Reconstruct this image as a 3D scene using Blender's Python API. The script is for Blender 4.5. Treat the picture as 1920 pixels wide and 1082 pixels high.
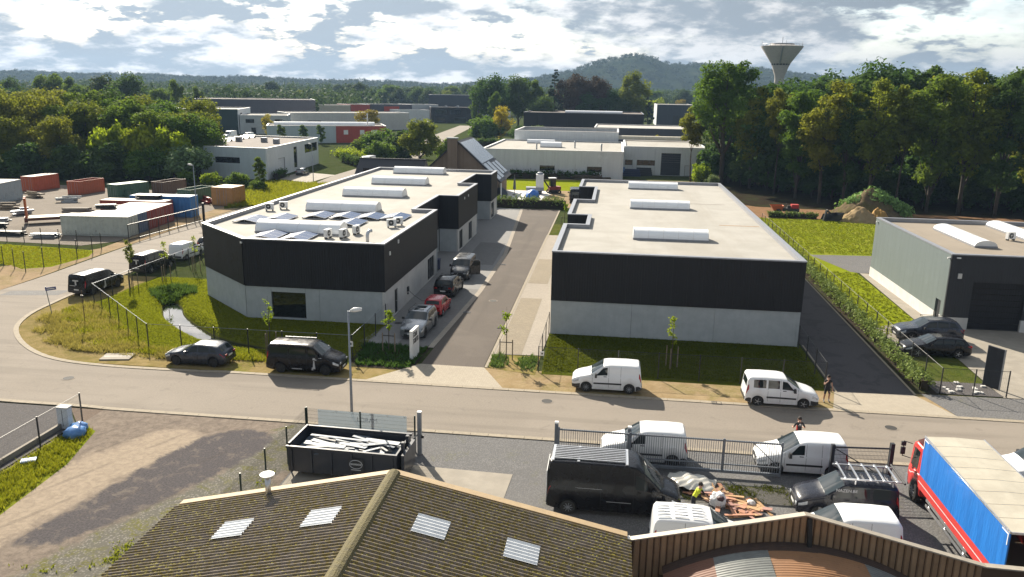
import bpy, bmesh, math, random
import numpy as np
from mathutils import Vector, Matrix
from mathutils.geometry import tessellate_polygon

for o in list(bpy.data.objects):
    bpy.data.objects.remove(o)
SC = bpy.context.scene
COL = SC.collection
R = math.radians

# ------------------------------------------------------------------ camera
cam_data = bpy.data.cameras.new('camera')
cam = bpy.data.objects.new('camera', cam_data)
COL.objects.link(cam)
PITCH, ROLL, YAW = R(14.0), R(0.951), R(7.185)
fw0 = Vector((-math.sin(YAW), math.cos(YAW), 0)); rt0 = Vector((math.cos(YAW), math.sin(YAW), 0)); up0 = Vector((0, 0, 1))
fw = fw0 * math.cos(PITCH) - up0 * math.sin(PITCH)
up1 = fw0 * math.sin(PITCH) + up0 * math.cos(PITCH)
crt = rt0 * math.cos(ROLL) + up1 * math.sin(ROLL)
cup = -rt0 * math.sin(ROLL) + up1 * math.cos(ROLL)
cam.matrix_world = Matrix(((crt.x, cup.x, -fw.x, 0), (crt.y, cup.y, -fw.y, 0), (crt.z, cup.z, -fw.z, 18.6), (0, 0, 0, 1)))
cam_data.sensor_width = 36.0
cam_data.lens = 36.0 * 1493.0 / 1920.0
cam_data.clip_start = 0.5
cam_data.clip_end = 20000.0
SC.camera = cam

# ------------------------------------------------------------------ world and sun
SUN_DIR = Vector((-0.535 * math.cos(R(31.3)), 0.845 * math.cos(R(31.3)), math.sin(R(31.3)))).normalized()   # towards the sun
world = bpy.data.worlds.new('World'); SC.world = world; world.use_nodes = True
wn, wl = world.node_tree.nodes, world.node_tree.links
wn.clear()
def wnode(t, **k):
    n = wn.new(t)
    for a, b in k.items(): setattr(n, a, b)
    return n
def wmath(op, a, b=None, clamp=False):
    n = wnode('ShaderNodeMath', operation=op, use_clamp=clamp)
    for i, v in enumerate((a, b)):
        if v is None: continue
        if isinstance(v, (int, float)): n.inputs[i].default_value = v
        else: wl.new(v, n.inputs[i])
    return n.outputs[0]
tc = wnode('ShaderNodeTexCoord')
sep = wnode('ShaderNodeSeparateXYZ'); wl.new(tc.outputs['Generated'], sep.inputs[0])
sky = wnode('ShaderNodeTexSky', sky_type='NISHITA', sun_disc=False)
sky.sun_elevation = R(31.3); sky.sun_rotation = math.atan2(SUN_DIR.x, SUN_DIR.y)
sky.air_density = 1.0; sky.dust_density = 1.5; sky.ozone_density = 1.0
zp = wmath('MAXIMUM', sep.outputs['Z'], 0.0)
den = wmath('ADD', zp, 0.34)
cu = wmath('DIVIDE', sep.outputs['X'], den); cv = wmath('DIVIDE', sep.outputs['Y'], den)
comb = wnode('ShaderNodeCombineXYZ'); wl.new(cu, comb.inputs[0]); wl.new(cv, comb.inputs[1]); wl.new(wmath('MULTIPLY', zp, 4.0), comb.inputs[2])
def wnoise(scale, detail, rough, dist=0.0, off=0.0):
    mp = wnode('ShaderNodeMapping'); wl.new(comb.outputs[0], mp.inputs[0]); mp.inputs['Location'].default_value = (off, off * 0.7, off * 0.3)
    n = wnode('ShaderNodeTexNoise'); n.inputs['Scale'].default_value = scale; n.inputs['Detail'].default_value = detail
    n.inputs['Roughness'].default_value = rough; n.inputs['Distortion'].default_value = dist
    wl.new(mp.outputs[0], n.inputs['Vector'])
    return n.outputs[0]
def wramp(v, a, b, smooth=True):
    n = wnode('ShaderNodeMapRange', interpolation_type='SMOOTHSTEP' if smooth else 'LINEAR')
    wl.new(v, n.inputs[0]); n.inputs[1].default_value = a; n.inputs[2].default_value = b
    return n.outputs[0]
dotn = wnode('ShaderNodeVectorMath', operation='DOT_PRODUCT'); wl.new(tc.outputs['Generated'], dotn.inputs[0]); dotn.inputs[1].default_value = SUN_DIR
dsun = wmath('MAXIMUM', dotn.outputs['Value'], 0.0)
glow = wmath('POWER', dsun, 3.5)                       # forward scattering in thin cloud round the sun
puffs = wmath('ADD', wmath('MULTIPLY', wnoise(4.2, 8.0, 0.56, 0.0, 1.7), 0.62), wmath('MULTIPLY', wnoise(12.0, 7.0, 0.60, 0.0, 9.4), 0.38))
dens = wramp(puffs, 0.41, 0.55)                      # grey cloud bodies with soft bright rims
cover = wmath('MAXIMUM', wramp(wnoise(1.3, 6.0, 0.55, 0.0, 5.2), 0.36, 0.52), wramp(zp, 0.10, 0.02))   # veil thickens towards the horizon
white = wmath('ADD', wmath('MULTIPLY', glow, 4.0), 2.8)
grey = wmath('ADD', wmath('MULTIPLY', glow, 2.1), 1.4)
mixl = wnode('ShaderNodeMix', data_type='RGBA'); wl.new(dens, mixl.inputs[0])
cw = wnode('ShaderNodeMix', data_type='RGBA', blend_type='MULTIPLY'); cw.inputs[0].default_value = 1.0
cw.inputs[6].default_value = (1.0, 1.0, 1.0, 1); wl.new(white, cw.inputs[7])
cg = wnode('ShaderNodeMix', data_type='RGBA', blend_type='MULTIPLY'); cg.inputs[0].default_value = 1.0
cg.inputs[6].default_value = (0.78, 0.91, 1.04, 1); wl.new(grey, cg.inputs[7])
wl.new(cw.outputs[2], mixl.inputs[6]); wl.new(cg.outputs[2], mixl.inputs[7])
skm = wnode('ShaderNodeMix', data_type='RGBA')
covf = wmath('MAXIMUM', cover, dens)
wl.new(covf, skm.inputs[0]); wl.new(sky.outputs[0], skm.inputs[6]); wl.new(mixl.outputs[2], skm.inputs[7])
bg = wnode('ShaderNodeBackground'); bg.inputs['Strength'].default_value = 0.10
wl.new(skm.outputs[2], bg.inputs['Color'])
wo = wnode('ShaderNodeOutputWorld'); wl.new(bg.outputs[0], wo.inputs['Surface'])

sun_data = bpy.data.lights.new('sun', 'SUN'); sun_data.energy = 5.0; sun_data.angle = R(0.55); sun_data.color = (1.0, 0.905, 0.755)
sun = bpy.data.objects.new('sun', sun_data); COL.objects.link(sun)
sun.rotation_euler = SUN_DIR.to_track_quat('Z', 'Y').to_euler()
sun.location = (0, 0, 80)

SC.view_settings.view_transform = 'Standard'; SC.view_settings.look = 'None'
SC.view_settings.gamma = 1.0; SC.view_settings.exposure = 1.24; SC.view_settings.use_curve_mapping = False
SC.cycles.max_bounces = 6; SC.cycles.diffuse_bounces = 3; SC.cycles.glossy_bounces = 3
SC.cycles.transmission_bounces = 4; SC.cycles.transparent_max_bounces = 8; SC.cycles.volume_bounces = 0
SC.cycles.use_denoising = True; SC.cycles.caustics_reflective = False; SC.cycles.caustics_refractive = False

# ------------------------------------------------------------------ mesh helpers
def tag(o, label=None, cat=None, group=None, kind=None):
    if label: o['label'] = label
    if cat: o['category'] = cat
    if group: o['group'] = group
    if kind: o['kind'] = kind
    return o

def link(name, mesh, parent=None, loc=(0, 0, 0), rz=0.0, scale=None):
    o = bpy.data.objects.new(name, mesh); COL.objects.link(o)
    if parent is not None: o.parent = parent
    o.location = loc
    if isinstance(rz, (int, float)): o.rotation_euler = (0, 0, rz)
    else: o.rotation_euler = rz
    if scale is not None: o.scale = scale
    return o

def empty(name, label=None, cat=None, loc=(0, 0, 0), rz=0.0, group=None, kind=None):
    o = link(name, None, None, loc, rz); o.empty_display_size = 0.3
    return tag(o, label, cat, group, kind)

class MB:
    """collects geometry of ONE mesh"""
    def __init__(s): s.v = []; s.f = []; s.m = []
    def add(s, vs, fs, mi=0):
        b = len(s.v); s.v.extend([tuple(p) for p in vs]); s.f.extend([tuple(b + i for i in f) for f in fs]); s.m.extend([mi] * len(fs)); return s
    def box(s, c, d, rz=0.0, mi=0, taper=1.0):
        hx, hy, hz = d[0] / 2, d[1] / 2, d[2] / 2; ca, sa = math.cos(rz), math.sin(rz); vs = []
        for z in (-hz, hz):
            t = taper if z > 0 else 1.0
            for x, y in ((-hx, -hy), (hx, -hy), (hx, hy), (-hx, hy)):
                x *= t; y *= t
                vs.append((c[0] + x * ca - y * sa, c[1] + x * sa + y * ca, c[2] + z))
        return s.add(vs, [(3, 2, 1, 0), (4, 5, 6, 7), (0, 1, 5, 4), (1, 2, 6, 5), (2, 3, 7, 6), (3, 0, 4, 7)], mi)
    def b2(s, x0, y0, z0, x1, y1, z1, mi=0):
        return s.box(((x0 + x1) / 2, (y0 + y1) / 2, (z0 + z1) / 2), (abs(x1 - x0), abs(y1 - y0), abs(z1 - z0)), 0, mi)
    def bar(s, p0, p1, w, h=None, mi=0):
        p0, p1 = Vector(p0), Vector(p1); d = p1 - p0; L = d.length
        if L < 1e-6: return s
        d /= L; h = h or w
        u = d.cross(Vector((0, 0, 1)));  u = u.normalized() if u.length > 1e-4 else Vector((1, 0, 0)); n = u.cross(d)
        vs = [p + u * a * w / 2 + n * b * h / 2 for p in (p0, p1) for a, b in ((-1, -1), (1, -1), (1, 1), (-1, 1))]
        return s.add(vs, [(0, 1, 2, 3), (7, 6, 5, 4), (4, 5, 1, 0), (5, 6, 2, 1), (6, 7, 3, 2), (7, 4, 0, 3)], mi)
    def tube(s, pts, rad, n=8, mi=0, cap=True):
        pts = [Vector(p) for p in pts]
        if isinstance(rad, (int, float)): rad = [rad] * len(pts)
        rings = []; base = len(s.v)
        for i, p in enumerate(pts):
            d = (pts[min(i + 1, len(pts) - 1)] - pts[max(i - 1, 0)]).normalized()
            u = d.cross(Vector((0, 0, 1))); u = u.normalized() if u.length > 1e-3 else Vector((1, 0, 0)); w = u.cross(d)
            rings.append([p + (u * math.cos(2 * math.pi * k / n) + w * math.sin(2 * math.pi * k / n)) * rad[i] for k in range(n)])
        vs = [p for r in rings for p in r]; fs = []
        for i in range(len(pts) - 1):
            for k in range(n):
                a, b = i * n + k, i * n + (k + 1) % n
                fs.append((a, a + n, b + n, b))
        if cap: fs.append(tuple(range(n))); fs.append(tuple((len(pts) - 1) * n + k for k in range(n - 1, -1, -1)))
        return s.add(vs, fs, mi)
    def lathe(s, prof, n=16, c=(0, 0, 0), mi=0, axis='Z'):
        vs = []; fs = []
        for r, z in prof:
            for k in range(n):
                a = 2 * math.pi * k / n
                x, y = r * math.cos(a), r * math.sin(a)
                vs.append((c[0] + x, c[1] + y, c[2] + z) if axis == 'Z' else (c[0] + x, c[1] + z, c[2] + y))
        for i in range(len(prof) - 1):
            for k in range(n):
                a, b = i * n + k, i * n + (k + 1) % n
                fs.append((a, b, b + n, a + n))
        fs.append(tuple(range(n - 1, -1, -1))); fs.append(tuple((len(prof) - 1) * n + k for k in range(n)))
        return s.add(vs, fs, mi)
    def prism(s, poly, z0, z1, mi=0):
        n = len(poly)
        a = sum(poly[i][0] * poly[(i + 1) % n][1] - poly[(i + 1) % n][0] * poly[i][1] for i in range(n))
        if a < 0: poly = poly[::-1]
        tri = tessellate_polygon([[Vector((p[0], p[1], 0)) for p in poly]])
        vs = [(p[0], p[1], z0) for p in poly] + [(p[0], p[1], z1) for p in poly]; fs = []
        for t in tri:
            t = list(t); q = [poly[i] for i in t]
            ar = (q[1][0] - q[0][0]) * (q[2][1] - q[0][1]) - (q[2][0] - q[0][0]) * (q[1][1] - q[0][1])
            if ar < 0: t = t[::-1]
            fs.append(tuple(t[::-1])); fs.append(tuple(i + n for i in t))
        for i in range(n): fs.append((i, (i + 1) % n, n + (i + 1) % n, n + i))
        return s.add(vs, fs, mi)
    def extrude(s, prof, axis, a0, a1, mi=0):
        """profile of (u,z) swept along an axis: axis 'X' -> u is y ; axis 'Y' -> u is x"""
        n = len(prof); vs = []
        for a in (a0, a1):
            for u, z in prof: vs.append((a, u, z) if axis == 'X' else (u, a, z))
        fs = [(i, (i + 1) % n, n + (i + 1) % n, n + i) for i in range(n)]
        fs += [tuple(range(n - 1, -1, -1)), tuple(range(n, 2 * n))]
        return s.add(vs, fs, mi)
    def mesh(s, name, mats, smooth=False, angle=None):
        me = bpy.data.meshes.new(name); me.from_pydata(s.v, [], s.f)
        for m in (mats if isinstance(mats, (list, tuple)) else [mats]): me.materials.append(m)
        if any(s.m): me.polygons.foreach_set('material_index', s.m)
        if smooth or angle:
            me.polygons.foreach_set('use_smooth', [True] * len(me.polygons))
            if angle: me.set_sharp_from_angle(angle=R(angle))
        me.update(); return me
    def build(s, name, mats, parent=None, loc=(0, 0, 0), rz=0.0, smooth=False, angle=None):
        return link(name, s.mesh(name, mats, smooth, angle), parent, loc, rz)

def np_mesh(name, verts, faces, mat, attr=None, smooth=False):
    """verts (N,3) array, faces (M,k) array of equal sized polygons"""
    verts = np.asarray(verts, np.float32); faces = np.asarray(faces, np.int32); k = faces.shape[1]
    me = bpy.data.meshes.new(name)
    me.vertices.add(len(verts)); me.vertices.foreach_set('co', verts.ravel())
    me.loops.add(faces.size); me.loops.foreach_set('vertex_index', faces.ravel())
    me.polygons.add(len(faces)); me.polygons.foreach_set('loop_start', np.arange(0, faces.size, k, dtype=np.int32))
    me.polygons.foreach_set('loop_total', np.full(len(faces), k, np.int32))
    if smooth: me.polygons.foreach_set('use_smooth', np.ones(len(faces), bool))
    for m in (mat if isinstance(mat, (list, tuple)) else [mat]): me.materials.append(m)
    if attr is not None:
        for an, av in attr.items():
            a = me.attributes.new(an, 'FLOAT', 'POINT'); a.data.foreach_set('value', np.asarray(av, np.float32))
    me.update(calc_edges=True); me.validate()
    return me

def copy_tree(o, parent=None):
    c = o.copy(); COL.objects.link(c)
    if parent is not None: c.parent = parent
    for ch in list(o.children): copy_tree(ch, c)
    return c

_unit = None
def unit_cube(mat):
    key = 'unit_' + mat.name
    me = bpy.data.meshes.get(key)
    if me is None:
        me = MB().box((0, 0, 0), (1, 1, 1)).mesh(key, mat)
    return me
def piece(name, parent, mat, c, d, rz=0.0):
    """a small box piece that shares one mesh with all pieces of its material"""
    return link(name, unit_cube(mat), parent, c, rz, d)
def piece2(name, parent, mat, x0, y0, z0, x1, y1, z1):
    return piece(name, parent, mat, ((x0 + x1) / 2, (y0 + y1) / 2, (z0 + z1) / 2), (abs(x1 - x0), abs(y1 - y0), abs(z1 - z0)))
# ------------------------------------------------------------------ materials
class NT:
    def __init__(s, name):
        s.mat = bpy.data.materials.new(name); s.mat.use_nodes = True
        s.n, s.l = s.mat.node_tree.nodes, s.mat.node_tree.links
        s.n.clear(); s.out = s.n.new('ShaderNodeOutputMaterial')
        s.p = s.n.new('ShaderNodeBsdfPrincipled'); s.l.new(s.p.outputs[0], s.out.inputs['Surface'])
        s._pos = None
    def node(s, t, **k):
        n = s.n.new(t)
        for a, b in k.items(): setattr(n, a, b)
        return n
    def set(s, sock, v):
        if hasattr(v, 'is_linked') or hasattr(v, 'links'): s.l.new(v, sock)
        elif isinstance(v, (tuple, list)): sock.default_value = tuple(v) + ((1,) if len(v) == 3 and len(sock.default_value) == 4 else ())
        else: sock.default_value = v
    def pos(s, obj=False):
        if obj: return s.node('ShaderNodeTexCoord').outputs['Object']
        if s._pos is None: s._pos = s.node('ShaderNodeNewGeometry').outputs['Position']
        return s._pos
    def mapping(s, v, scale=(1, 1, 1), rot=(0, 0, 0), loc=(0, 0, 0)):
        m = s.node('ShaderNodeMapping'); s.l.new(v, m.inputs[0]); m.inputs['Scale'].default_value = scale; m.inputs['Rotation'].default_value = rot; m.inputs['Location'].default_value = loc
        return m.outputs[0]
    def noise(s, v, scale, detail=4.0, rough=0.55, dist=0.0):
        n = s.node('ShaderNodeTexNoise'); s.l.new(v, n.inputs['Vector'])
        n.inputs['Scale'].default_value = scale; n.inputs['Detail'].default_value = detail; n.inputs['Roughness'].default_value = rough; n.inputs['Distortion'].default_value = dist
        return n.outputs[0]
    def ramp(s, v, a, b, lo=0.0, hi=1.0, smooth=True):
        n = s.node('ShaderNodeMapRange', interpolation_type='SMOOTHSTEP' if smooth else 'LINEAR')
        s.l.new(v, n.inputs[0]); n.inputs[1].default_value = a; n.inputs[2].default_value = b; n.inputs[3].default_value = lo; n.inputs[4].default_value = hi
        return n.outputs[0]
    def mix(s, f, a, b, mode='MIX'):
        n = s.node('ShaderNodeMix', data_type='RGBA', blend_type=mode); s.set(n.inputs[0], f); s.set(n.inputs[6], a); s.set(n.inputs[7], b); return n.outputs[2]
    def math(s, op, a, b=0.0, clamp=False):
        n = s.node('ShaderNodeMath', operation=op, use_clamp=clamp); s.set(n.inputs[0], a); s.set(n.inputs[1], b); return n.outputs[0]
    def bump(s, h, strength=0.3, dist=0.02):
        b = s.node('ShaderNodeBump'); b.inputs['Strength'].default_value = strength; b.inputs['Distance'].default_value = dist
        s.l.new(h, b.inputs['Height']); s.l.new(b.outputs[0], s.p.inputs['Normal'])
    def attr(s, name): return s.node('ShaderNodeAttribute', attribute_name=name).outputs['Fac']
    def xyz(s, v):
        n = s.node('ShaderNodeSeparateXYZ'); s.l.new(v, n.inputs[0]); return n.outputs
    def fin(s, col, rough=0.7, metal=0.0, spec=None, coat=0.0):
        s.set(s.p.inputs['Base Color'], col); s.set(s.p.inputs['Roughness'], rough); s.p.inputs['Metallic'].default_value = metal
        if spec is not None: s.p.inputs['Specular IOR Level'].default_value = spec
        if coat: s.p.inputs['Coat Weight'].default_value = coat; s.p.inputs['Coat Roughness'].default_value = 0.06
        return s.mat

def M(name, c1, c2=None, scale=2.0, rough=0.7, metal=0.0, big=0.25, bigscale=0.25, bump=0.0, bscale=30.0, bdist=0.01, obj=False, stretch=None, spec=None, coat=0.0, streak=0.0):
    """plain surface: two tones mixed by noise, a large scale weathering, optional fine relief"""
    t = NT(name); v = t.pos(obj)
    if stretch: v = t.mapping(v, stretch)
    c2 = c2 or tuple(x * 0.82 for x in c1)
    c = t.mix(t.ramp(t.noise(v, scale, 6, 0.65), 0.32, 0.68), c1, c2)
    if big: c = t.mix(t.ramp(t.noise(v, bigscale, 3, 0.5), 0.3, 0.7, 0.0, big), c, tuple(x * 0.7 for x in c1))
    if streak:
        sv = t.mapping(t.pos(obj), (3.0, 3.0, 0.12))
        c = t.mix(t.ramp(t.noise(sv, 2.0, 4, 0.6), 0.5, 0.78, 0.0, streak), c, tuple(x * 0.45 for x in c1))
    if bump: t.bump(t.noise(v, bscale, 4, 0.6), bump, bdist)
    return t.fin(c, rough, metal, spec, coat)

def paint(name, c, rough=0.28, metal=0.0, coat=0.35, dirt=0.25, spec=0.5):
    t = NT(name); v = t.pos(True)
    z = t.xyz(v)[2]
    col = t.mix(t.ramp(t.noise(v, 3.0, 5, 0.6), 0.35, 0.75, 0.0, 0.10), c, tuple(x * 0.75 for x in c))
    d = t.math('MULTIPLY', t.ramp(z, 0.95, 0.25, 0.0, dirt), t.ramp(t.noise(v, 6.0, 5, 0.6), 0.25, 0.7))
    col = t.mix(d, col, (0.14, 0.12, 0.10))
    return t.fin(col, t.ramp(t.noise(v, 2.0, 4), 0.3, 0.7, rough, rough + 0.12), metal, spec, coat)

MT = {}
MT['asphalt'] = None
def road_mat():
    t = NT('road_asphalt'); v = t.pos()
    c = t.mix(t.ramp(t.noise(v, 9.0, 6, 0.7), 0.3, 0.7), (0.235, 0.205, 0.172), (0.198, 0.173, 0.145))
    c = t.mix(t.ramp(t.noise(v, 0.16, 4, 0.55, 0.6), 0.42, 0.7, 0.0, 0.45), c, (0.262, 0.230, 0.194))
    c = t.mix(t.ramp(t.noise(t.mapping(v, (0.06, 0.8, 1)), 1.0, 3, 0.5), 0.46, 0.68, 0.0, 0.55), c, (0.158, 0.138, 0.116))
    c = t.mix(t.ramp(t.noise(v, 0.9, 5, 0.7, 1.0), 0.58, 0.68, 0.0, 0.35), c, (0.138, 0.12, 0.102))
    c = t.mix(t.ramp(t.noise(v, 60.0, 2, 0.5), 0.62, 0.75, 0.0, 0.35), c, (0.26, 0.225, 0.185))
    t.bump(t.noise(v, 45, 3, 0.6), 0.35, 0.012)
    return t.fin(c, 0.9, spec=0.12)
MT['road'] = road_mat()
def drive_mat():
    t = NT('driveway_asphalt'); v = t.pos()
    c = t.mix(t.ramp(t.noise(v, 14.0, 6, 0.7), 0.3, 0.7), (0.118, 0.100, 0.086), (0.088, 0.075, 0.065))
    c = t.mix(t.ramp(t.noise(v, 0.35, 4, 0.6, 0.5), 0.45, 0.7, 0.0, 0.5), c, (0.135, 0.115, 0.098))
    c = t.mix(t.ramp(t.noise(t.mapping(v, (0.8, 0.06, 1)), 1.0, 3, 0.5), 0.5, 0.75, 0.0, 0.4), c, (0.07, 0.06, 0.053))
    t.bump(t.noise(v, 60, 3, 0.6), 0.3, 0.01)
    return t.fin(c, 0.9, spec=0.12)
MT['drive'] = drive_mat()
def drive_dark():
    t = NT('side_drive_asphalt'); v = t.pos()
    c = t.mix(t.ramp(t.noise(v, 14.0, 6, 0.7), 0.3, 0.7), (0.085, 0.078, 0.080), (0.055, 0.051, 0.053))
    c = t.mix(t.ramp(t.noise(v, 0.5, 5, 0.65, 0.8), 0.52, 0.6, 0.0, 0.6), c, (0.045, 0.042, 0.045))
    t.bump(t.noise(v, 60, 3, 0.6), 0.3, 0.01)
    return t.fin(c, 0.85, spec=0.15)
MT['drive_dark'] = drive_dark()
def paving(name, c1, c2, mortar, bw=0.22, bh=0.11, rot=0.0, tint=0.3):
    t = NT(name); v = t.mapping(t.pos(), (1, 1, 1), (0, 0, rot))
    b = t.node('ShaderNodeTexBrick'); t.l.new(v, b.inputs['Vector'])
    for k, val in (('Color1', c1 + (1,)), ('Color2', c2 + (1,)), ('Mortar', mortar + (1,)), ('Scale', 1.0), ('Mortar Size', 0.008), ('Mortar Smooth', 0.3), ('Brick Width', bw), ('Row Height', bh), ('Bias', 0.0)):
        b.inputs[k].default_value = val
    c = t.mix(t.ramp(t.noise(t.pos(), 0.45, 5, 0.6, 0.4), 0.35, 0.7, 0.0, tint), b.outputs['Color'], tuple(x * 0.72 for x in c1))
    c = t.mix(t.ramp(t.noise(t.pos(), 8, 5, 0.7), 0.45, 0.7, 0.0, 0.25), c, c2)
    t.bump(b.outputs['Fac'], -0.4, 0.006)
    return t.fin(c, 0.9, spec=0.12)
MT['pave_light'] = paving('pale_block_paving', (0.35, 0.31, 0.26), (0.30, 0.265, 0.222), (0.18, 0.16, 0.14))
MT['pave_park'] = paving('open_joint_paving', (0.275, 0.232, 0.175), (0.23, 0.195, 0.148), (0.11, 0.10, 0.06), 0.24, 0.16, 0.0, 0.4)
MT['pave_grey'] = paving('grey_block_paving', (0.26, 0.255, 0.25), (0.22, 0.217, 0.215), (0.14, 0.138, 0.136))
MT['pave_dark'] = paving('dark_block_paving', (0.19, 0.185, 0.18), (0.155, 0.15, 0.148), (0.09, 0.09, 0.085), 0.24, 0.16)
MT['apron'] = paving('apron_block_paving', (0.385, 0.34, 0.27), (0.335, 0.295, 0.235), (0.23, 0.20, 0.165), 0.22, 0.11, R(45))
MT['kerb'] = M('kerb_concrete', (0.33, 0.285, 0.22), (0.265, 0.23, 0.18), 6.0, 0.85, big=0.3, bigscale=0.6, bump=0.2, spec=0.12)
MT['concrete_slab'] = M('slab_concrete', (0.31, 0.28, 0.235), (0.26, 0.235, 0.198), 1.2, 0.85, big=0.35, bigscale=0.3, bump=0.15, spec=0.12)
MT['concrete_pale'] = M('plinth_concrete', (0.60, 0.585, 0.56), (0.52, 0.51, 0.49), 1.0, 0.8, big=0.15, bump=0.1, streak=0.15)
MT['concrete_wall'] = M('wall_concrete', (0.42, 0.45, 0.465), (0.36, 0.39, 0.405), 1.3, 0.75, big=0.2, bigscale=0.35, bump=0.1, streak=0.14)  # grey concrete tinted blue: skylight on the shaded walls put into its colour
MT['concrete_warm'] = M('side_wall_concrete', (0.56, 0.55, 0.53), (0.50, 0.49, 0.47), 1.3, 0.75, big=0.15, bigscale=0.35, bump=0.1, streak=0.1)
def cladding(name, c, rib=9.0, rough=0.5, axis=None):
    t = NT(name); v = t.pos(); x = t.xyz(v)
    s = t.math('ADD', x[0], x[1])
    w = t.math('SINE', t.math('MULTIPLY', s, 2 * math.pi * rib))
    col = t.mix(t.ramp(t.noise(t.mapping(v, (2, 2, 0.15)), 1.2, 4, 0.6), 0.3, 0.75, 0.0, 0.35), c, tuple(k * 0.72 for k in c))
    col = t.mix(t.ramp(t.noise(v, 0.5, 5, 0.6), 0.55, 0.75, 0.0, 0.2), col, tuple(min(1, k * 1.5 + .01) for k in c))
    t.bump(w, 0.35, 0.012)
    return t.fin(col, rough, spec=0.22)
MT['black_clad'] = cladding('black_cladding', (0.020, 0.020, 0.023), 5.0, 0.55)
MT['green_clad'] = cladding('grey_green_cladding', (0.155, 0.185, 0.185), 5.0, 0.5)
MT['dark_clad'] = cladding('anthracite_cladding', (0.038, 0.040, 0.046), 5.0, 0.5)
MT['pale_clad'] = cladding('pale_cladding', (0.62, 0.645, 0.665), 3.0, 0.5)
MT['blue_clad'] = cladding('pale_blue_cladding', (0.48, 0.55, 0.58), 4.0, 0.6)
MT['navy_clad'] = cladding('navy_cladding', (0.045, 0.05, 0.065), 3.0, 0.5)
MT['purple_clad'] = cladding('slate_cladding', (0.085, 0.085, 0.105), 3.0, 0.5)
MT['teal_clad'] = cladding('dark_green_cladding', (0.02, 0.045, 0.045), 3.0, 0.5)
MT['red_clad'] = cladding('red_cladding', (0.40, 0.07, 0.05), 3.0, 0.5)
def roof_mat(name, c1, c2, stain):
    t = NT(name); v = t.pos()
    c = t.mix(t.ramp(t.noise(v, 0.3, 5, 0.6, 0.5), 0.35, 0.7), c1, c2)
    c = t.mix(t.ramp(t.noise(t.mapping(v, (0.25, 0.03, 1)), 1.0, 5, 0.65, 0.4), 0.48, 0.7, 0.0, 0.30), c, stain)
    lx = t.math('ABSOLUTE', t.math('SUBTRACT', t.math('FRACT', t.math('MULTIPLY', t.xyz(v)[0], 0.52)), 0.5))
    c = t.mix(t.ramp(lx, 0.488, 0.497, 0.0, 0.10), c, tuple(k * 0.7 for k in stain))
    c = t.mix(t.ramp(t.noise(v, 18, 4, 0.6), 0.45, 0.75, 0.0, 0.15), c, stain)
    t.bump(t.noise(v, 3.0, 5, 0.6), 0.1, 0.01)
    return t.fin(c, 0.85, spec=0.12)
MT['roof_pale'] = roof_mat('pale_roof_membrane', (0.36, 0.346, 0.318), (0.312, 0.30, 0.272), (0.235, 0.21, 0.172))
MT['roof_tan'] = roof_mat('tan_roof_membrane', (0.265, 0.228, 0.185), (0.235, 0.203, 0.165), (0.19, 0.16, 0.125))
MT['roof_white'] = roof_mat('white_roof_membrane', (0.42, 0.405, 0.38), (0.37, 0.355, 0.335), (0.28, 0.26, 0.225))
MT['roof_brown'] = roof_mat('brown_roof_membrane', (0.17, 0.145, 0.13), (0.14, 0.12, 0.11), (0.10, 0.085, 0.075))
MT['coping'] = M('coping_metal', (0.30, 0.315, 0.35), (0.26, 0.27, 0.30), 3, 0.4, 0.3, big=0.1)
MT['rust'] = M('rust_stain', (0.23, 0.13, 0.055), (0.32, 0.21, 0.11), 5, 0.8)
def glass(name, c, rough=0.04):
    t = NT(name); v = t.pos(True)
    t.fin(c, rough, 0.0, 0.5, 0.0); t.p.inputs['IOR'].default_value = 1.5
    return t.mat
MT['glass'] = glass('dark_window_glass', (0.010, 0.013, 0.016))
MT['car_glass'] = glass('vehicle_glass', (0.012, 0.018, 0.020), 0.03)
MT['screen_glass'] = glass('windscreen_glass', (0.022, 0.03, 0.034), 0.03)
def opal():
    t = NT('opal_rooflight'); v = t.pos()
    t.fin(t.mix(t.ramp(t.noise(v, 1.5, 4, 0.6), 0.4, 0.75, 0, 0.4), (0.86, 0.87, 0.88), (0.72, 0.73, 0.73)), 0.25)
    t.p.inputs['Transmission Weight'].default_value = 0.0
    t.p.inputs['Subsurface Weight'].default_value = 0.0
    return t.mat
MT['opal'] = opal()
MT['alu'] = M('aluminium', (0.62, 0.63, 0.65), (0.52, 0.53, 0.55), 6, 0.35, 0.8, big=0, obj=True)
MT['steel_grey'] = M('galvanised_steel', (0.30, 0.32, 0.35), (0.24, 0.26, 0.29), 8, 0.45, 0.5, big=0.1)
MT['gate_grey'] = M('gate_paint', (0.17, 0.19, 0.215), (0.14, 0.155, 0.18), 8, 0.45, 0.1, big=0.1)
MT['black_metal'] = M('black_fence_coating', (0.018, 0.019, 0.021), (0.028, 0.029, 0.03), 8, 0.45)
MT['green_metal'] = M('green_fence_coating', (0.012, 0.030, 0.022), (0.018, 0.04, 0.03), 8, 0.45)
MT['wire'] = M('fence_wire', (0.05, 0.055, 0.055), None, 8, 0.5, 0.2, big=0)
MT['white'] = M('white_paint', (0.78, 0.78, 0.77), (0.70, 0.70, 0.69), 3, 0.45, big=0.1, obj=True)
MT['black'] = M('black_plastic', (0.02, 0.02, 0.021), (0.03, 0.03, 0.031), 10, 0.5, big=0, obj=True)
MT['rubber'] = M('tyre_rubber', (0.018, 0.018, 0.018), (0.03, 0.028, 0.026), 14, 0.85, big=0, obj=True)
MT['timber'] = M('grey_timber', (0.24, 0.19, 0.13), (0.16, 0.125, 0.09), 6, 0.85, stretch=(6, 6, 0.6), obj=True)
MT['solar'] = None
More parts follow.
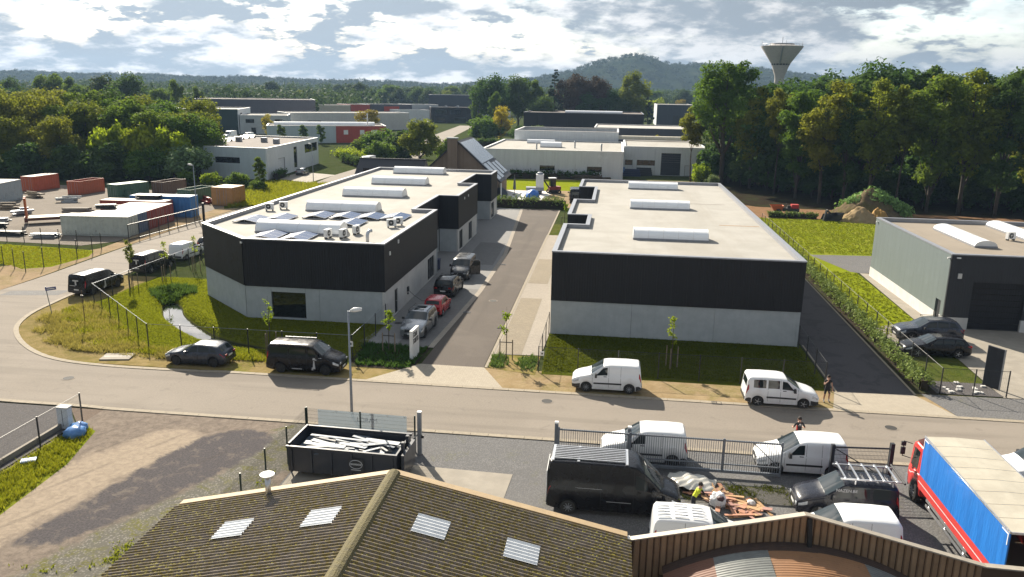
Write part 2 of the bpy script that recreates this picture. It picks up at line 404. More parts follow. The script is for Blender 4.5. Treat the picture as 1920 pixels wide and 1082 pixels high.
def solar():
    t = NT('solar_glass'); v = t.pos(True); x = t.xyz(v)
    a = t.math('ABSOLUTE', t.math('SUBTRACT', t.math('FRACT', t.math('MULTIPLY', x[0], 6.0)), 0.5)); b = t.math('ABSOLUTE', t.math('SUBTRACT', t.math('FRACT', t.math('MULTIPLY', x[1], 6.0)), 0.5))
    g = t.ramp(t.math('MAXIMUM', a, b), 0.47, 0.49)
    t.fin(t.mix(g, (0.035, 0.075, 0.17), (0.12, 0.15, 0.20)), 0.5, 0.0, 0.06, 0.0)  # blue of the reflected sky put into the cell colour
    return t.mat
MT['solar'] = solar()

def grassy(name, g1, g2, dry, dryf=0.3, soil=(0.2, 0.15, 0.1), soilf=0.15):
    t = NT(name); v = t.pos()
    c = t.mix(t.ramp(t.noise(v, 2.2, 6, 0.7, 0.3), 0.3, 0.7), g1, g2)
    c = t.mix(t.ramp(t.noise(v, 0.33, 5, 0.65, 0.6), 0.40, 0.68, 0.0, dryf), c, dry)
    c = t.mix(t.ramp(t.noise(v, 0.7, 6, 0.7, 0.8), 0.60, 0.74, 0.0, soilf), c, soil)
    c = t.mix(t.ramp(t.noise(v, 14, 4, 0.7), 0.42, 0.72, 0.0, 0.45), c, tuple(k * 0.5 for k in g2))
    t.bump(t.noise(v, 9, 5, 0.7), 0.9, 0.10)
    return t.fin(c, 0.95, spec=0.0)
MT['lawn'] = grassy('lawn_grass', (0.085, 0.098, 0.012), (0.06, 0.072, 0.010), (0.11, 0.105, 0.022), 0.4)  # green also darkened for the shade in front of the warehouse
MT['lawn_bright'] = grassy('bright_lawn', (0.21, 0.245, 0.014), (0.17, 0.205, 0.012), (0.23, 0.26, 0.03), 0.3, soilf=0.0)
MT['lawn_field'] = grassy('yellow_green_lawn', (0.20, 0.235, 0.016), (0.155, 0.19, 0.014), (0.24, 0.225, 0.045), 0.55, (0.20, 0.14, 0.07), 0.12)
MT['rough_grass'] = grassy('rough_grass', (0.08, 0.10, 0.02), (0.055, 0.075, 0.015), (0.15, 0.13, 0.05), 0.5, (0.14, 0.11, 0.07), 0.3)
MT['field'] = grassy('distant_ground', (0.055, 0.07, 0.025), (0.04, 0.055, 0.02), (0.09, 0.09, 0.05), 0.4)
def sandy(name, c1, c2, grass=(0.13, 0.14, 0.03), gf=0.4, dark=(0.16, 0.115, 0.075), df=0.35):
    t = NT(name); v = t.pos()
    c = t.mix(t.ramp(t.noise(v, 1.1, 6, 0.7, 0.4), 0.32, 0.68), c1, c2)
    c = t.mix(t.ramp(t.noise(v, 0.5, 6, 0.72, 0.9), 0.52, 0.68, 0.0, df), c, dark)
    c = t.mix(t.math('MULTIPLY', t.ramp(t.noise(v, 0.42, 5, 0.65, 0.5), 0.46, 0.62, 0.0, gf), t.ramp(t.noise(v, 5.0, 4, 0.7), 0.3, 0.6)), c, grass)
    c = t.mix(t.ramp(t.noise(v, 26, 4, 0.7), 0.5, 0.75, 0.0, 0.3), c, tuple(k * 0.6 for k in c2))
    t.bump(t.noise(v, 6, 7, 0.75), 0.6, 0.06)
    return t.fin(c, 0.95, spec=0.0)
MT['sand'] = sandy('sandy_verge', (0.31, 0.235, 0.14), (0.245, 0.18, 0.10))
MT['sand_dry_grass'] = sandy('dry_grass_verge', (0.27, 0.205, 0.10), (0.20, 0.155, 0.065), (0.13, 0.135, 0.022), 0.85, (0.15, 0.11, 0.045), 0.4)
MT['sand_left'] = sandy('sandy_track', (0.32, 0.24, 0.155), (0.265, 0.20, 0.13), gf=0.3)
MT['bare_earth'] = sandy('bare_earth', (0.24, 0.145, 0.085), (0.17, 0.10, 0.06), gf=0.2)
MT['humus'] = sandy('dark_planting_bed', (0.055, 0.045, 0.035), (0.035, 0.03, 0.025), (0.05, 0.07, 0.02), 0.5, (0.03, 0.025, 0.02))
MT['forest_floor'] = sandy('forest_floor', (0.035, 0.028, 0.02), (0.025, 0.02, 0.014), (0.04, 0.06, 0.02), 0.5, (0.03, 0.02, 0.015))
def gravel(name, c1, c2, c3, weed=0.0):
    t = NT(name); v = t.pos()
    vo = t.node('ShaderNodeTexVoronoi'); t.l.new(v, vo.inputs['Vector']); vo.inputs['Scale'].default_value = 11.0
    c = t.mix(t.ramp(vo.outputs['Distance'], 0.05, 0.6), c1, c2)
    c = t.mix(t.ramp(t.noise(v, 22, 4, 0.7), 0.5, 0.7, 0, 0.6), c, c3)
    c = t.mix(t.ramp(t.noise(v, 0.28, 5, 0.62, 0.7), 0.40, 0.68, 0.0, 0.4), c, tuple(k * 0.62 for k in c1))
    if weed: c = t.mix(t.math('MULTIPLY', t.ramp(t.noise(v, 0.6, 5, 0.7, 0.6), 0.56, 0.66, 0.0, weed), t.ramp(t.noise(v, 6, 4, 0.7), 0.35, 0.6)), c, (0.13, 0.13, 0.03))
    t.bump(vo.outputs['Distance'], 0.5, 0.03)
    return t.fin(c, 0.95, spec=0.08)
MT['gravel_grey'] = gravel('grey_gravel', (0.185, 0.18, 0.178), (0.12, 0.118, 0.118), (0.27, 0.265, 0.26), 0.25)
MT['gravel_dark'] = gravel('dark_gravel', (0.13, 0.12, 0.118), (0.085, 0.08, 0.08), (0.19, 0.18, 0.175))
MT['gravel_brown'] = gravel('brown_gravel_yard', (0.165, 0.122, 0.092), (0.12, 0.092, 0.073), (0.215, 0.17, 0.135), 0.12)
MT['yard'] = gravel('yard_hardcore', (0.225, 0.192, 0.158), (0.175, 0.15, 0.125), (0.275, 0.24, 0.20), 0.1)
def water_mat():
    t = NT('pond_water'); v = t.pos()
    t.bump(t.noise(v, 1.5, 3, 0.5), 0.02, 0.02)
    return t.fin((0.012, 0.016, 0.014), 0.03, 0.0, 1.0)
MT['water'] = water_mat()

def leafmat(name, c1, c2, trans=0.35, hue=0.03, gain=1.95):
    t = NT(name); c1 = tuple(k * gain for k in c1); c2 = tuple(k * gain for k in c2)
    oi = t.node('ShaderNodeObjectInfo')
    tint = t.attr('tint')
    c = t.mix(tint, c1, c2)
    c = t.mix(t.ramp(oi.outputs['Random'], 0.0, 1.0, 0.0, 0.30), c, tuple(k * 0.62 for k in c1))
    hs = t.node('ShaderNodeHueSaturation'); t.l.new(c, hs.inputs['Color'])
    t.l.new(t.ramp(oi.outputs['Random'], 0.0, 1.0, 0.5 - hue * 0.25, 0.5 + hue), hs.inputs['Hue'])
    c = hs.outputs[0]
    t.fin(c, 0.75, spec=0.06)
    tr = t.node('ShaderNodeBsdfTranslucent'); t.l.new(t.mix(0.35, c, (c2[0] * 1.3, c2[1] * 1.35, c2[2] * 0.5)), tr.inputs['Color'])
    ms = t.node('ShaderNodeMixShader'); ms.inputs[0].default_value = trans
    t.l.new(t.p.outputs[0], ms.inputs[1]); t.l.new(tr.outputs[0], ms.inputs[2]); t.l.new(ms.outputs[0], t.out.inputs['Surface'])
    return t.mat
MT['leaf'] = leafmat('leaf_green', (0.030, 0.055, 0.010), (0.085, 0.118, 0.016), 0.45)
MT['leaf_dark'] = leafmat('leaf_dark_green', (0.020, 0.040, 0.012), (0.050, 0.080, 0.018), 0.4)
MT['leaf_olive'] = leafmat('leaf_olive', (0.050, 0.062, 0.010), (0.130, 0.135, 0.016), 0.45)
MT['leaf_bright'] = leafmat('leaf_bright', (0.105, 0.145, 0.010), (0.21, 0.25, 0.016), 0.5, .03, 1.5)
MT['leaf_yellow'] = leafmat('leaf_autumn_yellow', (0.13, 0.115, 0.010), (0.25, 0.205, 0.014), 0.4)
MT['leaf_copper'] = leafmat('leaf_copper', (0.030, 0.020, 0.017), (0.062, 0.040, 0.028), 0.2)
MT['leaf_conifer'] = leafmat('leaf_conifer', (0.016, 0.028, 0.016), (0.036, 0.052, 0.024), 0.15)
MT['leaf_hedge'] = leafmat('leaf_hedge', (0.05, 0.075, 0.016), (0.12, 0.15, 0.05), 0.2)
MT['leaf_far'] = leafmat('leaf_far_green', (0.032, 0.052, 0.022), (0.066, 0.09, 0.032), 0.25, .03, 1.45)
MT['blade'] = leafmat('grass_blade', (0.095, 0.106, 0.009), (0.19, 0.185, 0.016), 0.45, .03, 1.6)
MT['blade_shade'] = leafmat('grass_blade_shaded', (0.095, 0.108, 0.010), (0.18, 0.18, 0.014), 0.3, .03, 0.95)  # darker copy of blade: shade on the warehouse lawn put into its colour
MT['blade_dry'] = leafmat('grass_blade_dry', (0.17, 0.14, 0.04), (0.28, 0.22, 0.08), 0.4, .02, 1.4)
MT['bark'] = M('tree_bark', (0.085, 0.065, 0.048), (0.05, 0.04, 0.03), 5, 0.9, stretch=(3, 3, 0.5), obj=True, bump=0.5, bscale=12, bdist=0.05)
# ------------------------------------------------------------------ ground, roads, sheets
def sheet(name, poly, z, mat, kind='structure', label=None, parent=None):
    mb = MB(); tri = tessellate_polygon([[Vector((p[0], p[1], 0)) for p in poly]]); fs = []
    for t in tri:
        q = [poly[i] for i in t]
        ar = (q[1][0] - q[0][0]) * (q[2][1] - q[0][1]) - (q[2][0] - q[0][0]) * (q[1][1] - q[0][1])
        fs.append(tuple(t) if ar > 0 else tuple(t)[::-1])
    mb.add([(p[0], p[1], z) for p in poly], fs)
    o = mb.build(name, mat, parent)
    if kind: o['kind'] = kind
    return o
def smooth_path(pts, n=6):
    out = []
    P = [Vector(p) for p in pts]
    for i in range(len(P) - 1):
        p0, p1, p2, p3 = P[max(i - 1, 0)], P[i], P[i + 1], P[min(i + 2, len(P) - 1)]
        for k in range(n):
            t = k / n
            out.append(tuple(0.5 * ((2 * p1) + (p2 - p0) * t + (2 * p0 - 5 * p1 + 4 * p2 - p3) * t * t + (3 * p1 - p0 - 3 * p2 + p3) * t ** 3)))
    out.append(tuple(P[-1])); return out
def strip(path, w0, w1):
    """polygon between two offsets (left positive) of a path"""
    L, Rr = [], []
    for i, p in enumerate(path):
        a = Vector(path[max(i - 1, 0)]); b = Vector(path[min(i + 1, len(path) - 1)]); d = (b - a).normalized(); n = Vector((-d.y, d.x))
        L.append(tuple(Vector(p) + n * w1)); Rr.append(tuple(Vector(p) + n * w0))
    return Rr + L[::-1]

# one ground sheet to the horizon, open only where the ditch lawn lies
HX0, HX1, HY0, HY1 = -52.0, -13.2, 46.0, 72.0
gx = [-7000, HX0, HX1, 7000]; gy = [-600, HY0, HY1, 9000]
mb = MB(); vs = [(x, y, -0.03) for y in gy for x in gx]
mb.add(vs, [(j * 4 + i, j * 4 + i + 1, j * 4 + i + 5, j * 4 + i + 4) for j in range(3) for i in range(3) if (i, j) != (1, 1)])
tag(mb.build('ground', MT['field']), kind='structure')

# ditch lawn in front of the left building
DITCH = smooth_path([(-41.5, 67.8), (-39.6, 65.8), (-38.3, 63.6), (-36.6, 61.0), (-34.0, 58.4), (-31.0, 55.9), (-28.0, 54.4), (-24.5, 53.8), (-21.5, 53.6), (-19.5, 53.5)], 5)
nx, ny = 120, 82
X, Y = np.meshgrid(np.linspace(HX0, HX1, nx), np.linspace(HY0, HY1, ny))
D = np.full(X.shape, 1e9)
for a, b in zip(DITCH[:-1], DITCH[1:]):
    ax, ay = a[0], a[1]; dx, dy = b[0] - ax, b[1] - ay
    t = np.clip(((X - ax) * dx + (Y - ay) * dy) / (dx * dx + dy * dy), 0, 1)
    D = np.minimum(D, np.hypot(X - ax - t * dx, Y - ay - t * dy))
rng = np.random.default_rng(5)
def ends(x, y): return np.clip((68.2 - y) / 4.5, 0, 1) * np.clip((-x - 21.0) / 6.0, 0, 1)
def ditch_zs(q):
    d = np.full(len(q), 1e9)
    for a, b in zip(DITCH[:-1], DITCH[1:]):
        dx, dy = b[0] - a[0], b[1] - a[1]; t = np.clip(((q[:, 0] - a[0]) * dx + (q[:, 1] - a[1]) * dy) / (dx * dx + dy * dy), 0, 1)
        d = np.minimum(d, np.hypot(q[:, 0] - a[0] - t * dx, q[:, 1] - a[1] - t * dy))
    s = np.clip((1.75 - d) / 1.5, 0, 1) * ends(q[:, 0], q[:, 1]); return -0.02 - 0.95 * s * s * (3 - 2 * s)
def ditch_z(x, y):
    d = 1e9
    for a, b in zip(DITCH[:-1], DITCH[1:]):
        dx, dy = b[0] - a[0], b[1] - a[1]; t = min(1, max(0, ((x - a[0]) * dx + (y - a[1]) * dy) / (dx * dx + dy * dy)))
        d = min(d, math.hypot(x - a[0] - t * dx, y - a[1] - t * dy))
    s = min(1, max(0, (2.25 - d) / 1.6)) * min(1, max(0, (-x - 19.5 + 0) / 2.0)) ; return -0.02 - 0.95 * s * s * (3 - 2 * s)
S = np.clip((1.75 - D) / 1.5, 0, 1) * ends(X, Y); Zl = -0.02 - 0.95 * S * S * (3 - 2 * S)
inner = (X > HX0 + 3) & (X < HX1 - 2) & (Y > HY0 + 3) & (Y < HY1 - 2)
Zl += np.where(inner & (D < 4), 0, 0)
# street side of the fence line is dry: line (-33,51.3)-(-44.3,61.6)
def side(x, y): return (x + 33.0) * (61.6 - 51.3) - (y - 51.3) * (-44.3 + 33.0)
dry = np.clip(-side(X, Y) / 15.0 * 0.6 + 0.25, 0, 1) * (X < -30)
dry = np.where(X < -44.6, 0.85, dry)
dry = np.maximum(dry, np.clip((51.4 - Y) / 1.8, 0, 1) * 0.75)
V = np.stack([X, Y, Zl], -1).reshape(-1, 3)
idx = np.arange(nx * ny).reshape(ny, nx)
F = np.stack([idx[:-1, :-1], idx[:-1, 1:], idx[1:, 1:], idx[1:, :-1]], -1).reshape(-1, 4)
def lawn_mix():
    t = NT('ditch_lawn'); v = t.pos(); dr = t.attr('dry')
    g = t.mix(t.ramp(t.noise(v, 1.6, 6, 0.7, 0.3), 0.3, 0.7), (0.14, 0.155, 0.012), (0.10, 0.115, 0.010))
    g = t.mix(t.ramp(t.noise(v, 0.4, 5, 0.65, 0.6), 0.42, 0.66, 0.0, 0.5), g, (0.18, 0.19, 0.025))
    s = t.mix(t.ramp(t.noise(v, 0.9, 6, 0.7, 0.5), 0.35, 0.65), (0.27, 0.205, 0.10), (0.19, 0.155, 0.06))
    f = t.ramp(t.math('ADD', dr, t.math('SUBTRACT', t.noise(v, 0.8, 6, 0.7, 0.6), 0.5)), 0.25, 0.6)
    c = t.mix(f, g, s)
    c = t.mix(t.ramp(t.xyz(v)[2], -0.56, -0.70), c, (0.05, 0.045, 0.03))
    c = t.mix(t.ramp(t.noise(v, 12, 4, 0.7), 0.45, 0.75, 0.0, 0.4), c, (0.05, 0.06, 0.012))
    t.bump(t.noise(v, 8, 5, 0.7), 0.9, 0.08)
    return t.fin(c, 0.95, spec=0.0)
MT['ditch_lawn'] = lawn_mix()
o = link('lawn_terrain', np_mesh('lawn_terrain', V, F, MT['ditch_lawn'], {'dry': dry.ravel()}, True)); tag(o, kind='structure')
sheet('pond_water', strip([p for p in DITCH if -40.2 < p[0] < -26.5], -1.25, 1.25), -0.70, MT['water'])

# main road with its bend into the street on the left
inner_edge = smooth_path([(-50.4, 140), (-49.6, 100), (-48.6, 80), (-48.3, 66), (-47.9, 61.0), (-47.3, 57.5), (-45.6, 53.9), (-42.2, 50.4), (-38.2, 48.0), (-33.5, 47.2), (-26, 47.25)], 8)
outer_edge = smooth_path([(-58.0, 140), (-57.3, 100), (-56.2, 80), (-55.5, 70), (-55.3, 60), (-53.6, 51), (-48.5, 44.2), (-40, 40.9), (-30, 40.5)], 8)
road_poly = inner_edge + [(70, 47.3), (70, 40.6)] + outer_edge[::-1]
ROAD = sheet('road', road_poly, 0.012, MT['road'])
sheet('side_street', [(-58.0, 139.9), (-50.4, 139.9), (-52.5, 168), (-50.5, 190), (-66, 330), (-74, 420), (-82, 420), (-75, 330), (-60.5, 190), (-60.5, 168)], 0.008, MT['road'])
sheet('road_patch', [(-54.2, 62.6), (-49.2, 63.6), (-49.3, 65.4), (-54.3, 64.2)], 0.018, MT['pave_dark'])
# kerb strips laid from single stones
def kerb(name, path, width, z, step=1.0):
    e = empty(name, kind='structure')
    mesh = MB().box((0, 0, 0), (1, 1, 1)).mesh('kerb_stone', MT['kerb'])
    acc = 0.0; P = [Vector(p) for p in path]
    seg = 0; pos = P[0].copy()
    pts = [P[0]]
    while True:
        need = step
        while seg < len(P) - 1 and (P[seg + 1] - pos).length < need:
            need -= (P[seg + 1] - pos).length; pos = P[seg + 1].copy(); seg += 1
        if seg >= len(P) - 1: break
        pos = pos + (P[seg + 1] - pos).normalized() * need; pts.append(pos.copy())
    rr = random.Random(3)
    for a, b in zip(pts[:-1], pts[1:]):
        m = (a + b) / 2; d = b - a
        link('kerb_stone', mesh, e, (m.x, m.y, z / 2 + rr.uniform(-.003, .003)), math.atan2(d.y, d.x), (d.length - 0.018, width, z))
    return e
KP = [(-26 + i * 4, 47.42) for i in range(25)]
kerb('kerb_far_side', [p for p in inner_edge if p[1] < 96] + KP, 0.36, 0.045)
kerb('kerb_near_side', [p for p in outer_edge if p[1] < 60 and p[0] > -50] + [(-29 + i * 4, 40.38) for i in range(25)], 0.34, 0.045)

# verges and yards beyond the road
sheet('sandy_verge', [(-13.1, 47.6), (70, 47.6), (70, 51.3), (-13.1, 51.3)], -0.008, MT['sand'])
sheet('verge_strip', [(-36, 47.6), (-13.2, 47.6), (-13.2, 49.6), (-34, 49.9)], 0.0, MT['sand_dry_grass'])
sheet('lawn_right', [(-4.3, 50.7), (14.6, 50.7), (14.6, 60.2), (-4.6, 60.2)], 0.0, MT['lawn'])
# driveway between the two buildings and its paving
sheet('driveway', [(-12.75, 51.3), (-8.35, 51.3), (-8.55, 100), (-8.6, 127.5), (-14.4, 127.5), (-12.0, 80)], 0.010, MT['drive'])
sheet('driveway_apron', [(-15.6, 47.62), (-6.5, 47.62), (-8.3, 51.28), (-12.8, 51.28)], 0.014, MT['apron'])
sheet('parking_pavement', [(-18.6, 55.3), (-12.7, 54.9), (-11.95, 72), (-12.0, 90), (-14.4, 127.3), (-21, 127.3), (-21, 62), (-17.7, 60.0)], 0.006, MT['pave_grey'])
sheet('parking_bays', [(-15.6, 55.2), (-12.8, 55.1), (-12.35, 73), (-14.75, 73)], 0.0145, MT['pave_dark'])
sheet('parking_bays_far', [(-16.1, 84), (-12.75, 84), (-13.1, 97), (-16.3, 97)], 0.0145, MT['pave_dark'])
for i, (a, b) in enumerate((((-12.7, 54.9), (-11.95, 72)), ((-11.95, 72), (-12.0, 90)), ((-12.0, 90), (-14.4, 127.3)))):
    sheet('gutter_strip' if i == 0 else 'gutter_strip.%03d' % i, strip([a, b], 0.0, 0.45), 0.022, MT['pave_light'])
sheet('pavement_right', [(-8.3, 54.3), (-4.7, 54.5), (-4.5, 61), (-4.5, 104), (-8.6, 104)], 0.006, MT['pave_light'])
sheet('parking_bays_right', [(-7.95, 54.5), (-6.1, 54.5), (-6.1, 70.6), (-8.05, 70.6)], 0.0145, MT['pave_park'])
sheet('parking_bays_right_far', [(-8.05, 76.5), (-6.1, 76.5), (-6.1, 88.3), (-8.1, 88.3)], 0.0145, MT['pave_park'])
sheet('driveway_border', strip([(-8.3, 51.3), (-8.5, 100), (-8.6, 127)], 0.0, -0.22), 0.026, MT['kerb'])
sheet('planting_bed', [(-17.4, 50.0), (-13.1, 49.9), (-12.9, 55.0), (-18.6, 55.2), (-17.9, 51.4)], 0.004, MT['humus'])
sheet('planting_bed_right', [(-8.3, 51.4), (-4.7, 50.4), (-4.7, 54.3), (-8.2, 54.2)], 0.004, MT['sand_dry_grass'])
sheet('planting_bed_far', [(-8.4, 104), (-4.6, 104), (-4.6, 113), (-8.5, 113)], 0.004, MT['rough_grass'])
# drive on the right of the right building
sheet('side_drive', [(14.7, 50.6), (19.7, 50.9), (20.4, 118), (14.8, 118)], 0.006, MT['drive_dark'])
sheet('side_drive_border', strip([(19.7, 50.9), (20.4, 118)], -0.16, 0.0), 0.03, MT['kerb'])
sheet('side_drive_border.001', strip([(14.78, 50.6), (14.78, 60.5)], -0.12, 0.0), 0.03, MT['kerb'])
sheet('side_drive_apron', [(13.9, 47.62), (21.1, 47.62), (19.7, 50.88), (14.7, 50.58)], 0.014, MT['apron'])
sheet('hedge_bed', [(19.9, 51.2), (21.3, 51.2), (21.6, 118), (20.6, 118)], 0.004, MT['humus'])
sheet('gravel_strip_right', [(21.1, 47.62), (40, 47.62), (40, 51.6), (20.2, 51.2)], 0.002, MT['gravel_grey'])
sheet('lawn_beside_fence', [(21.5, 64.2), (25.9, 64.2), (26.4, 86), (26, 126), (22.3, 126)], 0.002, MT['lawn_bright'])
sheet('lawn_field_far', [(22.0, 92), (44, 92), (44, 126.5), (22.3, 126.5)], 0.006, MT['lawn_field'])
sheet('gravel_patch', [(23.6, 97.5), (34, 98.5), (34, 91), (26.9, 88), (25.9, 88.5)], 0.010, MT['gravel_grey'])
sheet('wall_path', [(26.0, 66.4), (27.6, 66.4), (27.6, 88.0), (26.7, 88.0)], 0.010, MT['concrete_slab'])
sheet('forecourt', [(21.6, 58.6), (25.6, 60.5), (25.3, 51.4), (40, 51.4), (50, 70), (27.3, 70), (21.5, 66.4)], 0.008, MT['concrete_slab'])
sheet('forecourt_grass', [(21.5, 53.9), (25.2, 53.9), (25.6, 60.4), (21.5, 60.6)], 0.012, MT['rough_grass'])
sheet('dark_bed', [(21.3, 51.5), (25.4, 51.5), (25.2, 53.9), (21.3, 53.9)], 0.014, MT['gravel_dark'])
sheet('bare_earth', [(19, 118.2), (48, 126.6), (64, 126.6), (64, 150), (23, 150), (15, 135)], 0.001, MT['bare_earth'])
sheet('forest_floor', [(14, 150), (24, 139), (120, 128), (220, 128), (220, 330), (40, 330), (20, 200)], 0.004, MT['forest_floor'])
sheet('works_yard', [(-20.5, 130), (-4, 130), (20, 118), (20, 176), (0, 176), (-20.5, 171)], -0.004, MT['sand_left'])
sheet('garden_lawn', [(-24, 151.5), (-6, 153), (-6, 172), (-24, 170)], 0.004, MT['lawn_bright'])
sheet('garden_patio', [(-24, 135), (-13, 135), (-11, 151), (-24, 151)], 0.002, MT['concrete_pale'])
# near side of the road
sheet('brown_yard', [(-31.2, 40.2), (-29.1, 40.2), (-29.1, 10), (-29.2, 10), (-29.2, 38)], -0.004, MT['gravel_brown'])
blob = smooth_path([(-24.3, 26.5), (-23.4, 31), (-22.6, 35.0), (-21.6, 37.8), (-19.6, 39.2), (-17.6, 38.2), (-17.8, 35.6), (-19.0, 32.6), (-20.6, 29.2), (-22.4, 26.5), (-24.3, 26.5)], 6)
def asphalt_patch():
    t = NT('worn_yard'); v = t.pos(); d = t.attr('edge'); wob = t.math('MULTIPLY', t.math('SUBTRACT', t.noise(v, 0.9, 8, 0.72, 0.6), 0.5), 1.5)
    vo = t.node('ShaderNodeTexVoronoi'); t.l.new(v, vo.inputs['Vector']); vo.inputs['Scale'].default_value = 9.0
    brown = t.mix(t.ramp(t.noise(v, 2.2, 8, .75, .5), .35, .65), (0.225, 0.185, 0.15), (0.142, 0.117, 0.097)); brown = t.mix(t.ramp(vo.outputs['Distance'], .05, .4, .5, 0), brown, (.24, .195, .16))
    sandc = t.mix(t.ramp(t.noise(v, 3.0, 8, .75, .4), .35, .65), (0.335, 0.275, 0.21), (0.255, 0.208, 0.16))
    gritc = t.mix(t.ramp(vo.outputs['Distance'], .05, .55), (.25, .235, .205), (.125, .118, .10)); gritc = t.mix(t.math('MULTIPLY', t.ramp(t.noise(v, .9, 6, .7, .6), .48, .62), t.ramp(t.noise(v, 8, 5, .7), .35, .6)), gritc, (.13, .125, .03))
    asp = t.mix(t.ramp(t.noise(v, 10, 7, 0.75), 0.35, 0.65), (0.105, 0.095, 0.096), (0.062, 0.057, 0.060)); asp = t.mix(t.ramp(t.noise(v, 1.3, 8, 0.75, 0.8), 0.52, 0.64, 0.0, 0.7), asp, (0.165, 0.14, 0.12))
    trk = t.math('ABSOLUTE', t.math('SUBTRACT', t.math('FRACT', t.math('MULTIPLY', t.math('ADD', t.math('MULTIPLY', t.xyz(v)[0], .9), t.math('MULTIPLY', t.xyz(v)[1], -.42)), .55)), .5))
    c = t.mix(t.ramp(t.math('ADD', t.attr('sand'), wob), .1, .6), brown, sandc)
    c = t.mix(t.ramp(t.math('ADD', t.attr('grit'), wob), .15, .6), c, gritc)
    c = t.mix(t.ramp(t.math('ADD', d, wob), 0.0, 0.35), c, asp)
    c = t.mix(t.math('MULTIPLY', t.ramp(trk, .40, .47, 0, .28), t.ramp(t.noise(v, .5, 4, .6), .4, .6)), c, (.075, .062, .055))
    t.bump(t.noise(v, 7, 9, .78), .9, .06)
    return t.fin(c, .95, spec=.05)
MT['asphalt_patch'] = asphalt_patch()
bx, by = np.meshgrid(np.linspace(-29.1, -15.3, 70), np.linspace(10.0, 40.2, 150))
bp = np.array(blob); dd = np.full(bx.shape, 1e9); ins = np.zeros(bx.shape, bool)
for a, b in zip(bp[:-1], bp[1:]):
    d = b - a; L2 = max(1e-9, (d ** 2).sum()); t = np.clip(((bx - a[0]) * d[0] + (by - a[1]) * d[1]) / L2, 0, 1)
    dd = np.minimum(dd, np.hypot(bx - a[0] - t * d[0], by - a[1] - t * d[1]))
    cond = ((a[1] > by) != (b[1] > by)); xin = (b[0] - a[0]) * (by - a[1]) / (b[1] - a[1] + 1e-12) + a[0]
    ins ^= cond & (bx < xin)
sd = np.where(ins, dd, -dd) / 1.2
def dpath(P):
    d = np.full(bx.shape, 1e9)
    for a, b in zip(P[:-1], P[1:]):
        ax, ay = a; ux, uy = b[0] - ax, b[1] - ay; t = np.clip(((bx - ax) * ux + (by - ay) * uy) / (ux * ux + uy * uy), 0, 1); d = np.minimum(d, np.hypot(bx - ax - t * ux, by - ay - t * uy))
    return d
sand = np.clip(1.3 - dpath([(-27.5, 18), (-26.2, 28), (-24.6, 33.5), (-23.0, 36.6)]) / 1.9, -.5, 1)
grit = np.clip(1.3 - dpath([(-22.5, 18), (-20.0, 27), (-17.3, 33.0), (-16.4, 39)]) / 1.7, -.5, 1)
bi = np.arange(bx.size).reshape(bx.shape); BF = np.stack([bi[:-1, :-1], bi[:-1, 1:], bi[1:, 1:], bi[1:, :-1]], -1).reshape(-1, 4)
tag(link('worn_asphalt', np_mesh('worn_asphalt', np.stack([bx, by, np.full(bx.shape, 0.001)], -1).reshape(-1, 3), BF, MT['asphalt_patch'], {'edge': sd.ravel(), 'sand': sand.ravel(), 'grit': grit.ravel()})), kind='structure')
sheet('gravel_yard', [(-15.3, 40.2), (70, 40.2), (70, 5), (-15.3, 5)], -0.002, MT['gravel_grey'])
sheet('grass_strip_left', [(-29.1, 38.2), (-27.7, 37.4), (-26.6, 33.5), (-26.2, 28), (-26.5, 20), (-29.1, 20)], 0.004, MT['lawn_field'])
sheet('dark_yard_left', [(-60, 40.2), (-31.3, 40.2), (-29.3, 38), (-29.3, 15), (-60, 15)], 0.002, MT['gravel_dark'])
sheet('loading_slab', [(-9.6, 31.0), (-4.55, 31.4), (-4.35, 36.0), (-9.7, 36.2)], 0.012, MT['concrete_slab'])
sheet('skip_slab', [(-15.2, 32.0), (-9.75, 32.0), (-9.75, 36.9), (-15.2, 36.9)], 0.008, MT['concrete_slab'])
MT['weedy_gravel'] = gravel('weedy_gravel', (.15, .14, .12), (.10, .095, .085), (.20, .19, .17), .9)
sheet('gate_grass', [(4.0, 34.6), (9.3, 34.9), (9.0, 36.6), (3.5, 36.7)], 0.006, MT['weedy_gravel'])
# left side: verge, lawns, container yard
sheet('sandy_verge_left', [(-58.4, 138), (-57.5, 100), (-56.5, 80), (-55.7, 70), (-55.4, 60), (-64, 60), (-63, 72), (-58.8, 84), (-60.5, 100), (-61.5, 138)], 0.002, MT['sand_left'])
sheet('lawn_left', [(-59.8, 72.5), (-57.6, 74.0), (-57.2, 79.5), (-58.6, 82.5), (-63, 83.2), (-72, 83.8), (-72, 76.5), (-64, 75.2)], 0.010, MT['lawn_bright'])
sheet('container_yard', [(-60.2, 138), (-59.6, 88), (-62, 85), (-74, 85.5), (-125, 88), (-125, 140), (-80, 134)], 0.0, MT['yard'])
sheet('verge_weeds', [(-59.8, 116), (-52.0, 122), (-53, 152), (-69, 152), (-66, 128)], 0.004, MT['rough_grass'])
sheet('drive_blue_building', [(-60.4, 152.5), (-60.4, 168), (-69.5, 172), (-69.5, 158)], 0.006, MT['concrete_slab'])
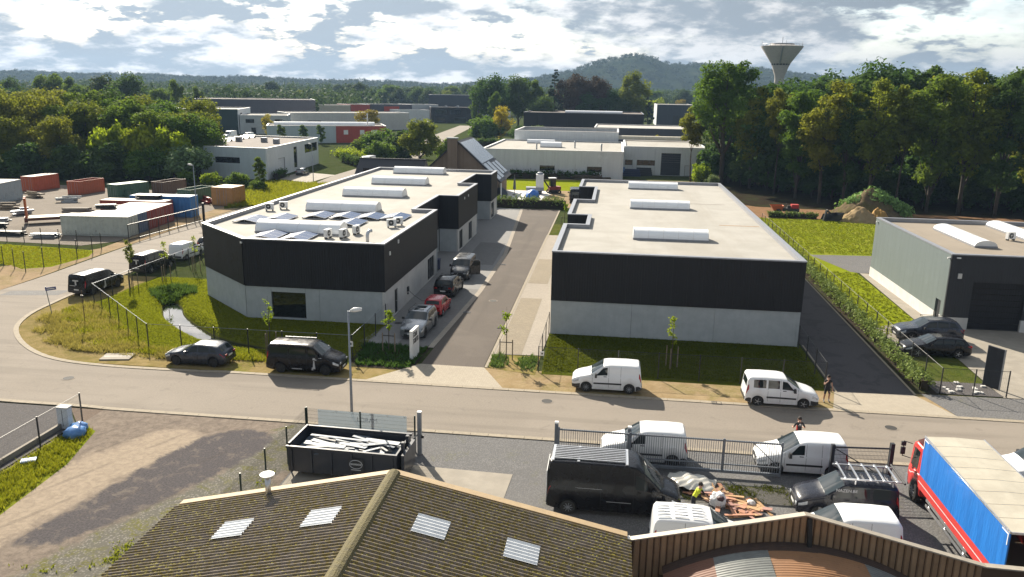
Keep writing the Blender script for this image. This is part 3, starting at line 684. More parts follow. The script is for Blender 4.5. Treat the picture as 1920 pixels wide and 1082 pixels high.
# ------------------------------------------------------------------ main buildings
def offset_poly(poly, d):
    """inward offset (positive) of a CCW polygon"""
    n = len(poly); out = []
    for i in range(n):
        p0, p1, p2 = Vector(poly[i - 1]), Vector(poly[i]), Vector(poly[(i + 1) % n])
        a = (p1 - p0).normalized(); b = (p2 - p1).normalized()
        na = Vector((-a.y, a.x)); nb = Vector((-b.y, b.x)); k = 1 + na.dot(nb)
        out.append(tuple(p1 + (na + nb) * (d / k)))
    return out
def ring(name, poly, d0, d1, z0, z1, mat, parent):
    a, b = offset_poly(poly, d0), offset_poly(poly, d1); n = len(poly)
    vs = [(x, y, z) for pl in (a, b) for z in (z0, z1) for x, y in pl]; fs = []
    for i in range(n):
        j = (i + 1) % n
        fs += [(i, j, n + j, n + i), (2 * n + j, 2 * n + i, 3 * n + i, 3 * n + j), (n + i, n + j, 3 * n + j, 3 * n + i), (j, i, 2 * n + i, 2 * n + j)]
    return MB().add(vs, fs).build(name, mat, parent)
def frame_at(p0, p1):
    d = (Vector(p1) - Vector(p0)); L = d.length; d /= L
    return d, Vector((d.y, -d.x)), L, math.atan2(d.y, d.x)      # along, outward, length, angle
def opening(parent, p0, p1, o):
    """window or door set back in its opening; frame with mullions, panes as its sub-parts"""
    d, n, L, ang = frame_at(p0, p1); u0, u1, za, zb, kind = o[:5]; opt = o[5] if len(o) > 5 else {}
    rec = opt.get('recess', 0.07); fw_ = opt.get('fw', 0.06); nd = opt.get('div', 1); fm = opt.get('frame', MT['black_metal']); gm = opt.get('glass', MT['glass'])
    org = Vector(p0) + d * u0 - n * rec; w, h = u1 - u0, zb - za
    nm = {'win': 'window', 'door': 'door', 'gate': 'roller_door'}[kind]
    mb = MB()
    mb.b2(0, 0, 0, fw_, 0.08, h).b2(w - fw_, 0, 0, w, 0.08, h).b2(fw_, 0, 0, w - fw_, 0.08, fw_).b2(fw_, 0, h - fw_, w - fw_, 0.08, h)
    for k in range(1, nd): mb.b2(w * k / nd - fw_ / 2, 0.002, fw_, w * k / nd + fw_ / 2, 0.078, h - fw_)
    f = mb.build(nm, fm, parent, (org.x, org.y, za), ang)
    if kind == 'gate':
        sl = max(4, int(h / 0.5))
        for k in range(sl): piece('door_panel', f, opt.get('panel', MT['black_clad']), (w / 2, 0.05, fw_ + (h - 2 * fw_) * (k + .5) / sl), (w - 2 * fw_, 0.04, (h - 2 * fw_) / sl - 0.02))
    elif kind == 'door' and not opt.get('glazed'):
        piece('door_leaf', f, opt.get('panel', MT['dark_clad']), (w / 2, 0.05, h / 2), (w - 2 * fw_, 0.04, h - 2 * fw_))
        piece('handle', f, MT['alu'], (w - fw_ - 0.1, 0.0, 1.0 if h > 1.5 else h / 2), (0.12, 0.05, 0.03))
    else:
        for k in range(nd): piece('pane', f, gm, (w * (k + .5) / nd, 0.045, h / 2), (w / nd - fw_, 0.02, h - 2 * fw_))
    return f
def wall(parent, p0, p1, z0, z1, mat, plen, name, inset=0.0, thick=0.19, openings=(), gap=0.012, trim=True):
    d, n, L, ang = frame_at(p0, p1)
    L2 = L - (thick + 0.003 if trim else 0.003)
    cuts = {0.0, L2}
    for o in openings: cuts |= {o[0], o[1]}
    k = plen
    while k < L2 - plen * 0.25:
        if all(abs(k - c) > 0.35 for c in cuts) and not any(o[0] < k < o[1] for o in openings): cuts.add(k)
        k += plen
    cuts = sorted(c for c in cuts if c <= L2)
    for a, b in zip(cuts[:-1], cuts[1:]):
        zs = [(z0, z1)]
        for o in openings:
            if a >= o[0] - 1e-6 and b <= o[1] + 1e-6:
                nz = []
                for (q0, q1) in zs:
                    if o[3] <= q0 or o[2] >= q1: nz.append((q0, q1)); continue
                    if o[2] > q0 + 0.02: nz.append((q0, o[2]))
                    if o[3] < q1 - 0.02: nz.append((o[3], q1))
                zs = nz
        g = gap if b - a > 0.5 else 0.0
        for q0, q1 in zs:
            c = Vector(p0) + d * (a + b) / 2 - n * (inset + thick / 2)
            piece(name, parent, mat, (c.x, c.y, (q0 + q1) / 2), (b - a - g, thick, q1 - q0 - 0.002), ang)
def convex(poly, i):
    n = len(poly); a = Vector(poly[(i + 1) % n]) - Vector(poly[i]); b = Vector(poly[(i + 2) % n]) - Vector(poly[(i + 1) % n])
    return a.x * b.y - a.y * b.x > 0
def ac_unit(loc, rz, label, two=False, group='air conditioners on the roofs'):
    e = empty('air_conditioner', label, 'air conditioner', loc, rz, group)
    MB().b2(-.42, -.16, .14, .42, .16, .78).build('casing', MT['white'], e)
    MB().b2(-.36, -.14, 0, -.28, .14, .14).b2(.28, -.14, 0, .36, .14, .14).build('foot_rail', MT['black'], e)
    mb = MB().lathe([(.25, 0), (.25, .012)], 20, (-.08, -.175, .46), 0, 'Y'); mb.build('fan_grille', MT['black_metal'], e)
    mb = MB(); [mb.b2(-.08 - r, -.181, .455, -.08 + r, -.178, .465) for r in (.24,)]; mb.b2(-.085, -.181, .22, -.075, -.178, .70); mb.lathe([(.06, 0), (.06, .006)], 12, (-.08, -.182, .46), 0, 'Y')
    mb.build('fan_guard', MT['white'], e)
    return e
def rooflight(loc, L, W, Hh, label, rz=0.0, ribs=6, cat='rooflight', mat=None, group='barrel rooflights'):
    """barrel rooflight lying along local X"""
    e = empty('barrel_rooflight', label, cat, loc, rz, group); mat = mat or MT['opal']
    MB().b2(-L / 2, -W / 2, 0, L / 2, W / 2, 0.16).build('curb', MT['coping'], e)
    n = 12
    prof = [(math.cos(math.pi * k / n) * (W / 2 - .04), 0.16 + math.sin(math.pi * k / n) * Hh) for k in range(n + 1)]
    seg = (L - .1) / ribs
    sm = MB().extrude(prof, 'X', -seg / 2 + .015, seg / 2 - .015).mesh('vault_segment', mat, angle=40)
    for k in range(ribs): link('vault_segment', sm, e, (-L / 2 + .05 + seg * (k + .5), 0, 0))
    rp = [(math.cos(math.pi * k / n) * (W / 2 - .025), 0.16 + math.sin(math.pi * k / n) * (Hh + .02)) for k in range(n + 1)]
    rm = MB().extrude(rp, 'X', -.02, .02).mesh('rib', MT['white'], angle=40)
    for k in range(ribs + 1): link('rib', rm, e, (-L / 2 + .05 + seg * k, 0, 0))
    return e
def main_building(name, label, poly, zc, zt, ops, claddings, conc, clad_len=1.15):
    """concrete panels below, cladding panels above, parapet and flat roof; one thing with its pieces as parts"""
    e = empty(name, label, 'building')
    n = len(poly)
    for i in range(n):
        p0, p1 = poly[i], poly[(i + 1) % n]
        op = ops.get(i, ())
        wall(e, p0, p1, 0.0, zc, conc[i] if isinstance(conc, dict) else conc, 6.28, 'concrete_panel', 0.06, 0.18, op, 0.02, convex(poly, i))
        for o in op: opening(e, p0, p1, (o[0], o[1], o[2], o[3], o[4], dict(recess=0.15, **(o[5] if len(o) > 5 else {}))))
        wall(e, p0, p1, zc, zt - 0.10, claddings, clad_len, 'cladding_panel', 0.0, 0.19, (), 0.006, convex(poly, i))
    ring('parapet', poly, 0.20, 0.33, zt - 0.45, zt - 0.10, MT['coping'], e)
    ring('coping', poly, -0.025, 0.36, zt - 0.098, zt, MT['coping'], e)
    MB().prism(offset_poly(poly, 0.22), zt - 0.50, zt - 0.36).build('roof', MT['roof_pale'], e)
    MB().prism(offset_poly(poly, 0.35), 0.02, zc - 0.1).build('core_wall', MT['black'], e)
    return e
PA = [(-29.6, 60), (-17.8, 60), (-17.8, 79.2), (-20.1, 79.2), (-20.1, 90.4), (-17.8, 90.4), (-17.8, 103.3), (-20.1, 103.3), (-20.1, 115.1), (-17.8, 115.1), (-17.8, 121), (-36.4, 121), (-36.4, 66.3)]
dk = {'panel': MT['black_clad']}
A = main_building('business_building', 'black and concrete business units with stepped side, solar panels and white rooflights on top', PA, 2.70, 6.65,
    {0: [(2.2, 5.1, 0.14, 2.3, 'win')], 1: [(3.0, 3.95, 0.04, 2.15, 'door', dk), (15.0, 17.9, 0.08, 2.25, 'win', {'div': 3})],
     5: [(0.8, 2.9, 0.06, 2.35, 'win', {'div': 2}), (6.8, 9.3, 0.06, 2.35, 'win', {'div': 2})], 9: [(0.6, 3.2, 0.06, 2.35, 'win', {'div': 2})]}, MT['black_clad'],
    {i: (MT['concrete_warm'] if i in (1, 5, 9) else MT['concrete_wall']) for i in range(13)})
for (y, z) in ((61.5, 5.6), (64.1, 6.1)): piece('wall_lamp', A, MT['white'], (-17.76, y, z), (0.08, 0.22, 0.30))
for (y, z) in ((94.0, 5.9), (96.5, 5.9)): piece('wall_lamp', A, MT['white'], (-17.76, y, z), (0.08, 0.2, 0.28))
piece('charger', A, MT['black'], (-17.79, 67.1, 1.25), (0.16, 0.3, 0.42)); piece('charger_plug', A, MT['black'], (-17.8, 67.1, 0.85), (0.1, 0.14, 0.16))
piece('camera', A, MT['white'], (-29.66, 59.92, 6.3), (0.14, 0.14, 0.12))
PB = [(-4.5, 60), (14.4, 60), (14.4, 112.5), (-4.5, 112.5), (-4.5, 103.5), (-2.45, 103.5), (-2.45, 91), (-4.5, 91), (-4.5, 79.3), (-2.45, 79.3), (-2.45, 73.4), (-4.5, 73.4)]
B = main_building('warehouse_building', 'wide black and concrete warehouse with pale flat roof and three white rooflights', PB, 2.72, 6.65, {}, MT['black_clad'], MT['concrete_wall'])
# seams and stains that lie on its roof
MB().b2(10.2, 77.6, 6.292, 13.9, 77.9, 6.296).build('roof_seam', MT['rust'], B); MB().b2(8.4, 92.6, 6.292, 12.6, 92.72, 6.296).build('roof_seam', MT['roof_brown'], B)
for y, L, lab in ((106.2, 6.4, 'white barrel rooflight farthest back on the right-hand pale roof'), (88.0, 6.4, 'white barrel rooflight in the middle of the right-hand pale roof'), (69.3, 6.4, 'white barrel rooflight nearest the front edge of the right-hand pale roof')):
    rooflight((5.0, y, 6.29), L, 2.2, 0.75, lab, 0, 5)
for y, x, L, lab in ((116.5, -28.8, 7.6, 'first white barrel rooflight at the back end of the solar roof'), (102.6, -28.0, 7.3, 'second white barrel rooflight from the back end of the solar roof'),
                     (90.2, -27.7, 7.2, 'third white barrel rooflight, beside a dark unit, on the solar roof'), (78.4, -27.4, 7.4, 'white barrel rooflight behind the row of blue solar panels'),
                     (65.6, -26.8, 7.6, 'white barrel rooflight between the solar panels nearest the front edge')):
    rooflight((x, y, 6.29), L, 2.3, 0.85, lab, 0, 4)
# solar panels set in low tents on the left roof
def solar_tent(x, y, rz, label, n=3):
    e = empty('solar_panel', label, 'solar panel', (x, y, 6.29), rz, 'solar panels on the left roof')
    for s in (-1, 1):
        p = MB().box((0, 0, 0), (1.02 * n, 1.15, 0.035)).build('panel', MT['solar'], e, (0, s * 0.60, 0.25), (s * R(-11), 0, 0))
        MB().b2(-.51 * n - .015, -.59, -.02, -.51 * n, .59, .022).b2(.51 * n, -.59, -.02, .51 * n + .015, .59, .022).b2(-.51 * n, -.59, -.02, .51 * n, -.575, .022).b2(-.51 * n, .575, -.02, .51 * n, .59, .022).b2(-.52, -.575, .0, -.50, .575, .0195).b2(.50, -.575, .0, .52, .575, .0195).build('frame', MT['alu'], p)
    for k in (-1, 1):
        x_ = k * (.51 * n - .06)
        MB().bar((x_, -1.12, .06), (x_, 1.12, .06), .05).bar((x_, 0, .06), (x_, 0, .34), .05).bar((x_, -1.12, .06), (x_, -1.12, .13), .05).bar((x_, 1.12, .06), (x_, 1.12, .13), .05).build('support', MT['steel_grey'], e)
    return e
def tent_row(spots, name):
    for i, (x, y, lab) in enumerate(spots): solar_tent(x, y, R(90), lab)
tent_row([(-33.6, 70.3, 'silvery pair of solar panels nearest the left roof corner'), (-31.4, 71.8, 'silvery pair of solar panels second from the left roof corner'),
          (-28.6, 62.8, 'blue pair of solar panels at the front edge, left one'), (-25.9, 62.7, 'blue pair of solar panels at the front edge beside white air units'),
          (-28.4, 74.0, 'blue pair of solar panels, first of the middle row'), (-25.8, 74.2, 'blue pair of solar panels, second of the middle row'),
          (-23.3, 74.4, 'grey-blue pair of solar panels, third of the middle row'), (-20.9, 74.8, 'blue pair of solar panels at the roof side, last of the middle row'),
          (-24.0, 70.4, 'small dark pair of solar panels just right of the front rooflight')], 'tents')
ac_unit((-34.6, 76.6, 6.29), R(8), 'white air conditioner with round fan by the left roof edge'); ac_unit((-33.7, 78.0, 6.29), R(8), 'dark-sided air conditioner behind the fan unit at the left roof edge')
ac_unit((-23.6, 63.3, 6.29), R(80), 'white air conditioner, first of three near the front roof edge'); ac_unit((-22.4, 63.6, 6.29), R(80), 'white air conditioner, second of three near the front roof edge'); ac_unit((-21.9, 65.6, 6.29), R(80), 'white air conditioner, rearmost of three near the front roof edge')
ac_unit((-19.9, 69.6, 6.29), R(30), 'white air conditioner near the right roof edge by the vent pipe'); ac_unit((-19.6, 70.8, 6.29), R(30), 'white air conditioner just behind the one at the right roof edge')
ac_unit((-25.5, 92.6, 6.29), R(0), 'dark-fronted air conditioner behind the third rooflight')
e = empty('vent_pipe', 'silver bent vent pipe standing at the front right roof corner', 'vent pipe', (-19.55, 61.3, 6.29))
MB().tube([(0, 0, 0), (0, 0, .75), (.03, .05, .95), (.12, .15, 1.08), (.28, .3, 1.1)], .14, 12).build('duct', MT['alu'], e, smooth=True)
MB().lathe([(.2, 0), (.18, .1)], 12).build('flashing', MT['alu'], e)
# grey building on the right
PC = [(27.4, 67.3), (50, 67.3), (50, 87), (27.4, 87)]
e = empty('grey_workshop', 'grey-green metal workshop with concrete plinth and big dark roller door', 'building'); Cb = e
for i in range(4):
    p0, p1 = PC[i], PC[(i + 1) % 4]
    op = {0: [(1.95, 6.0, 0.02, 4.05, 'gate', {'recess': 0.2})], 3: [(17.75, 18.85, 0.05, 2.15, 'door', {'panel': MT['dark_clad'], 'frame': MT['green_clad'], 'recess': 0.1})]}.get(i, [])
    wall(e, p0, p1, 0.0, 1.0, MT['concrete_pale'], 4.0, 'plinth_panel', -0.03, 0.22, op, 0.02, True)
    wall(e, p0, p1, 1.0, 6.2, MT['green_clad'] if i == 3 else MT['dark_clad'], 1.1, 'cladding_panel', 0.0, 0.19, op, 0.006, True)
    for o in op: opening(e, p0, p1, o)
ring('parapet', PC, 0.2, 0.32, 5.9, 6.2, MT['coping'], e); ring('coping', PC, -0.025, 0.36, 6.202, 6.3, MT['coping'], e)
MB().prism(offset_poly(PC, .22), 5.75, 5.92).build('roof', MT['roof_tan'], e)
piece('wall_lamp', e, MT['concrete_pale'], (28.2, 67.25, 4.5), (0.3, 0.1, 0.42))
for y in (67.6, 86.3): piece('camera', e, MT['white'], (27.3, y, 5.9), (0.2, 0.12, 0.12))
piece('camera', e, MT['white'], (27.9, 67.2, 6.0), (0.3, 0.12, 0.1))
def big_skylight(loc, L, W, label):
    e = rooflight(loc, L, W, 0.45, label, R(90), 3, mat=MT['opal']); return e
big_skylight((32.3, 77.6, 5.93), 9.6, 1.9, 'long glazed rooflight on the tan roof of the grey workshop')
big_skylight((38.6, 81.0, 5.93), 9.6, 1.9, 'glazed rooflight at the frame edge on the tan workshop roof')
ac_unit((36.3, 77.4, 5.93), R(20), 'white air conditioner on the tan workshop roof')
# ------------------------------------------------------------------ buildings farther away
def shed(name, label, poly, h, wm, rm, ops=None, coping=None, plinth=None, plen=6.0, units=0, cat='building', par=0.35):
    e = empty(name, label, cat); n = len(poly); ops = ops or {}
    for i in range(n):
        p0, p1 = poly[i], poly[(i + 1) % n]; op = ops.get(i, [])
        m = wm[i] if isinstance(wm, dict) else wm
        wall(e, p0, p1, 0.0, h - 0.1, m, plen, 'wall_panel', 0.0, 0.25, op, 0.03, convex(poly, i))
        for o in op: opening(e, p0, p1, o)
    ring('coping', poly, -0.03, 0.45, h - 0.098, h, coping or MT['coping'], e)
    MB().prism(offset_poly(poly, .2), h - par - .2, h - par).build('roof', rm, e)
    for k in range(units):
        rr = random.Random(len(name) * 7 + k); c = (Vector(poly[0]) + Vector(poly[2])) / 2
        MB().box((c.x + rr.uniform(-6, 6), c.y + rr.uniform(-5, 5), h + .2), (1.2, 1.0, 1.1)).build('roof_unit', MT['steel_grey'], e)
    return e
def rect(x0, y0, x1, y1): return [(x0, y0), (x1, y0), (x1, y1), (x0, y1)]
wdark = {'recess': .1, 'fw': .08}
wv = lambda u0, u1, z0, z1, div=1, **k: (u0, u1, z0, z1, 'win', dict(recess=.1, fw=.08, div=div, **k))
dv = lambda u0, u1, z0, z1, mat=None: (u0, u1, z0, z1, 'gate', dict(recess=.15, fw=.1, panel=mat or MT['dark_clad']))
shed('pale_blue_building', 'pale blue-grey two-storey box building beyond the container yard', [(-88, 157.5), (-70, 155), (-73.5, 193), (-91.5, 195.5)], 6.4, {0: MT['blue_clad'], 1: MT['pale_clad'], 2: MT['blue_clad'], 3: MT['blue_clad']}, MT['roof_brown'],
     {0: [wv(6.1, 11.9, 3.1, 4.3, 3)], 1: [dv(7, 11.5, .05, 3.7, MT['pale_clad']), wv(18, 20.4, .8, 5.4, 1), wv(26.5, 37, 3.4, 5.4, 5)]}, MT['white'], units=3)
# plants and black solar rails on its roof
e = empty('roof_rails', 'row of dark solar frames along the back of the pale blue building roof', 'solar frames', (-89.2, 177, 6.1), R(4))
for k in range(9): MB().add([(-1.2, 0, 0), (1.2, 0, 0), (1.2, 1.5, .7), (-1.2, 1.5, .7), (-1.2, 1.5, 0), (1.2, 1.5, 0)], [(0, 1, 2, 3), (3, 2, 5, 4), (0, 3, 4), (1, 5, 2)]).build('rail_frame', MT['black'], e, (0, -16 + k * 3.6, 0))
shed('white_workshop', 'long white workshop with pale roof behind the works yard', rect(-29.5, 176, 1.7, 212), 6.0, MT['pale_clad'], MT['roof_pale'],
     {0: [dv(.3, 3.2, .05, 3.9, MT['black_clad']), wv(13.0, 16.3, 1.5, 2.6, 2), wv(23.4, 26.6, 1.5, 2.6, 2)]}, MT['white'], plen=5.2)
shed('white_workshop_wing', 'white workshop wing with tall dark door next to the wood', rect(1.8, 187.5, 20.5, 224), 6.5, MT['pale_clad'], MT['roof_pale'],
     {0: [wv(.4, 2.1, 2.2, 3.4, 1), wv(3.1, 7.2, 2.2, 3.4, 3), dv(8.6, 13.0, .05, 5.1, MT['navy_clad']), (14.0, 15.3, .05, 2.4, 'door', {'panel': MT['pale_clad']})]}, MT['white'], plen=4.7)
rooflight((-18.8, 203, 5.68), 7.0, 2.0, .8, 'small dome rooflight left on the white workshop roof', 0, 4, group='far rooflights')
rooflight((-15.2, 190, 5.68), 5.0, 3.2, 1.1, 'rounded rooflight nearest the front of the white workshop roof', 0, 3, group='far rooflights')
tan_opal = M('weathered_rooflight', (0.50, 0.46, 0.36), (0.42, 0.38, 0.29), 2, .5)
rooflight((1.5, 215.5, 6.4), 34.0, 2.6, .9, 'very long yellowed barrel rooflight across the white workshops', 0, 12, mat=tan_opal, group='far rooflights')
for x, y, lab in ((-17.5, 178.5, 'thin dark flue at the front edge of the white workshop roof'), (-3.2, 179.5, 'thicker dark flue near the right end of the white workshop roof'), (-9.5, 188, 'slim pale flue in the middle of the white workshop roof')):
    e = empty('roof_flue', lab, 'flue', (x, y, 5.68)); MB().tube([(0, 0, 0), (0, 0, 1.5)], .16, 8).build('pipe', MT['steel_grey'], e); MB().lathe([(.28, 1.45), (.05, 1.75)], 10).build('cap', MT['steel_grey'], e)
shed('white_rear_hall', 'taller pale hall standing behind the white workshop', rect(-27.0, 214, .5, 236), 8.3, MT['pale_clad'], MT['roof_brown'], {}, MT['white'], par=.9)
shed('low_grey_hall', 'low grey hall with beige roof in front of the black hall', rect(-8, 288, 28, 320), 6.3, MT['purple_clad'], MT['roof_white'], {}, MT['white'])
shed('black_hall', 'long black hall below the row of tall trees', rect(-38, 330, 10.5, 372), 10.0, MT['black_clad'], MT['roof_brown'], {}, MT['coping'])
rooflight((-10, 345, 9.7), 24.0, 3, .8, 'flat white rooflight strip on top of the long black hall', 0, 6, group='far rooflights')
shed('dark_depot', 'dark depot with white corner beyond the black hall', rect(22, 470, 42, 510), 12.0, {0: MT['navy_clad'], 1: MT['navy_clad'], 2: MT['navy_clad'], 3: MT['pale_clad']}, MT['roof_white'], {0: [dv(9, 14, .05, 6)]}, MT['white'])
shed('slate_hall', 'large slate-coloured hall above the trees on the left', [(-192, 352), (-143, 374), (-160, 412), (-209, 390)], 12.5, MT['purple_clad'], MT['roof_brown'], {}, MT['coping'])
shed('green_hall', 'dark green hall with light roof left of the grey office', [(-171, 296), (-147.5, 303), (-156, 332), (-179, 325)], 9.6, {0: MT['teal_clad'], 1: MT['pale_clad'], 2: MT['teal_clad'], 3: MT['teal_clad']}, MT['roof_pale'],
     {1: [wv(4, 9, 6.0, 8.0, 2)]}, MT['white'])
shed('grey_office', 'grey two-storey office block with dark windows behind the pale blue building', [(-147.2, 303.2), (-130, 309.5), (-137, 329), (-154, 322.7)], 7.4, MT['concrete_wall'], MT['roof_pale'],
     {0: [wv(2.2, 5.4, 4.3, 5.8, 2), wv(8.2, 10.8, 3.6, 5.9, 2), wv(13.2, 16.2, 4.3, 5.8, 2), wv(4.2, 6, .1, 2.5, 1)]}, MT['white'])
shed('long_pale_hall', 'long pale brick hall with wide dark loading opening in the distance', [(-141, 334), (-95, 365), (-106, 381), (-152, 350)], 7.6, MT['concrete_warm'], MT['roof_white'],
     {0: [dv(9, 15, .1, 4.2, MT['black']), wv(2, 3.6, .2, 2.4, 1), wv(20, 24, 1.2, 2.6, 2)]}, MT['white'])
shed('cream_hall', 'cream hall end in the far row of halls', [(-163, 424), (-147, 437), (-160, 452), (-176, 439)], 9.0, M('cream_render', (.5, .47, .38), None, 2, .8), MT['roof_pale'], {0: [wv(6, 13, 2, 3.4, 3)]}, MT['white'])
shed('red_hall', 'bright red fronted hall in the far row', [(-146.8, 437.2), (-138, 444), (-151, 459), (-160, 452)], 9.4, MT['red_clad'], MT['roof_pale'], {0: [wv(3.5, 8, 3.0, 5.5, 2)]}, MT['white'])
e = shed('slate_shop', 'slate hall with red sign panel in the far row', [(-137.6, 444.2), (-117.5, 458), (-130, 472), (-150, 458)], 9.6, MT['purple_clad'], MT['roof_white'], {}, MT['white'])
pc = Vector((-137.6, 444.2)) + (Vector((-117.5, 458)) - Vector((-137.6, 444.2))) * .5; piece('sign_panel', e, MT['red_clad'], (pc.x + .1, pc.y - .2, 6.6), (9, .15, 3.6), math.atan2(13.8, 20.1)); piece('sign_strip', e, MT['white'], (pc.x + .16, pc.y - .26, 4.2), (10, .1, .9), math.atan2(13.8, 20.1))
shed('grey_block_hall', 'plain light grey hall at the end of the far row', [(-117.2, 458.2), (-104, 467), (-116, 482), (-130, 472)], 9.6, MT['concrete_wall'], MT['roof_white'], {}, MT['white'])
shed('navy_hall', 'navy and white hall at the far right of the industrial estate', [(-133, 566), (-96, 574), (-102, 610), (-139, 602)], 14.5, MT['navy_clad'], MT['roof_white'], {}, MT['white'])
shed('white_end_hall', 'white hall joined to the navy hall far away', [(-95.6, 574.2), (-76, 578), (-82, 612), (-101.6, 609)], 14.0, MT['pale_clad'], MT['roof_white'], {0: [wv(5, 8, 6, 9, 1), wv(12, 15, 6, 9, 1)]}, MT['white'])
shed('black_office', 'black modern office with flat roof beside the distant street', [(-104, 448), (-80, 456), (-86, 476), (-110, 468)], 8.6, MT['black_clad'], MT['roof_brown'], {0: [wv(2, 9, 4.5, 7.2, 4), wv(11, 17, 4.5, 7.2, 3), wv(3, 8, .5, 3.2, 3), wv(13, 20, .5, 3.2, 3)]}, MT['coping'], units=2)
shed('low_white_hall', 'low white hall in front of the black office', [(-119, 436), (-104.5, 447), (-113, 458), (-127.5, 447)], 7.0, MT['pale_clad'], MT['roof_white'], {}, MT['white'])
e = shed('red_brick_hall', 'long low hall, half grey and half red brick, with a barrel rooflight', [(-116, 258), (-79.5, 274), (-86, 290), (-122.5, 274)], 5.8, MT['blue_clad'], MT['roof_brown'], {}, MT['white'])
d_, n_, L_, an_ = frame_at((-116, 258), (-79.5, 274)); q = Vector((-116, 258)) + d_ * 31.2 + n_ * .12
piece('brick_facing', e, MT['red_clad'], (q.x, q.y, 2.85), (17, .2, 5.6), an_)
for u in (26, 31.5, 36): q = Vector((-116, 258)) + d_ * u + n_ * .24; piece('window', e, MT['white'], (q.x, q.y, 3.6), (1.5, .1, 1.5), an_)
q = (Vector((-116, 258)) + Vector((-86, 290))) / 2
rooflight((-100.5, 271.0, 5.6), 34, 3.2, 1.1, 'long silver barrel rooflight on the red and grey hall', an_, 10, group='far rooflights')
e = empty('hall_chimney', 'thin white chimney on the red and grey hall', 'chimney', (-86.5, 275, 5.4)); MB().tube([(0, 0, 0), (0, 0, 4.2)], .22, 8).build('pipe', MT['white'], e); MB().lathe([(.35, 4.1), (.1, 4.5)], 8).build('cap', MT['white'], e)
# house with steep roof and solar panels behind the left building
e = empty('brick_house', 'brick house with steep dark roof, chimney and solar panels behind the left building', 'house', (0, 0, 0))
brick = paving('brown_brick', (0.22, 0.165, 0.13), (0.18, 0.135, 0.105), (0.30, 0.27, 0.23), .22, .08)
tile = M('dark_roof_tile', (0.030, 0.031, 0.040), (0.022, 0.022, 0.029), 6, .6, stretch=(1, 5, 5))
hx0, hx1, hy0, hy1, hz, rzp, rx = -34.2, -20.4, 137.5, 151.0, 3.4, 9.7, -27.3
MB().add([(hx0, hy0, 0), (hx1, hy0, 0), (hx1, hy0, hz), (rx, hy0, rzp), (hx0, hy0, hz), (hx0, hy1, 0), (hx1, hy1, 0), (hx1, hy1, hz), (rx, hy1, rzp), (hx0, hy1, hz)],
         [(0, 1, 2, 3, 4), (9, 8, 7, 6, 5), (1, 6, 7, 2), (5, 0, 4, 9)]).build('wall', brick, e)
def slope(xa, za, xb, zb, nm):
    t = .22; n = Vector((-(zb - za), 0, xb - xa)).normalized() * (1 if xb > xa else -1); ov = .35
    a, b = Vector((xa, 0, za)) + n * .02, Vector((xb, 0, zb)) + n * .02
    vs = [(p.x, y, p.z) for y in (hy0 - ov, hy1 + ov) for p in (a, b, b + n * t, a + n * t)]
    o = MB().add(vs, [(0, 1, 2, 3), (7, 6, 5, 4), (0, 4, 5, 1), (1, 5, 6, 2), (2, 6, 7, 3), (3, 7, 4, 0)]).build(nm, tile, e); return a, b, n * t
slope(hx0 - .5, hz - .45, rx, rzp, 'roof'); a, b, nt = slope(rx, rzp, hx1 + .7, hz - .55, 'roof')
slv = M('silver_panel', (0.30, 0.33, 0.37), (0.24, 0.27, 0.31), 3, .15, .2, big=0)
dv_ = (b - a); pts = [(0.04, .55, 0.0, 1.0), (.57, .95, 0.0, .22), (.57, .95, .28, .48), (.62, .90, .55, .72), (.62, .90, .78, .97)]
for f0, f1, g0, g1 in pts:
    y0, y1 = hy0 + (hy1 - hy0) * g0, hy0 + (hy1 - hy0) * g1; p0, p1 = a + dv_ * f0 + nt * 1.02, a + dv_ * f1 + nt * 1.02; u = nt.normalized() * .06
    MB().add([(p.x, y, p.z) for y in (y0, y1) for p in (p0, p1, p1 + u, p0 + u)], [(0, 1, 2, 3), (7, 6, 5, 4), (0, 4, 5, 1), (1, 5, 6, 2), (2, 6, 7, 3), (3, 7, 4, 0)]).build('solar_panel', slv, e)
MB().b2(-28.9, 136.7, 0, -27.2, 137.45, 10.3).build('chimney', brick, e); MB().b2(-29.0, 136.6, 10.3, -27.1, 137.55, 10.5).build('chimney_cap', MT['concrete_wall'], e)
piece('side_door', e, MT['black'], (-20.34, 141, 1.2), (.1, 1.4, 2.2)); piece('white_post', e, MT['white'], (-19.6, 138, 1.4), (.2, .2, 2.8))
e = empty('tiled_annex', 'low annex with dark tiled roof left of the brick house', 'annex')
MB().b2(-46.5, 140, 0, -34.6, 148, 2.6).build('wall', brick, e)
MB().add([(-46.9, 139.4, 2.5), (-34.4, 139.4, 2.5), (-34.4, 144, 5.9), (-46.9, 144, 5.9), (-46.9, 148.6, 2.5), (-34.4, 148.6, 2.5)], [(0, 1, 2, 3), (3, 2, 5, 4), (0, 3, 4), (1, 5, 2)]).build('roof', tile, e)
for k in range(26): piece('ridge_tile', e, tile, (-46.7 + k * .48, 144, 5.95), (.44, .28, .14))
for k in range(3): piece('roof_window', e, MT['glass'], (-45 + k * 3.8, 141.5, 4.12), (1.0, .7, .5))
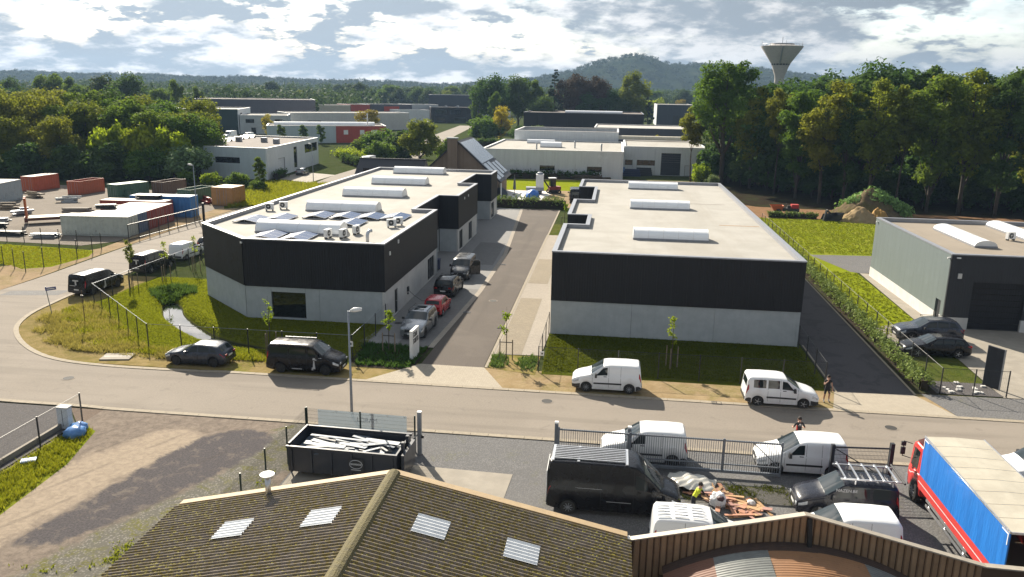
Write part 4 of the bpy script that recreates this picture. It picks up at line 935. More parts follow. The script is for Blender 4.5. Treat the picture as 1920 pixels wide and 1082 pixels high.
# water tower
e = empty('water_tower', 'concrete funnel-shaped water tower rising above the wood', 'water tower', (74.5, 400, 0))
wc = M('tower_concrete', (0.42, 0.385, 0.36), (0.36, 0.335, 0.315), 1, .8, big=.2, bigscale=.1, streak=.2)
MB().lathe([(3.2, 0), (2.3, 14), (2.1, 25.5), (2.3, 27.0), (4.0, 31.8)], 24).build('shaft', wc, e, angle=30)
MB().lathe([(4.02, 31.8), (4.25, 32.5)], 36).build('gallery_band', MT['dark_clad'], e)
for k in range(18):
    t = 2 * math.pi * (k + .5) / 18; MB().bar((math.cos(t) * 4.05, math.sin(t) * 4.05, 31.8), (math.cos(t) * 4.28, math.sin(t) * 4.28, 32.5), .22).build('band_pier', wc, e)
MB().lathe([(4.28, 32.5), (9.4, 39.9), (9.5, 40.3), (5.5, 40.9), (5.2, 41.6), (.1, 41.8)], 36).build('tank', wc, e, angle=30)
for k in range(24):
    t = 2 * math.pi * k / 24; MB().bar((math.cos(t) * 9.1, math.sin(t) * 9.1, 40.2), (math.cos(t) * 9.1, math.sin(t) * 9.1, 41.3 if k % 6 else 42.6), .12).build('railing_post', MT['steel_grey'], e)
MB().tube([(math.cos(t) * 9.1, math.sin(t) * 9.1, 41.2) for t in np.linspace(0, 2 * math.pi, 33)], .06, 5).build('railing', MT['steel_grey'], e)
MB().bar((-1.2, -4.35, 32.5), (-1.4, -9.55, 40.0), .5).build('ladder', MT['steel_grey'], e); MB().tube([(0, 0, 41.5), (0, 0, 44.6)], .12, 6).build('antenna', MT['steel_grey'], e)
# ------------------------------------------------------------------ vehicles
def interp(tab, x):
    if x <= tab[0][0]: return tab[0][1]
    for (a, va), (b, vb) in zip(tab[:-1], tab[1:]):
        if x <= b: return va + (vb - va) * (x - a) / (b - a) if b > a else vb
    return tab[-1][1]
class Shape:
    """lofted vehicle skin: x runs from the nose (0) to the tail (L); k runs up the section 0..10 (sill, belt 4, roof edge 7, middle 10)"""
    def __init__(s, L, W, top, belt, plan, clear, wheels, wr, tumble=0.16, crown=0.03, smooth=0.07, edge=0.10):
        s.L, s.W, s.clear, s.wheels, s.wr, s.tumble, s.crown, s.edge = L, W, clear, wheels, wr, tumble, crown, edge
        xs = np.linspace(0, L, 401); g = xs[1] - xs[0]
        def sm(tab, w):
            y = np.array([interp(tab, x) for x in xs]); k = max(1, int(w / g)); ker = np.hanning(2 * k + 3); ker /= ker.sum()
            yp = np.concatenate([np.full(k + 1, y[0]), y, np.full(k + 1, y[-1])]); return np.convolve(yp, ker, 'valid')
        s.xs = xs; s.t = sm(top, smooth); s.b = np.minimum(sm(belt, 0.15), s.t - 0.03); s.p = sm(plan, 0.08)
    def sill(s, x):
        z = s.clear
        if x < 0.25: z = s.clear + 0.04 * (1 - x / 0.25)
        if x > s.L - 0.35: z = s.clear + 0.10 * (1 - (s.L - x) / 0.35)
        for wx in s.wheels:
            d = abs(x - wx); ra = s.wr + 0.055
            if d < ra: z = max(z, s.wr + math.sqrt(ra * ra - d * d))
        return z
    def sect(s, x):
        zt, zb, pw = (float(np.interp(x, s.xs, a)) for a in (s.t, s.b, s.p))
        w = s.W / 2 * pw; zs = min(s.sill(x), zb - 0.04); gh = zt - zb; t = s.tumble * gh; e = s.edge
        h = zb - zs
        ee = min(e, gh * 0.9 + 0.02)
        wt = w * .955 - t
        return [(w * .945, zs), (w * .985, zs + .12 * h), (w, zs + .5 * h), (w * .988, zb - .05 * h), (w * .965, zb), (w * .955 - t * .35, zb + gh * .33), (w * .955 - t * .72, zb + gh * .70),
                (wt, zb + gh - ee * .55), (wt - ee * .45, zb + gh - ee * .12), (wt * .5, zt + s.crown * .78), (0.0, zt + s.crown)]
    def pt(s, x, k, side=1):
        sec = s.sect(min(max(x, 0), s.L)); i = min(int(k), 9); f = k - i
        y = sec[i][0] + (sec[i + 1][0] - sec[i][0]) * f; z = sec[i][1] + (sec[i + 1][1] - sec[i][1]) * f
        return Vector((x, y * side, z))
    def body(s, name, mat, parent):
        st = {0.0, s.L}; x = 0.0
        for x in np.arange(0, s.L, 0.13): st.add(round(float(x), 3))
        for e in (0.03, 0.07, s.L - .03, s.L - .07, s.L - .12): st.add(round(e, 3))
        for wx in s.wheels:
            ra = s.wr + 0.055
            for q in np.linspace(-1, 1, 13): st.add(round(float(wx + ra * math.sin(q * math.pi / 2)), 3))
            st.add(round(wx - ra - .004, 3)); st.add(round(wx + ra + .004, 3))
        st = sorted(v for v in st if 0 <= v <= s.L)
        st = [v for i, v in enumerate(st) if i == 0 or v - st[i - 1] > 0.0035]
        vs = []; fs = []; m = 21
        for x in st:
            sec = s.sect(x); vs += [(x, y, z) for y, z in sec] + [(x, -y, z) for y, z in sec[-2::-1]]
        for i in range(len(st) - 1):
            for k in range(m - 1):
                a = i * m + k; fs.append((a, a + 1, a + m + 1, a + m))
        fs.append(tuple(range(m - 1, -1, -1))); b = (len(st) - 1) * m; fs.append(tuple(range(b, b + m)))
        return MB().add(vs, fs).build(name, mat, parent, angle=38)
    def patch(s, name, mat, parent, x0, x1, k0, k1, side=1, off=0.006, nx=8, nk=5, xt0=None, xt1=None, both=False):
        """skin patch pushed out from the body: x0..x1 along its lower edge, xt0..xt1 along its upper edge; both=True spans over the middle"""
        xt0 = x0 if xt0 is None else xt0; xt1 = x1 if xt1 is None else xt1
        ks = [(k0 + (k1 - k0) * j / nk, 1) for j in range(nk + 1)]
        if both: ks = [(k0 + (10 - k0) * j / nk, 1) for j in range(nk + 1)] + [(10 - (10 - k0) * j / nk, -1) for j in range(1, nk + 1)]
        else: ks = [(k, side) for k, _ in ks]
        P = []
        for j, (k, sd) in enumerate(ks):
            f = 0 if both else (k - k0) / (k1 - k0)
            a, b = x0 + (xt0 - x0) * f, x1 + (xt1 - x1) * f
            for i in range(nx + 1): P.append(s.pt(a + (b - a) * i / nx, k, sd))
        n = nx + 1; out = []
        for j in range(len(ks)):
            for i in range(n):
                c = P[j * n + i]; du = P[j * n + min(i + 1, nx)] - P[j * n + max(i - 1, 0)]; dv = P[min(j + 1, len(ks) - 1) * n + i] - P[max(j - 1, 0) * n + i]
                nn = du.cross(dv); nn = nn.normalized() if nn.length > 1e-9 else Vector((0, 0, 1))
                ref = Vector((0, c.y, c.z - s.clear - 0.45)) if not both else Vector((c.x - s.L / 2, 0, 0.8))
                if nn.dot(ref) < 0: nn = -nn
                out.append(c + nn * off)
        fs = [(j * n + i, j * n + i + 1, (j + 1) * n + i + 1, (j + 1) * n + i) for j in range(len(ks) - 1) for i in range(nx)]
        if side == -1 and not both: fs = [f[::-1] for f in fs]
        return MB().add(out, fs).build(name, mat, parent, smooth=True)

_wheel = {}
def wheel_mesh(r, w, style):
    key = (round(r, 3), w, style)
    if key in _wheel: return _wheel[key]
    prof = [(r * .62, -w / 2 + .01), (r * .93, -w / 2), (r, -w / 2 + .03), (r, w / 2 - .03), (r * .93, w / 2), (r * .62, w / 2 - .01)]
    ty = MB().lathe(prof, 22, (0, 0, 0), 0, 'Y').mesh('tyre', MT['rubber'], angle=50)
    mb = MB().lathe([(r * .64, -w * .42), (r * .64, -w * .36), (r * .60, -w * .30)], 20, (0, 0, 0), 0, 'Y')
    ns = {'alloy': 5, 'steel': 9, 'black': 10}[style]
    for k in range(ns):
        a = 2 * math.pi * k / ns
        p0 = (math.cos(a) * r * .12, -w * .50, math.sin(a) * r * .12); p1 = (math.cos(a) * r * .6, -w * .47, math.sin(a) * r * .6)
        mb.bar(p0, p1, r * (.16 if style == 'alloy' else .10), .025)
    mb.lathe([(r * .15, -w * .53), (r * .15, -w * .42)], 10, (0, 0, 0), 0, 'Y')
    rm = {'alloy': MT['alu'], 'steel': MT['steel_grey'], 'black': MT['black']}[style]
    ri = mb.mesh('rim', rm)
    _wheel[key] = (ty, ri); return _wheel[key]
def add_wheel(parent, x, y, r, w=0.21, style='alloy'):
    ty, ri = wheel_mesh(r, w, style)
    wh = link('wheel', ty, parent, (x, y, r), 0 if y < 0 else math.pi)
    link('rim', ri, wh)
    return wh

PT = {}
def col_paint(key, c, **k):
    if key not in PT: PT[key] = paint('paint_' + key, c, **k)
    return PT[key]
MT['lamp_red'] = M('tail_lamp', (0.42, 0.012, 0.015), (0.30, 0.01, 0.012), 8, 0.2, big=0, obj=True)
MT['lamp_clear'] = M('head_lamp', (0.62, 0.65, 0.68), (0.40, 0.42, 0.45), 8, 0.12, 0.3, big=0, obj=True)
MT['plate'] = M('number_plate', (0.72, 0.72, 0.70), None, 8, 0.5, big=0, obj=True)
MT['plate_ink'] = M('plate_ink', (0.30, 0.02, 0.03), None, 8, 0.5, big=0, obj=True)
MT['seam'] = M('panel_gap', (0.015, 0.015, 0.016), None, 8, 0.7, big=0, obj=True)
MT['logo'] = M('pale_logo', (0.55, 0.55, 0.56), None, 8, 0.5, big=0, obj=True)
MT['seat'] = M('seat_fabric', (0.03, 0.03, 0.032), None, 8, 0.9, big=0, obj=True)

def text_part(name, txt, size, parent, loc, rot, mat, extr=0.002):
    cu = bpy.data.curves.new(name, 'FONT'); cu.body = txt; cu.size = size; cu.extrude = extr; cu.align_x = 'CENTER'; cu.align_y = 'CENTER'
    tmp = bpy.data.objects.new('tmp_text', cu); COL.objects.link(tmp)
    dg = bpy.context.evaluated_depsgraph_get(); me = bpy.data.meshes.new_from_object(tmp.evaluated_get(dg)); bpy.data.objects.remove(tmp)
    me.materials.clear(); me.materials.append(mat); me.name = name
    return link(name, me, parent, loc, rot)

def make_shape(kind):
    if kind == 'hatch':
        return Shape(4.38, 1.83, [(0, .62), (.12, .74), (.5, .86), (1.12, .98), (1.30, 1.03), (2.05, 1.43), (2.6, 1.475), (3.3, 1.44), (3.85, 1.36), (4.18, 1.02), (4.30, .96), (4.38, .70)],
                     [(0, .58), (.4, .78), (1.2, .93), (3.0, .98), (4.1, 1.0), (4.38, .66)], [(0, .74), (.10, .86), (.35, .955), (.8, 1), (3.6, 1), (4.15, .95), (4.32, .88), (4.38, .80)], .19, (.88, 3.55), .325, .26, .03)
    if kind == 'small':
        return Shape(3.70, 1.66, [(0, .62), (.12, .76), (.45, .88), (.85, .98), (1.0, 1.04), (1.65, 1.46), (2.2, 1.50), (3.1, 1.47), (3.42, 1.40), (3.58, 1.02), (3.66, .95), (3.70, .70)],
                     [(0, .58), (.4, .80), (1.0, .93), (2.8, .98), (3.5, 1.0), (3.7, .66)], [(0, .76), (.10, .87), (.35, .96), (.7, 1), (3.1, 1), (3.5, .95), (3.64, .89), (3.70, .82)], .19, (.70, 3.06), .29, .22, .03)
    if kind == 'suv':
        return Shape(4.85, 1.95, [(0, .78), (.10, .92), (.6, 1.06), (1.28, 1.15), (1.42, 1.19), (2.2, 1.66), (2.8, 1.725), (3.8, 1.70), (4.35, 1.62), (4.66, 1.22), (4.78, 1.12), (4.85, .82)],
                     [(0, .72), (.5, .96), (1.3, 1.10), (3.2, 1.14), (4.5, 1.16), (4.85, .78)], [(0, .78), (.10, .89), (.35, .965), (.8, 1), (4.1, 1), (4.6, .96), (4.78, .90), (4.85, .83)], .24, (.93, 3.87), .37, .24, .03)
    if kind == 'estate':
        return Shape(4.75, 1.84, [(0, .62), (.12, .74), (.6, .86), (1.25, .97), (1.42, 1.01), (2.2, 1.41), (2.8, 1.46), (3.8, 1.43), (4.25, 1.36), (4.55, 1.0), (4.66, .95), (4.75, .68)],
                     [(0, .58), (.5, .78), (1.3, .92), (3.2, .96), (4.5, .98), (4.75, .64)], [(0, .75), (.10, .87), (.35, .955), (.8, 1), (4.0, 1), (4.5, .95), (4.68, .89), (4.75, .82)], .19, (.92, 3.78), .33, .26, .03)
    if kind == 'smallvan':      # compact panel van
        return Shape(4.38, 1.81, [(0, .72), (.10, .86), (.45, 1.0), (.98, 1.12), (1.15, 1.20), (1.95, 1.74), (2.3, 1.81), (3.4, 1.83), (4.15, 1.80), (4.27, 1.74), (4.34, 1.02), (4.38, .60)],
                     [(0, .66), (.5, .92), (1.1, 1.08), (2.5, 1.12), (4.25, 1.12), (4.38, .56)], [(0, .76), (.10, .87), (.35, .955), (.75, 1), (4.1, 1), (4.3, .985), (4.38, .95)], .21, (.90, 3.62), .315, .12, .035)
    if kind == 'midvan':        # mid size van
        return Shape(5.05, 1.95, [(0, .82), (.10, .98), (.45, 1.12), (.92, 1.24), (1.10, 1.34), (1.80, 1.88), (2.15, 1.94), (3.6, 1.96), (4.82, 1.93), (4.94, 1.86), (5.01, 1.15), (5.05, .60)],
                     [(0, .76), (.5, 1.02), (1.0, 1.18), (2.5, 1.24), (4.9, 1.24), (5.05, .56)], [(0, .78), (.10, .88), (.35, .96), (.75, 1), (4.75, 1), (4.97, .985), (5.05, .95)], .22, (.95, 4.05), .335, .11, .035)
    if kind == 'bigvan':        # large high roof van
        return Shape(5.99, 2.05, [(0, .95), (.10, 1.10), (.40, 1.22), (.72, 1.34), (.88, 1.46), (1.62, 2.20), (1.95, 2.45), (2.3, 2.51), (5.0, 2.53), (5.84, 2.50), (5.92, 2.42), (5.96, 1.3), (5.99, .60)],
                     [(0, .88), (.45, 1.12), (.9, 1.30), (2.0, 1.36), (5.9, 1.36), (5.99, .56)], [(0, .80), (.10, .90), (.35, .96), (.7, 1), (5.7, 1), (5.94, .99), (5.99, .96)], .26, (.95, 5.0), .345, .06, .02, edge=.14)
SHAPES = {}
def vehicle(kind, name, label, cat, x, y, head, color, wheels='alloy', dark_trim=True, side_windows=True, rear_glass=True, group=None, wrap=None, roof=None):
    """x, y = ground point below the middle of the vehicle; head = compass angle its nose points to (0 = +X, 90 = +Y)"""
    if kind not in SHAPES: SHAPES[kind] = make_shape(kind)
    S = SHAPES[kind]; L, W = S.L, S.W
    a = R(head) + math.pi            # local +X runs nose -> tail
    e = empty(name, label, cat, (x - math.cos(a) * L / 2, y - math.sin(a) * L / 2, 0.012), a, group)
    e['cz'] = 0
    S.body('body', color, e)
    van = kind in ('smallvan', 'midvan', 'bigvan')
    top = S.t; xs = S.xs
    WS = {'hatch': (1.34, 2.02), 'small': (1.03, 1.62), 'suv': (1.46, 2.17), 'estate': (1.46, 2.17), 'smallvan': (1.18, 1.95), 'midvan': (1.13, 1.78), 'bigvan': (.92, 1.66)}[kind]
    RW = {'hatch': (3.90, 4.15), 'small': (3.44, 3.56), 'suv': (4.38, 4.62), 'estate': (4.28, 4.52), 'smallvan': (4.275, 4.325), 'midvan': (4.945, 4.995), 'bigvan': (5.925, 5.95)}[kind]
    S.patch('windscreen', MT['screen_glass'], e, WS[0], WS[1], 7.9, 10, both=True, nx=6, nk=4)
    if rear_glass: S.patch('rear_window', MT['car_glass'], e, RW[0], RW[1], 8.3, 10, both=True, nx=4, nk=4)
    for sd in (1, -1):
        if kind in ('hatch', 'small', 'suv', 'estate'):
            m = {'hatch': (1.62, 2.42, 2.50, 3.30, 3.36, 3.86), 'small': (1.28, 2.05, 2.12, 2.78, 2.84, 3.38), 'suv': (1.76, 2.72, 2.82, 3.62, 3.70, 4.38), 'estate': (1.76, 2.60, 2.68, 3.45, 3.52, 4.25)}[kind]
            S.patch('side_window', MT['car_glass'], e, m[0], m[1], 4.3, 6.9, sd, xt0=m[0] + .55, xt1=m[1])
            S.patch('side_window', MT['car_glass'], e, m[2], m[3], 4.3, 6.9, sd, xt0=m[2], xt1=m[3] - .05)
            S.patch('side_window', MT['car_glass'], e, m[4], m[5], 4.5, 6.9, sd, xt0=m[4], xt1=m[5] - .35, nx=4)
            doors = (m[0] - .12, m[1] + .04, m[3] + .02)
        else:
            m = {'smallvan': (1.42, 2.22, .52), 'midvan': (1.35, 2.10, .45), 'bigvan': (1.22, 2.02, .42)}[kind]
            S.patch('side_window', MT['car_glass'], e, m[0], m[1], 4.25, 6.5 if kind != 'bigvan' else 5.9, sd, xt0=m[0] + m[2], xt1=m[1])
            doors = (m[0] - .15, m[1] + .08, {'smallvan': 3.05, 'midvan': 3.35, 'bigvan': 3.55}[kind])
            if side_windows:
                q = {'smallvan': ((2.38, 3.05), (3.18, 3.92)), 'midvan': ((2.3, 3.4), (3.52, 4.75)), 'bigvan': ((2.2, 3.4),)}[kind]
                for u0, u1 in q: S.patch('side_window', MT['car_glass'], e, u0, u1, 4.3, 6.5, sd)
            S.patch('slide_rail', MT['seam'], e, doors[1] + .5, L - .35, 3.62, 3.70, sd, .004, nk=1) if kind != 'smallvan' else None
            if dark_trim: S.patch('rubbing_strip', MT['black'], e, S.wheels[0] + .46, S.wheels[1] - .5, 1.75, 2.05, sd, .012, nk=2)
        for dx in doors: S.patch('door_gap', MT['seam'], e, dx, dx + .014, .4, 3.95 if not van else 6.8, sd, .003, nx=1, nk=8)
        hx = doors[1] - .22; pz = S.pt(hx, 3.45, sd)
        piece('door_handle', e, color if not (van and dark_trim) else MT['black'], (hx, pz.y + .015 * sd, pz.z), (.20, .03, .035))
        # head and tail lamps that wrap round the corners
        S.patch('headlight', MT['lamp_clear'], e, .06, .46 if not van else .42, 2.55, 3.55, sd, .006, nx=5, nk=3)
        if van: S.patch('tail_light', MT['lamp_red'], e, L - .19, L - .045, 3.1, 5.2 if kind != 'bigvan' else 3.95, sd, .008, nx=3, nk=4)
        else: S.patch('tail_light', MT['lamp_red'], e, L - .34, L - .05, 2.9, 3.75, sd, .008, nx=4, nk=3)
        # wing mirrors
        mx = WS[0] + .32; mp = S.pt(mx, 4.3, sd)
        mm = MB().box((0, 0, 0), (.14, .22 if kind != 'bigvan' else .2, .15 if not van else .24), 0, 0, .8).bar((.02, -.16 * sd, -.05), (.02, -.06 * sd, -.05), .05)
        mm.build('wing_mirror', MT['black'] if van or kind == 'suv' else color, e, (mp.x, mp.y + .17 * sd, mp.z + .05), 0)
        for i, wx in enumerate(S.wheels): add_wheel(e, wx, sd * (W / 2 - .125), S.wr, .21, wheels)
    # lower bumpers, grille, plates on the end caps
    z0 = S.clear + .05
    if van and dark_trim:
        for sd in (1, -1):
            S.patch('front_bumper', MT['black'], e, .0, S.wheels[0] - S.wr - .08, .15, 2.0, sd, .006, nx=4, nk=3)
            S.patch('rear_bumper', MT['black'], e, S.wheels[1] + S.wr + .09, L, .15, 1.6, sd, .006, nx=4, nk=3)
    wf = float(S.p[0]) * W / 2
    piece('grille', e, MT['black'], (-.012, 0, .60 if kind not in ('bigvan', 'midvan', 'suv') else .72), (.03, wf * 1.15, .20))
    piece('lower_grille', e, MT['black'], (-.012, 0, .36), (.03, wf * 1.35, .16))
    piece('number_plate', e, MT['plate'], (-.034, 0, .47), (.012, .50, .11))
    piece('number_plate', e, MT['plate'], (L + .012, 0, .72 if not van else .62), (.02, .50, .11))
    rp = piece('rear_bumper_bar', e, MT['black'], (L + .01, 0, S.clear + .24), (.06, W * .78, .18))
    for sd in (1, -1):
        if not van: piece('tail_light', e, MT['lamp_red'], (L + .006, sd * W * .33, .84 if kind != 'suv' else 1.0), (.03, .24, .11))
        piece('headlight', e, MT['lamp_clear'], (-.01, sd * wf * .78, .62 if kind not in ('suv', 'midvan', 'bigvan') else .80), (.035, wf * .32, .11))
    MB().b2(.25, -W * .36, S.clear - .03, L - .25, W * .36, S.clear + .35).build('underbody', MT['black'], e)
    MB().box((L * .5, 0, S.clear + .42), (.1, .1, .1)).build('gearbox', MT['black'], e) if False else None
    if roof == 'rails':
        for sd in (1, -1):
            q = S.pt(L * .6, 8, sd); MB().bar((L * .42, q.y, q.z + .07), (L * .86, q.y, q.z + .05), .035).bar((L * .43, q.y, q.z - .02), (L * .43, q.y, q.z + .07), .035).bar((L * .85, q.y, q.z - .02), (L * .85, q.y, q.z + .05), .035).build('roof_rail', MT['alu'] if kind != 'suv' else MT['black'], e)
    return e, S
white = col_paint('white', (0.74, 0.75, 0.76), dirt=0.12)
black = col_paint('black', (0.006, 0.006, 0.008), rough=0.2, dirt=.06, coat=.12, spec=.3)
navy = col_paint('blue_black', (0.010, 0.011, 0.018), rough=0.2, dirt=.06, coat=.15, spec=.35)
slate = col_paint('slate_blue', (0.035, 0.042, 0.060), rough=0.22, metal=0.4)
silver = col_paint('silver_grey', (0.27, 0.285, 0.305), rough=0.25, metal=0.7)
redp = col_paint('red', (0.42, 0.012, 0.022), rough=0.22)
anthra = col_paint('anthracite', (0.06, 0.062, 0.066), rough=0.22, metal=0.5)

# parked along the road
vehicle('hatch', 'parked_car', 'dark blue hatchback parked on the grass verge, nose towards the bend', 'car', -27.75, 49.0, 180, slate, 'black')
e, S = vehicle('midvan', 'parked_van', 'black van with grey emblem parked on the verge beside the street lamp', 'van', -20.0, 48.85, 0, black, 'black', False, True, roof='rails')
def emblem(S, e, x, side, s=1.0):
    """two crossed propeller-like blobs and a stem, printed on the flank"""
    g = S
    for (dx0, dx1, k0, k1) in ((-.30, .02, 3.2, 3.9), (.06, .34, 2.7, 3.25), (.16, .34, 1.2, 2.6), (.30, .44, .9, 1.5)):
        S.patch('emblem', MT['logo'], e, x + dx0 * s, x + dx1 * s, k0, k1, side, .007, nx=3, nk=3, xt0=x + dx0 * s + .05, xt1=x + dx1 * s - .05)
emblem(S, e, 1.45, 1)
S.patch('lettering', MT['logo'], e, 2.55, 3.25, .95, 1.12, 1, .007, nk=1)
vehicle('smallvan', 'parked_van', 'white panel van parked on the sandy verge, nose towards the driveway', 'van', 0.1, 48.8, 180, white, 'steel', True, False, False)
vehicle('smallvan', 'parked_van', 'white windowed van parked beside the man in black', 'van', 10.75, 48.15, 0, white, 'alloy', True, True, True)
# street on the left
e, S = vehicle('midvan', 'parked_van', 'black van with pale emblem on its back doors, nearest the fence corner', 'van', -46.95, 66.0, 83, black, 'black', False, False, False)
emblem(S, e, 2.3, 1, 1.3); piece('emblem', e, MT['logo'], (5.065, .0, 1.45), (.01, .62, .12)); piece('emblem', e, MT['logo'], (5.066, .0, 1.25), (.01, .16, .42)); piece('lettering', e, MT['logo'], (5.066, -.35, .98), (.01, .6, .05))
e, S = vehicle('midvan', 'parked_van', 'black van parked second in the row on the left street', 'van', -46.85, 75.0, 85, black, 'alloy', False, True, False)
piece('emblem', e, MT['logo'], (5.065, .0, 1.45), (.01, .6, .12)); piece('emblem', e, MT['logo'], (5.066, .0, 1.25), (.01, .16, .42))
vehicle('smallvan', 'parked_van', 'white van parked third in the row on the left street', 'van', -46.6, 81.3, 86, white, 'steel', True, False, False)
vehicle('hatch', 'parked_car', 'black car parked last in the row, half hidden by the building corner', 'car', -46.6, 87.2, 86, black, 'alloy')
# parking bays along the left building
e, S = vehicle('suv', 'parked_car', 'silver grey SUV facing the road behind the white sign', 'car', -14.75, 58.85, 268, silver, 'black', roof='rails')
S.patch('sunroof', MT['car_glass'], e, 2.35, 3.6, 9.0, 10, both=True, nx=4, nk=3)
vehicle('small', 'parked_car', 'red hatchback plugged in between the silver and the black SUV', 'car', -14.55, 64.6, 88, redp, 'alloy')
e, S = vehicle('suv', 'parked_car', 'black SUV parked behind the red hatchback', 'car', -14.95, 71.3, 88, black, 'black', roof='rails')
S.patch('sunroof', MT['car_glass'], e, 2.35, 3.6, 9.0, 10, both=True, nx=4, nk=3)
e, S = vehicle('midvan', 'parked_van', 'dark grey van with its door open beside the building', 'van', -14.95, 78.4, 270, anthra, 'alloy', False, True, True)
# its open driver door swings out on the right of the picture
dm = MB(); dm.b2(0, -.03, -.55, 1.0, .03, .30)
d = dm.build('door', anthra, e, (1.30, -.98, 1.0), R(-68)); MB().b2(.0, -.025, .30, 1.0, .025, .36).b2(.0, -.025, .86, .8, .025, .92).b2(.94, -.025, .36, 1.0, .025, .75).bar((.78, 0, .9), (.97, 0, .72), .05).build('door_frame', anthra, d); MB().add([(.05, 0, .36), (.94, 0, .36), (.94, 0, .74), (.78, 0, .87), (.35, 0, .87)], [(0, 1, 2, 3, 4)]).build('pane', MT['car_glass'], d)
# right-hand forecourt
vehicle('suv', 'parked_car', 'blue-grey SUV parked by the grey workshop', 'car', 25.0, 63.9, 182, slate, 'alloy', roof='rails')
vehicle('estate', 'parked_car', 'black estate car parked in front of the blue-grey SUV', 'car', 24.1, 60.0, 183, black, 'alloy')
# yard in the foreground
vehicle('smallvan', 'parked_van', 'white van behind the left half of the sliding gate', 'van', 2.15, 38.95, 180, white, 'black', True, False, False)
vehicle('smallvan', 'parked_van', 'white van behind the right end of the sliding gate', 'van', 10.0, 38.95, 180, white, 'black', True, False, False)
e, S = vehicle('bigvan', 'large_van', 'large black high-roof van standing beside the sliding gate', 'van', 0.6, 33.6, 0, black, 'steel', False, False, False)
for yy in np.linspace(-.62, .62, 8): MB().b2(2.5, yy - .025, 2.545, 5.7, yy + .025, 2.59).build('roof_bar', MT['alu'], e)
for xx in (2.45, 4.6, 5.75): MB().b2(xx - .06, -.8, 2.50, xx + .06, .8, 2.543).build('roof_crossbar', MT['alu'], e)
S.patch('door_strip', MT['alu'], e, 3.5, 4.7, 3.55, 3.66, 1, .012, nk=1); S.patch('door_strip', MT['alu'], e, 2.2, 3.3, 1.9, 1.98, 1, .012, nk=1)
piece('rear_door', e, MT['white'], (6.0, 0, 1.25), (.03, 1.75, 1.5))
e, S = vehicle('smallvan', 'parked_van', 'white ribbed-roof van behind the brown parapet, worker behind it', 'van', 4.35, 30.35, 0, white, 'steel', True, False, False)
for q in range(3):
    for yy in np.linspace(-.55, .55, 6): MB().b2(2.2 + q * .72, yy - .02, 1.855, 2.75 + q * .72, yy + .02, 1.885).build('roof_rib', white, e)
e, S = vehicle('smallvan', 'parked_van', 'black van with aluminium ladder rack on its roof', 'van', 11.05, 34.75, 180, navy, 'alloy', False, True, False)
for sd in (1, -1): MB().bar((1.75, sd * .72, 2.03), (4.45, sd * .72, 2.03), .05, .07).bar((2.4, sd * .72, 1.78), (2.4, sd * .72, 2.03), .05).bar((4.0, sd * .72, 1.78), (4.0, sd * .72, 2.03), .05).build('rack_rail', MT['alu'], e)
for xx in (1.95, 2.5, 3.05, 3.6, 4.15): MB().bar((xx, -.85, 2.08), (xx, .85, 2.08), .07, .05).build('rack_bar', MT['alu'], e)
MB().tube([(4.4, -.95, 2.08), (4.4, .95, 2.08)], .05, 8).build('rack_roller', MT['black'], e)
p = S.pt(2.05, 5.7, -1); text_part("lettering", "NAZEN.BE", .20, e, (2.05, p.y - .012, p.z), (R(90), 0, 0), MT["logo"])
vehicle('smallvan', 'parked_van', 'silver white van half hidden behind the brown parapet', 'van', 10.15, 31.5, 180, white, 'steel', True, False, False)
vehicle('midvan', 'parked_van', 'white van at the frame edge beside the blue truck', 'van', 21.9, 38.9, 180, white, 'steel', True, True, False)
vehicle('bigvan', 'large_van', 'black van standing in the works yard behind the pale roof', 'van', -6.6, 137.5, 95, black, 'steel', False, False, True)
vehicle('smallvan', 'parked_van', 'silver van beside the black van in the works yard', 'van', -5.0, 143.5, 95, silver, 'steel', True, True, True)
vehicle('hatch', 'parked_car', 'silver car parked in front of the pale blue building', 'car', -67.4, 166.8, 95, silver, 'alloy')
vehicle('bigvan', 'motorhome', 'white camper van parked at the end of the hedge', 'camper van', -59.6, 188.5, 262, white, 'steel', False, True, True)
vehicle('bigvan', 'parked_van', 'white van parked by the far grey office building', 'van', -139.5, 279, 262, white, 'steel', False, False, True)
vehicle('midvan', 'parked_van', 'smaller white van right of the van by the far office', 'van', -133.5, 281, 262, white, 'steel', False, False, True)

# truck with blue box
tk = empty('box_truck', 'red truck with blue box body and grey roof parked in the yard', 'truck', (15.87, 37.75, 0.012), R(-90))   # local +X runs nose -> tail
blue = M('blue_tarpaulin', (0.012, 0.16, 0.52), (0.010, 0.13, 0.44), 1.5, 0.5, big=0.2, bigscale=.6, obj=True, stretch=(1.6, 1, .35), bump=.5, bscale=1.2, bdist=.12, streak=.18); redskirt = M('red_skirt', (0.55, 0.055, 0.05), (0.48, 0.05, 0.045), 2, 0.4, big=0.1, obj=True)
BW, BL0, BL1, BZ0, BZ1 = 1.27, 1.95, 10.15, 1.05, 3.55
MB().b2(BL0, -BW, BZ0 + .62, BL1, -BW + .05, BZ1).b2(BL0, BW - .05, BZ0 + .62, BL1, BW, BZ1).b2(BL0, -BW + .052, BZ0, BL0 + .05, BW - .052, BZ1).build('box_side', blue, tk)
MB().b2(BL0, -BW - .004, BZ0, BL1, -BW + .05, BZ0 + .618).b2(BL0, BW - .05, BZ0, BL1, BW + .004, BZ0 + .618).build('skirt', redskirt, tk)
MB().b2(BL0, -BW - .012, BZ0 + .28, BL1, -BW - .006, BZ0 + .32).b2(BL0, BW + .006, BZ0 + .28, BL1, BW + .012, BZ0 + .32).build('skirt_stripe', MT['logo'], tk)
canvas = M('truck_roof_canvas', (0.42, 0.39, 0.32), (0.35, 0.32, 0.26), 1.2, 0.8, big=0.3, bigscale=0.5, obj=True, bump=0.15, bscale=4)
n = 8
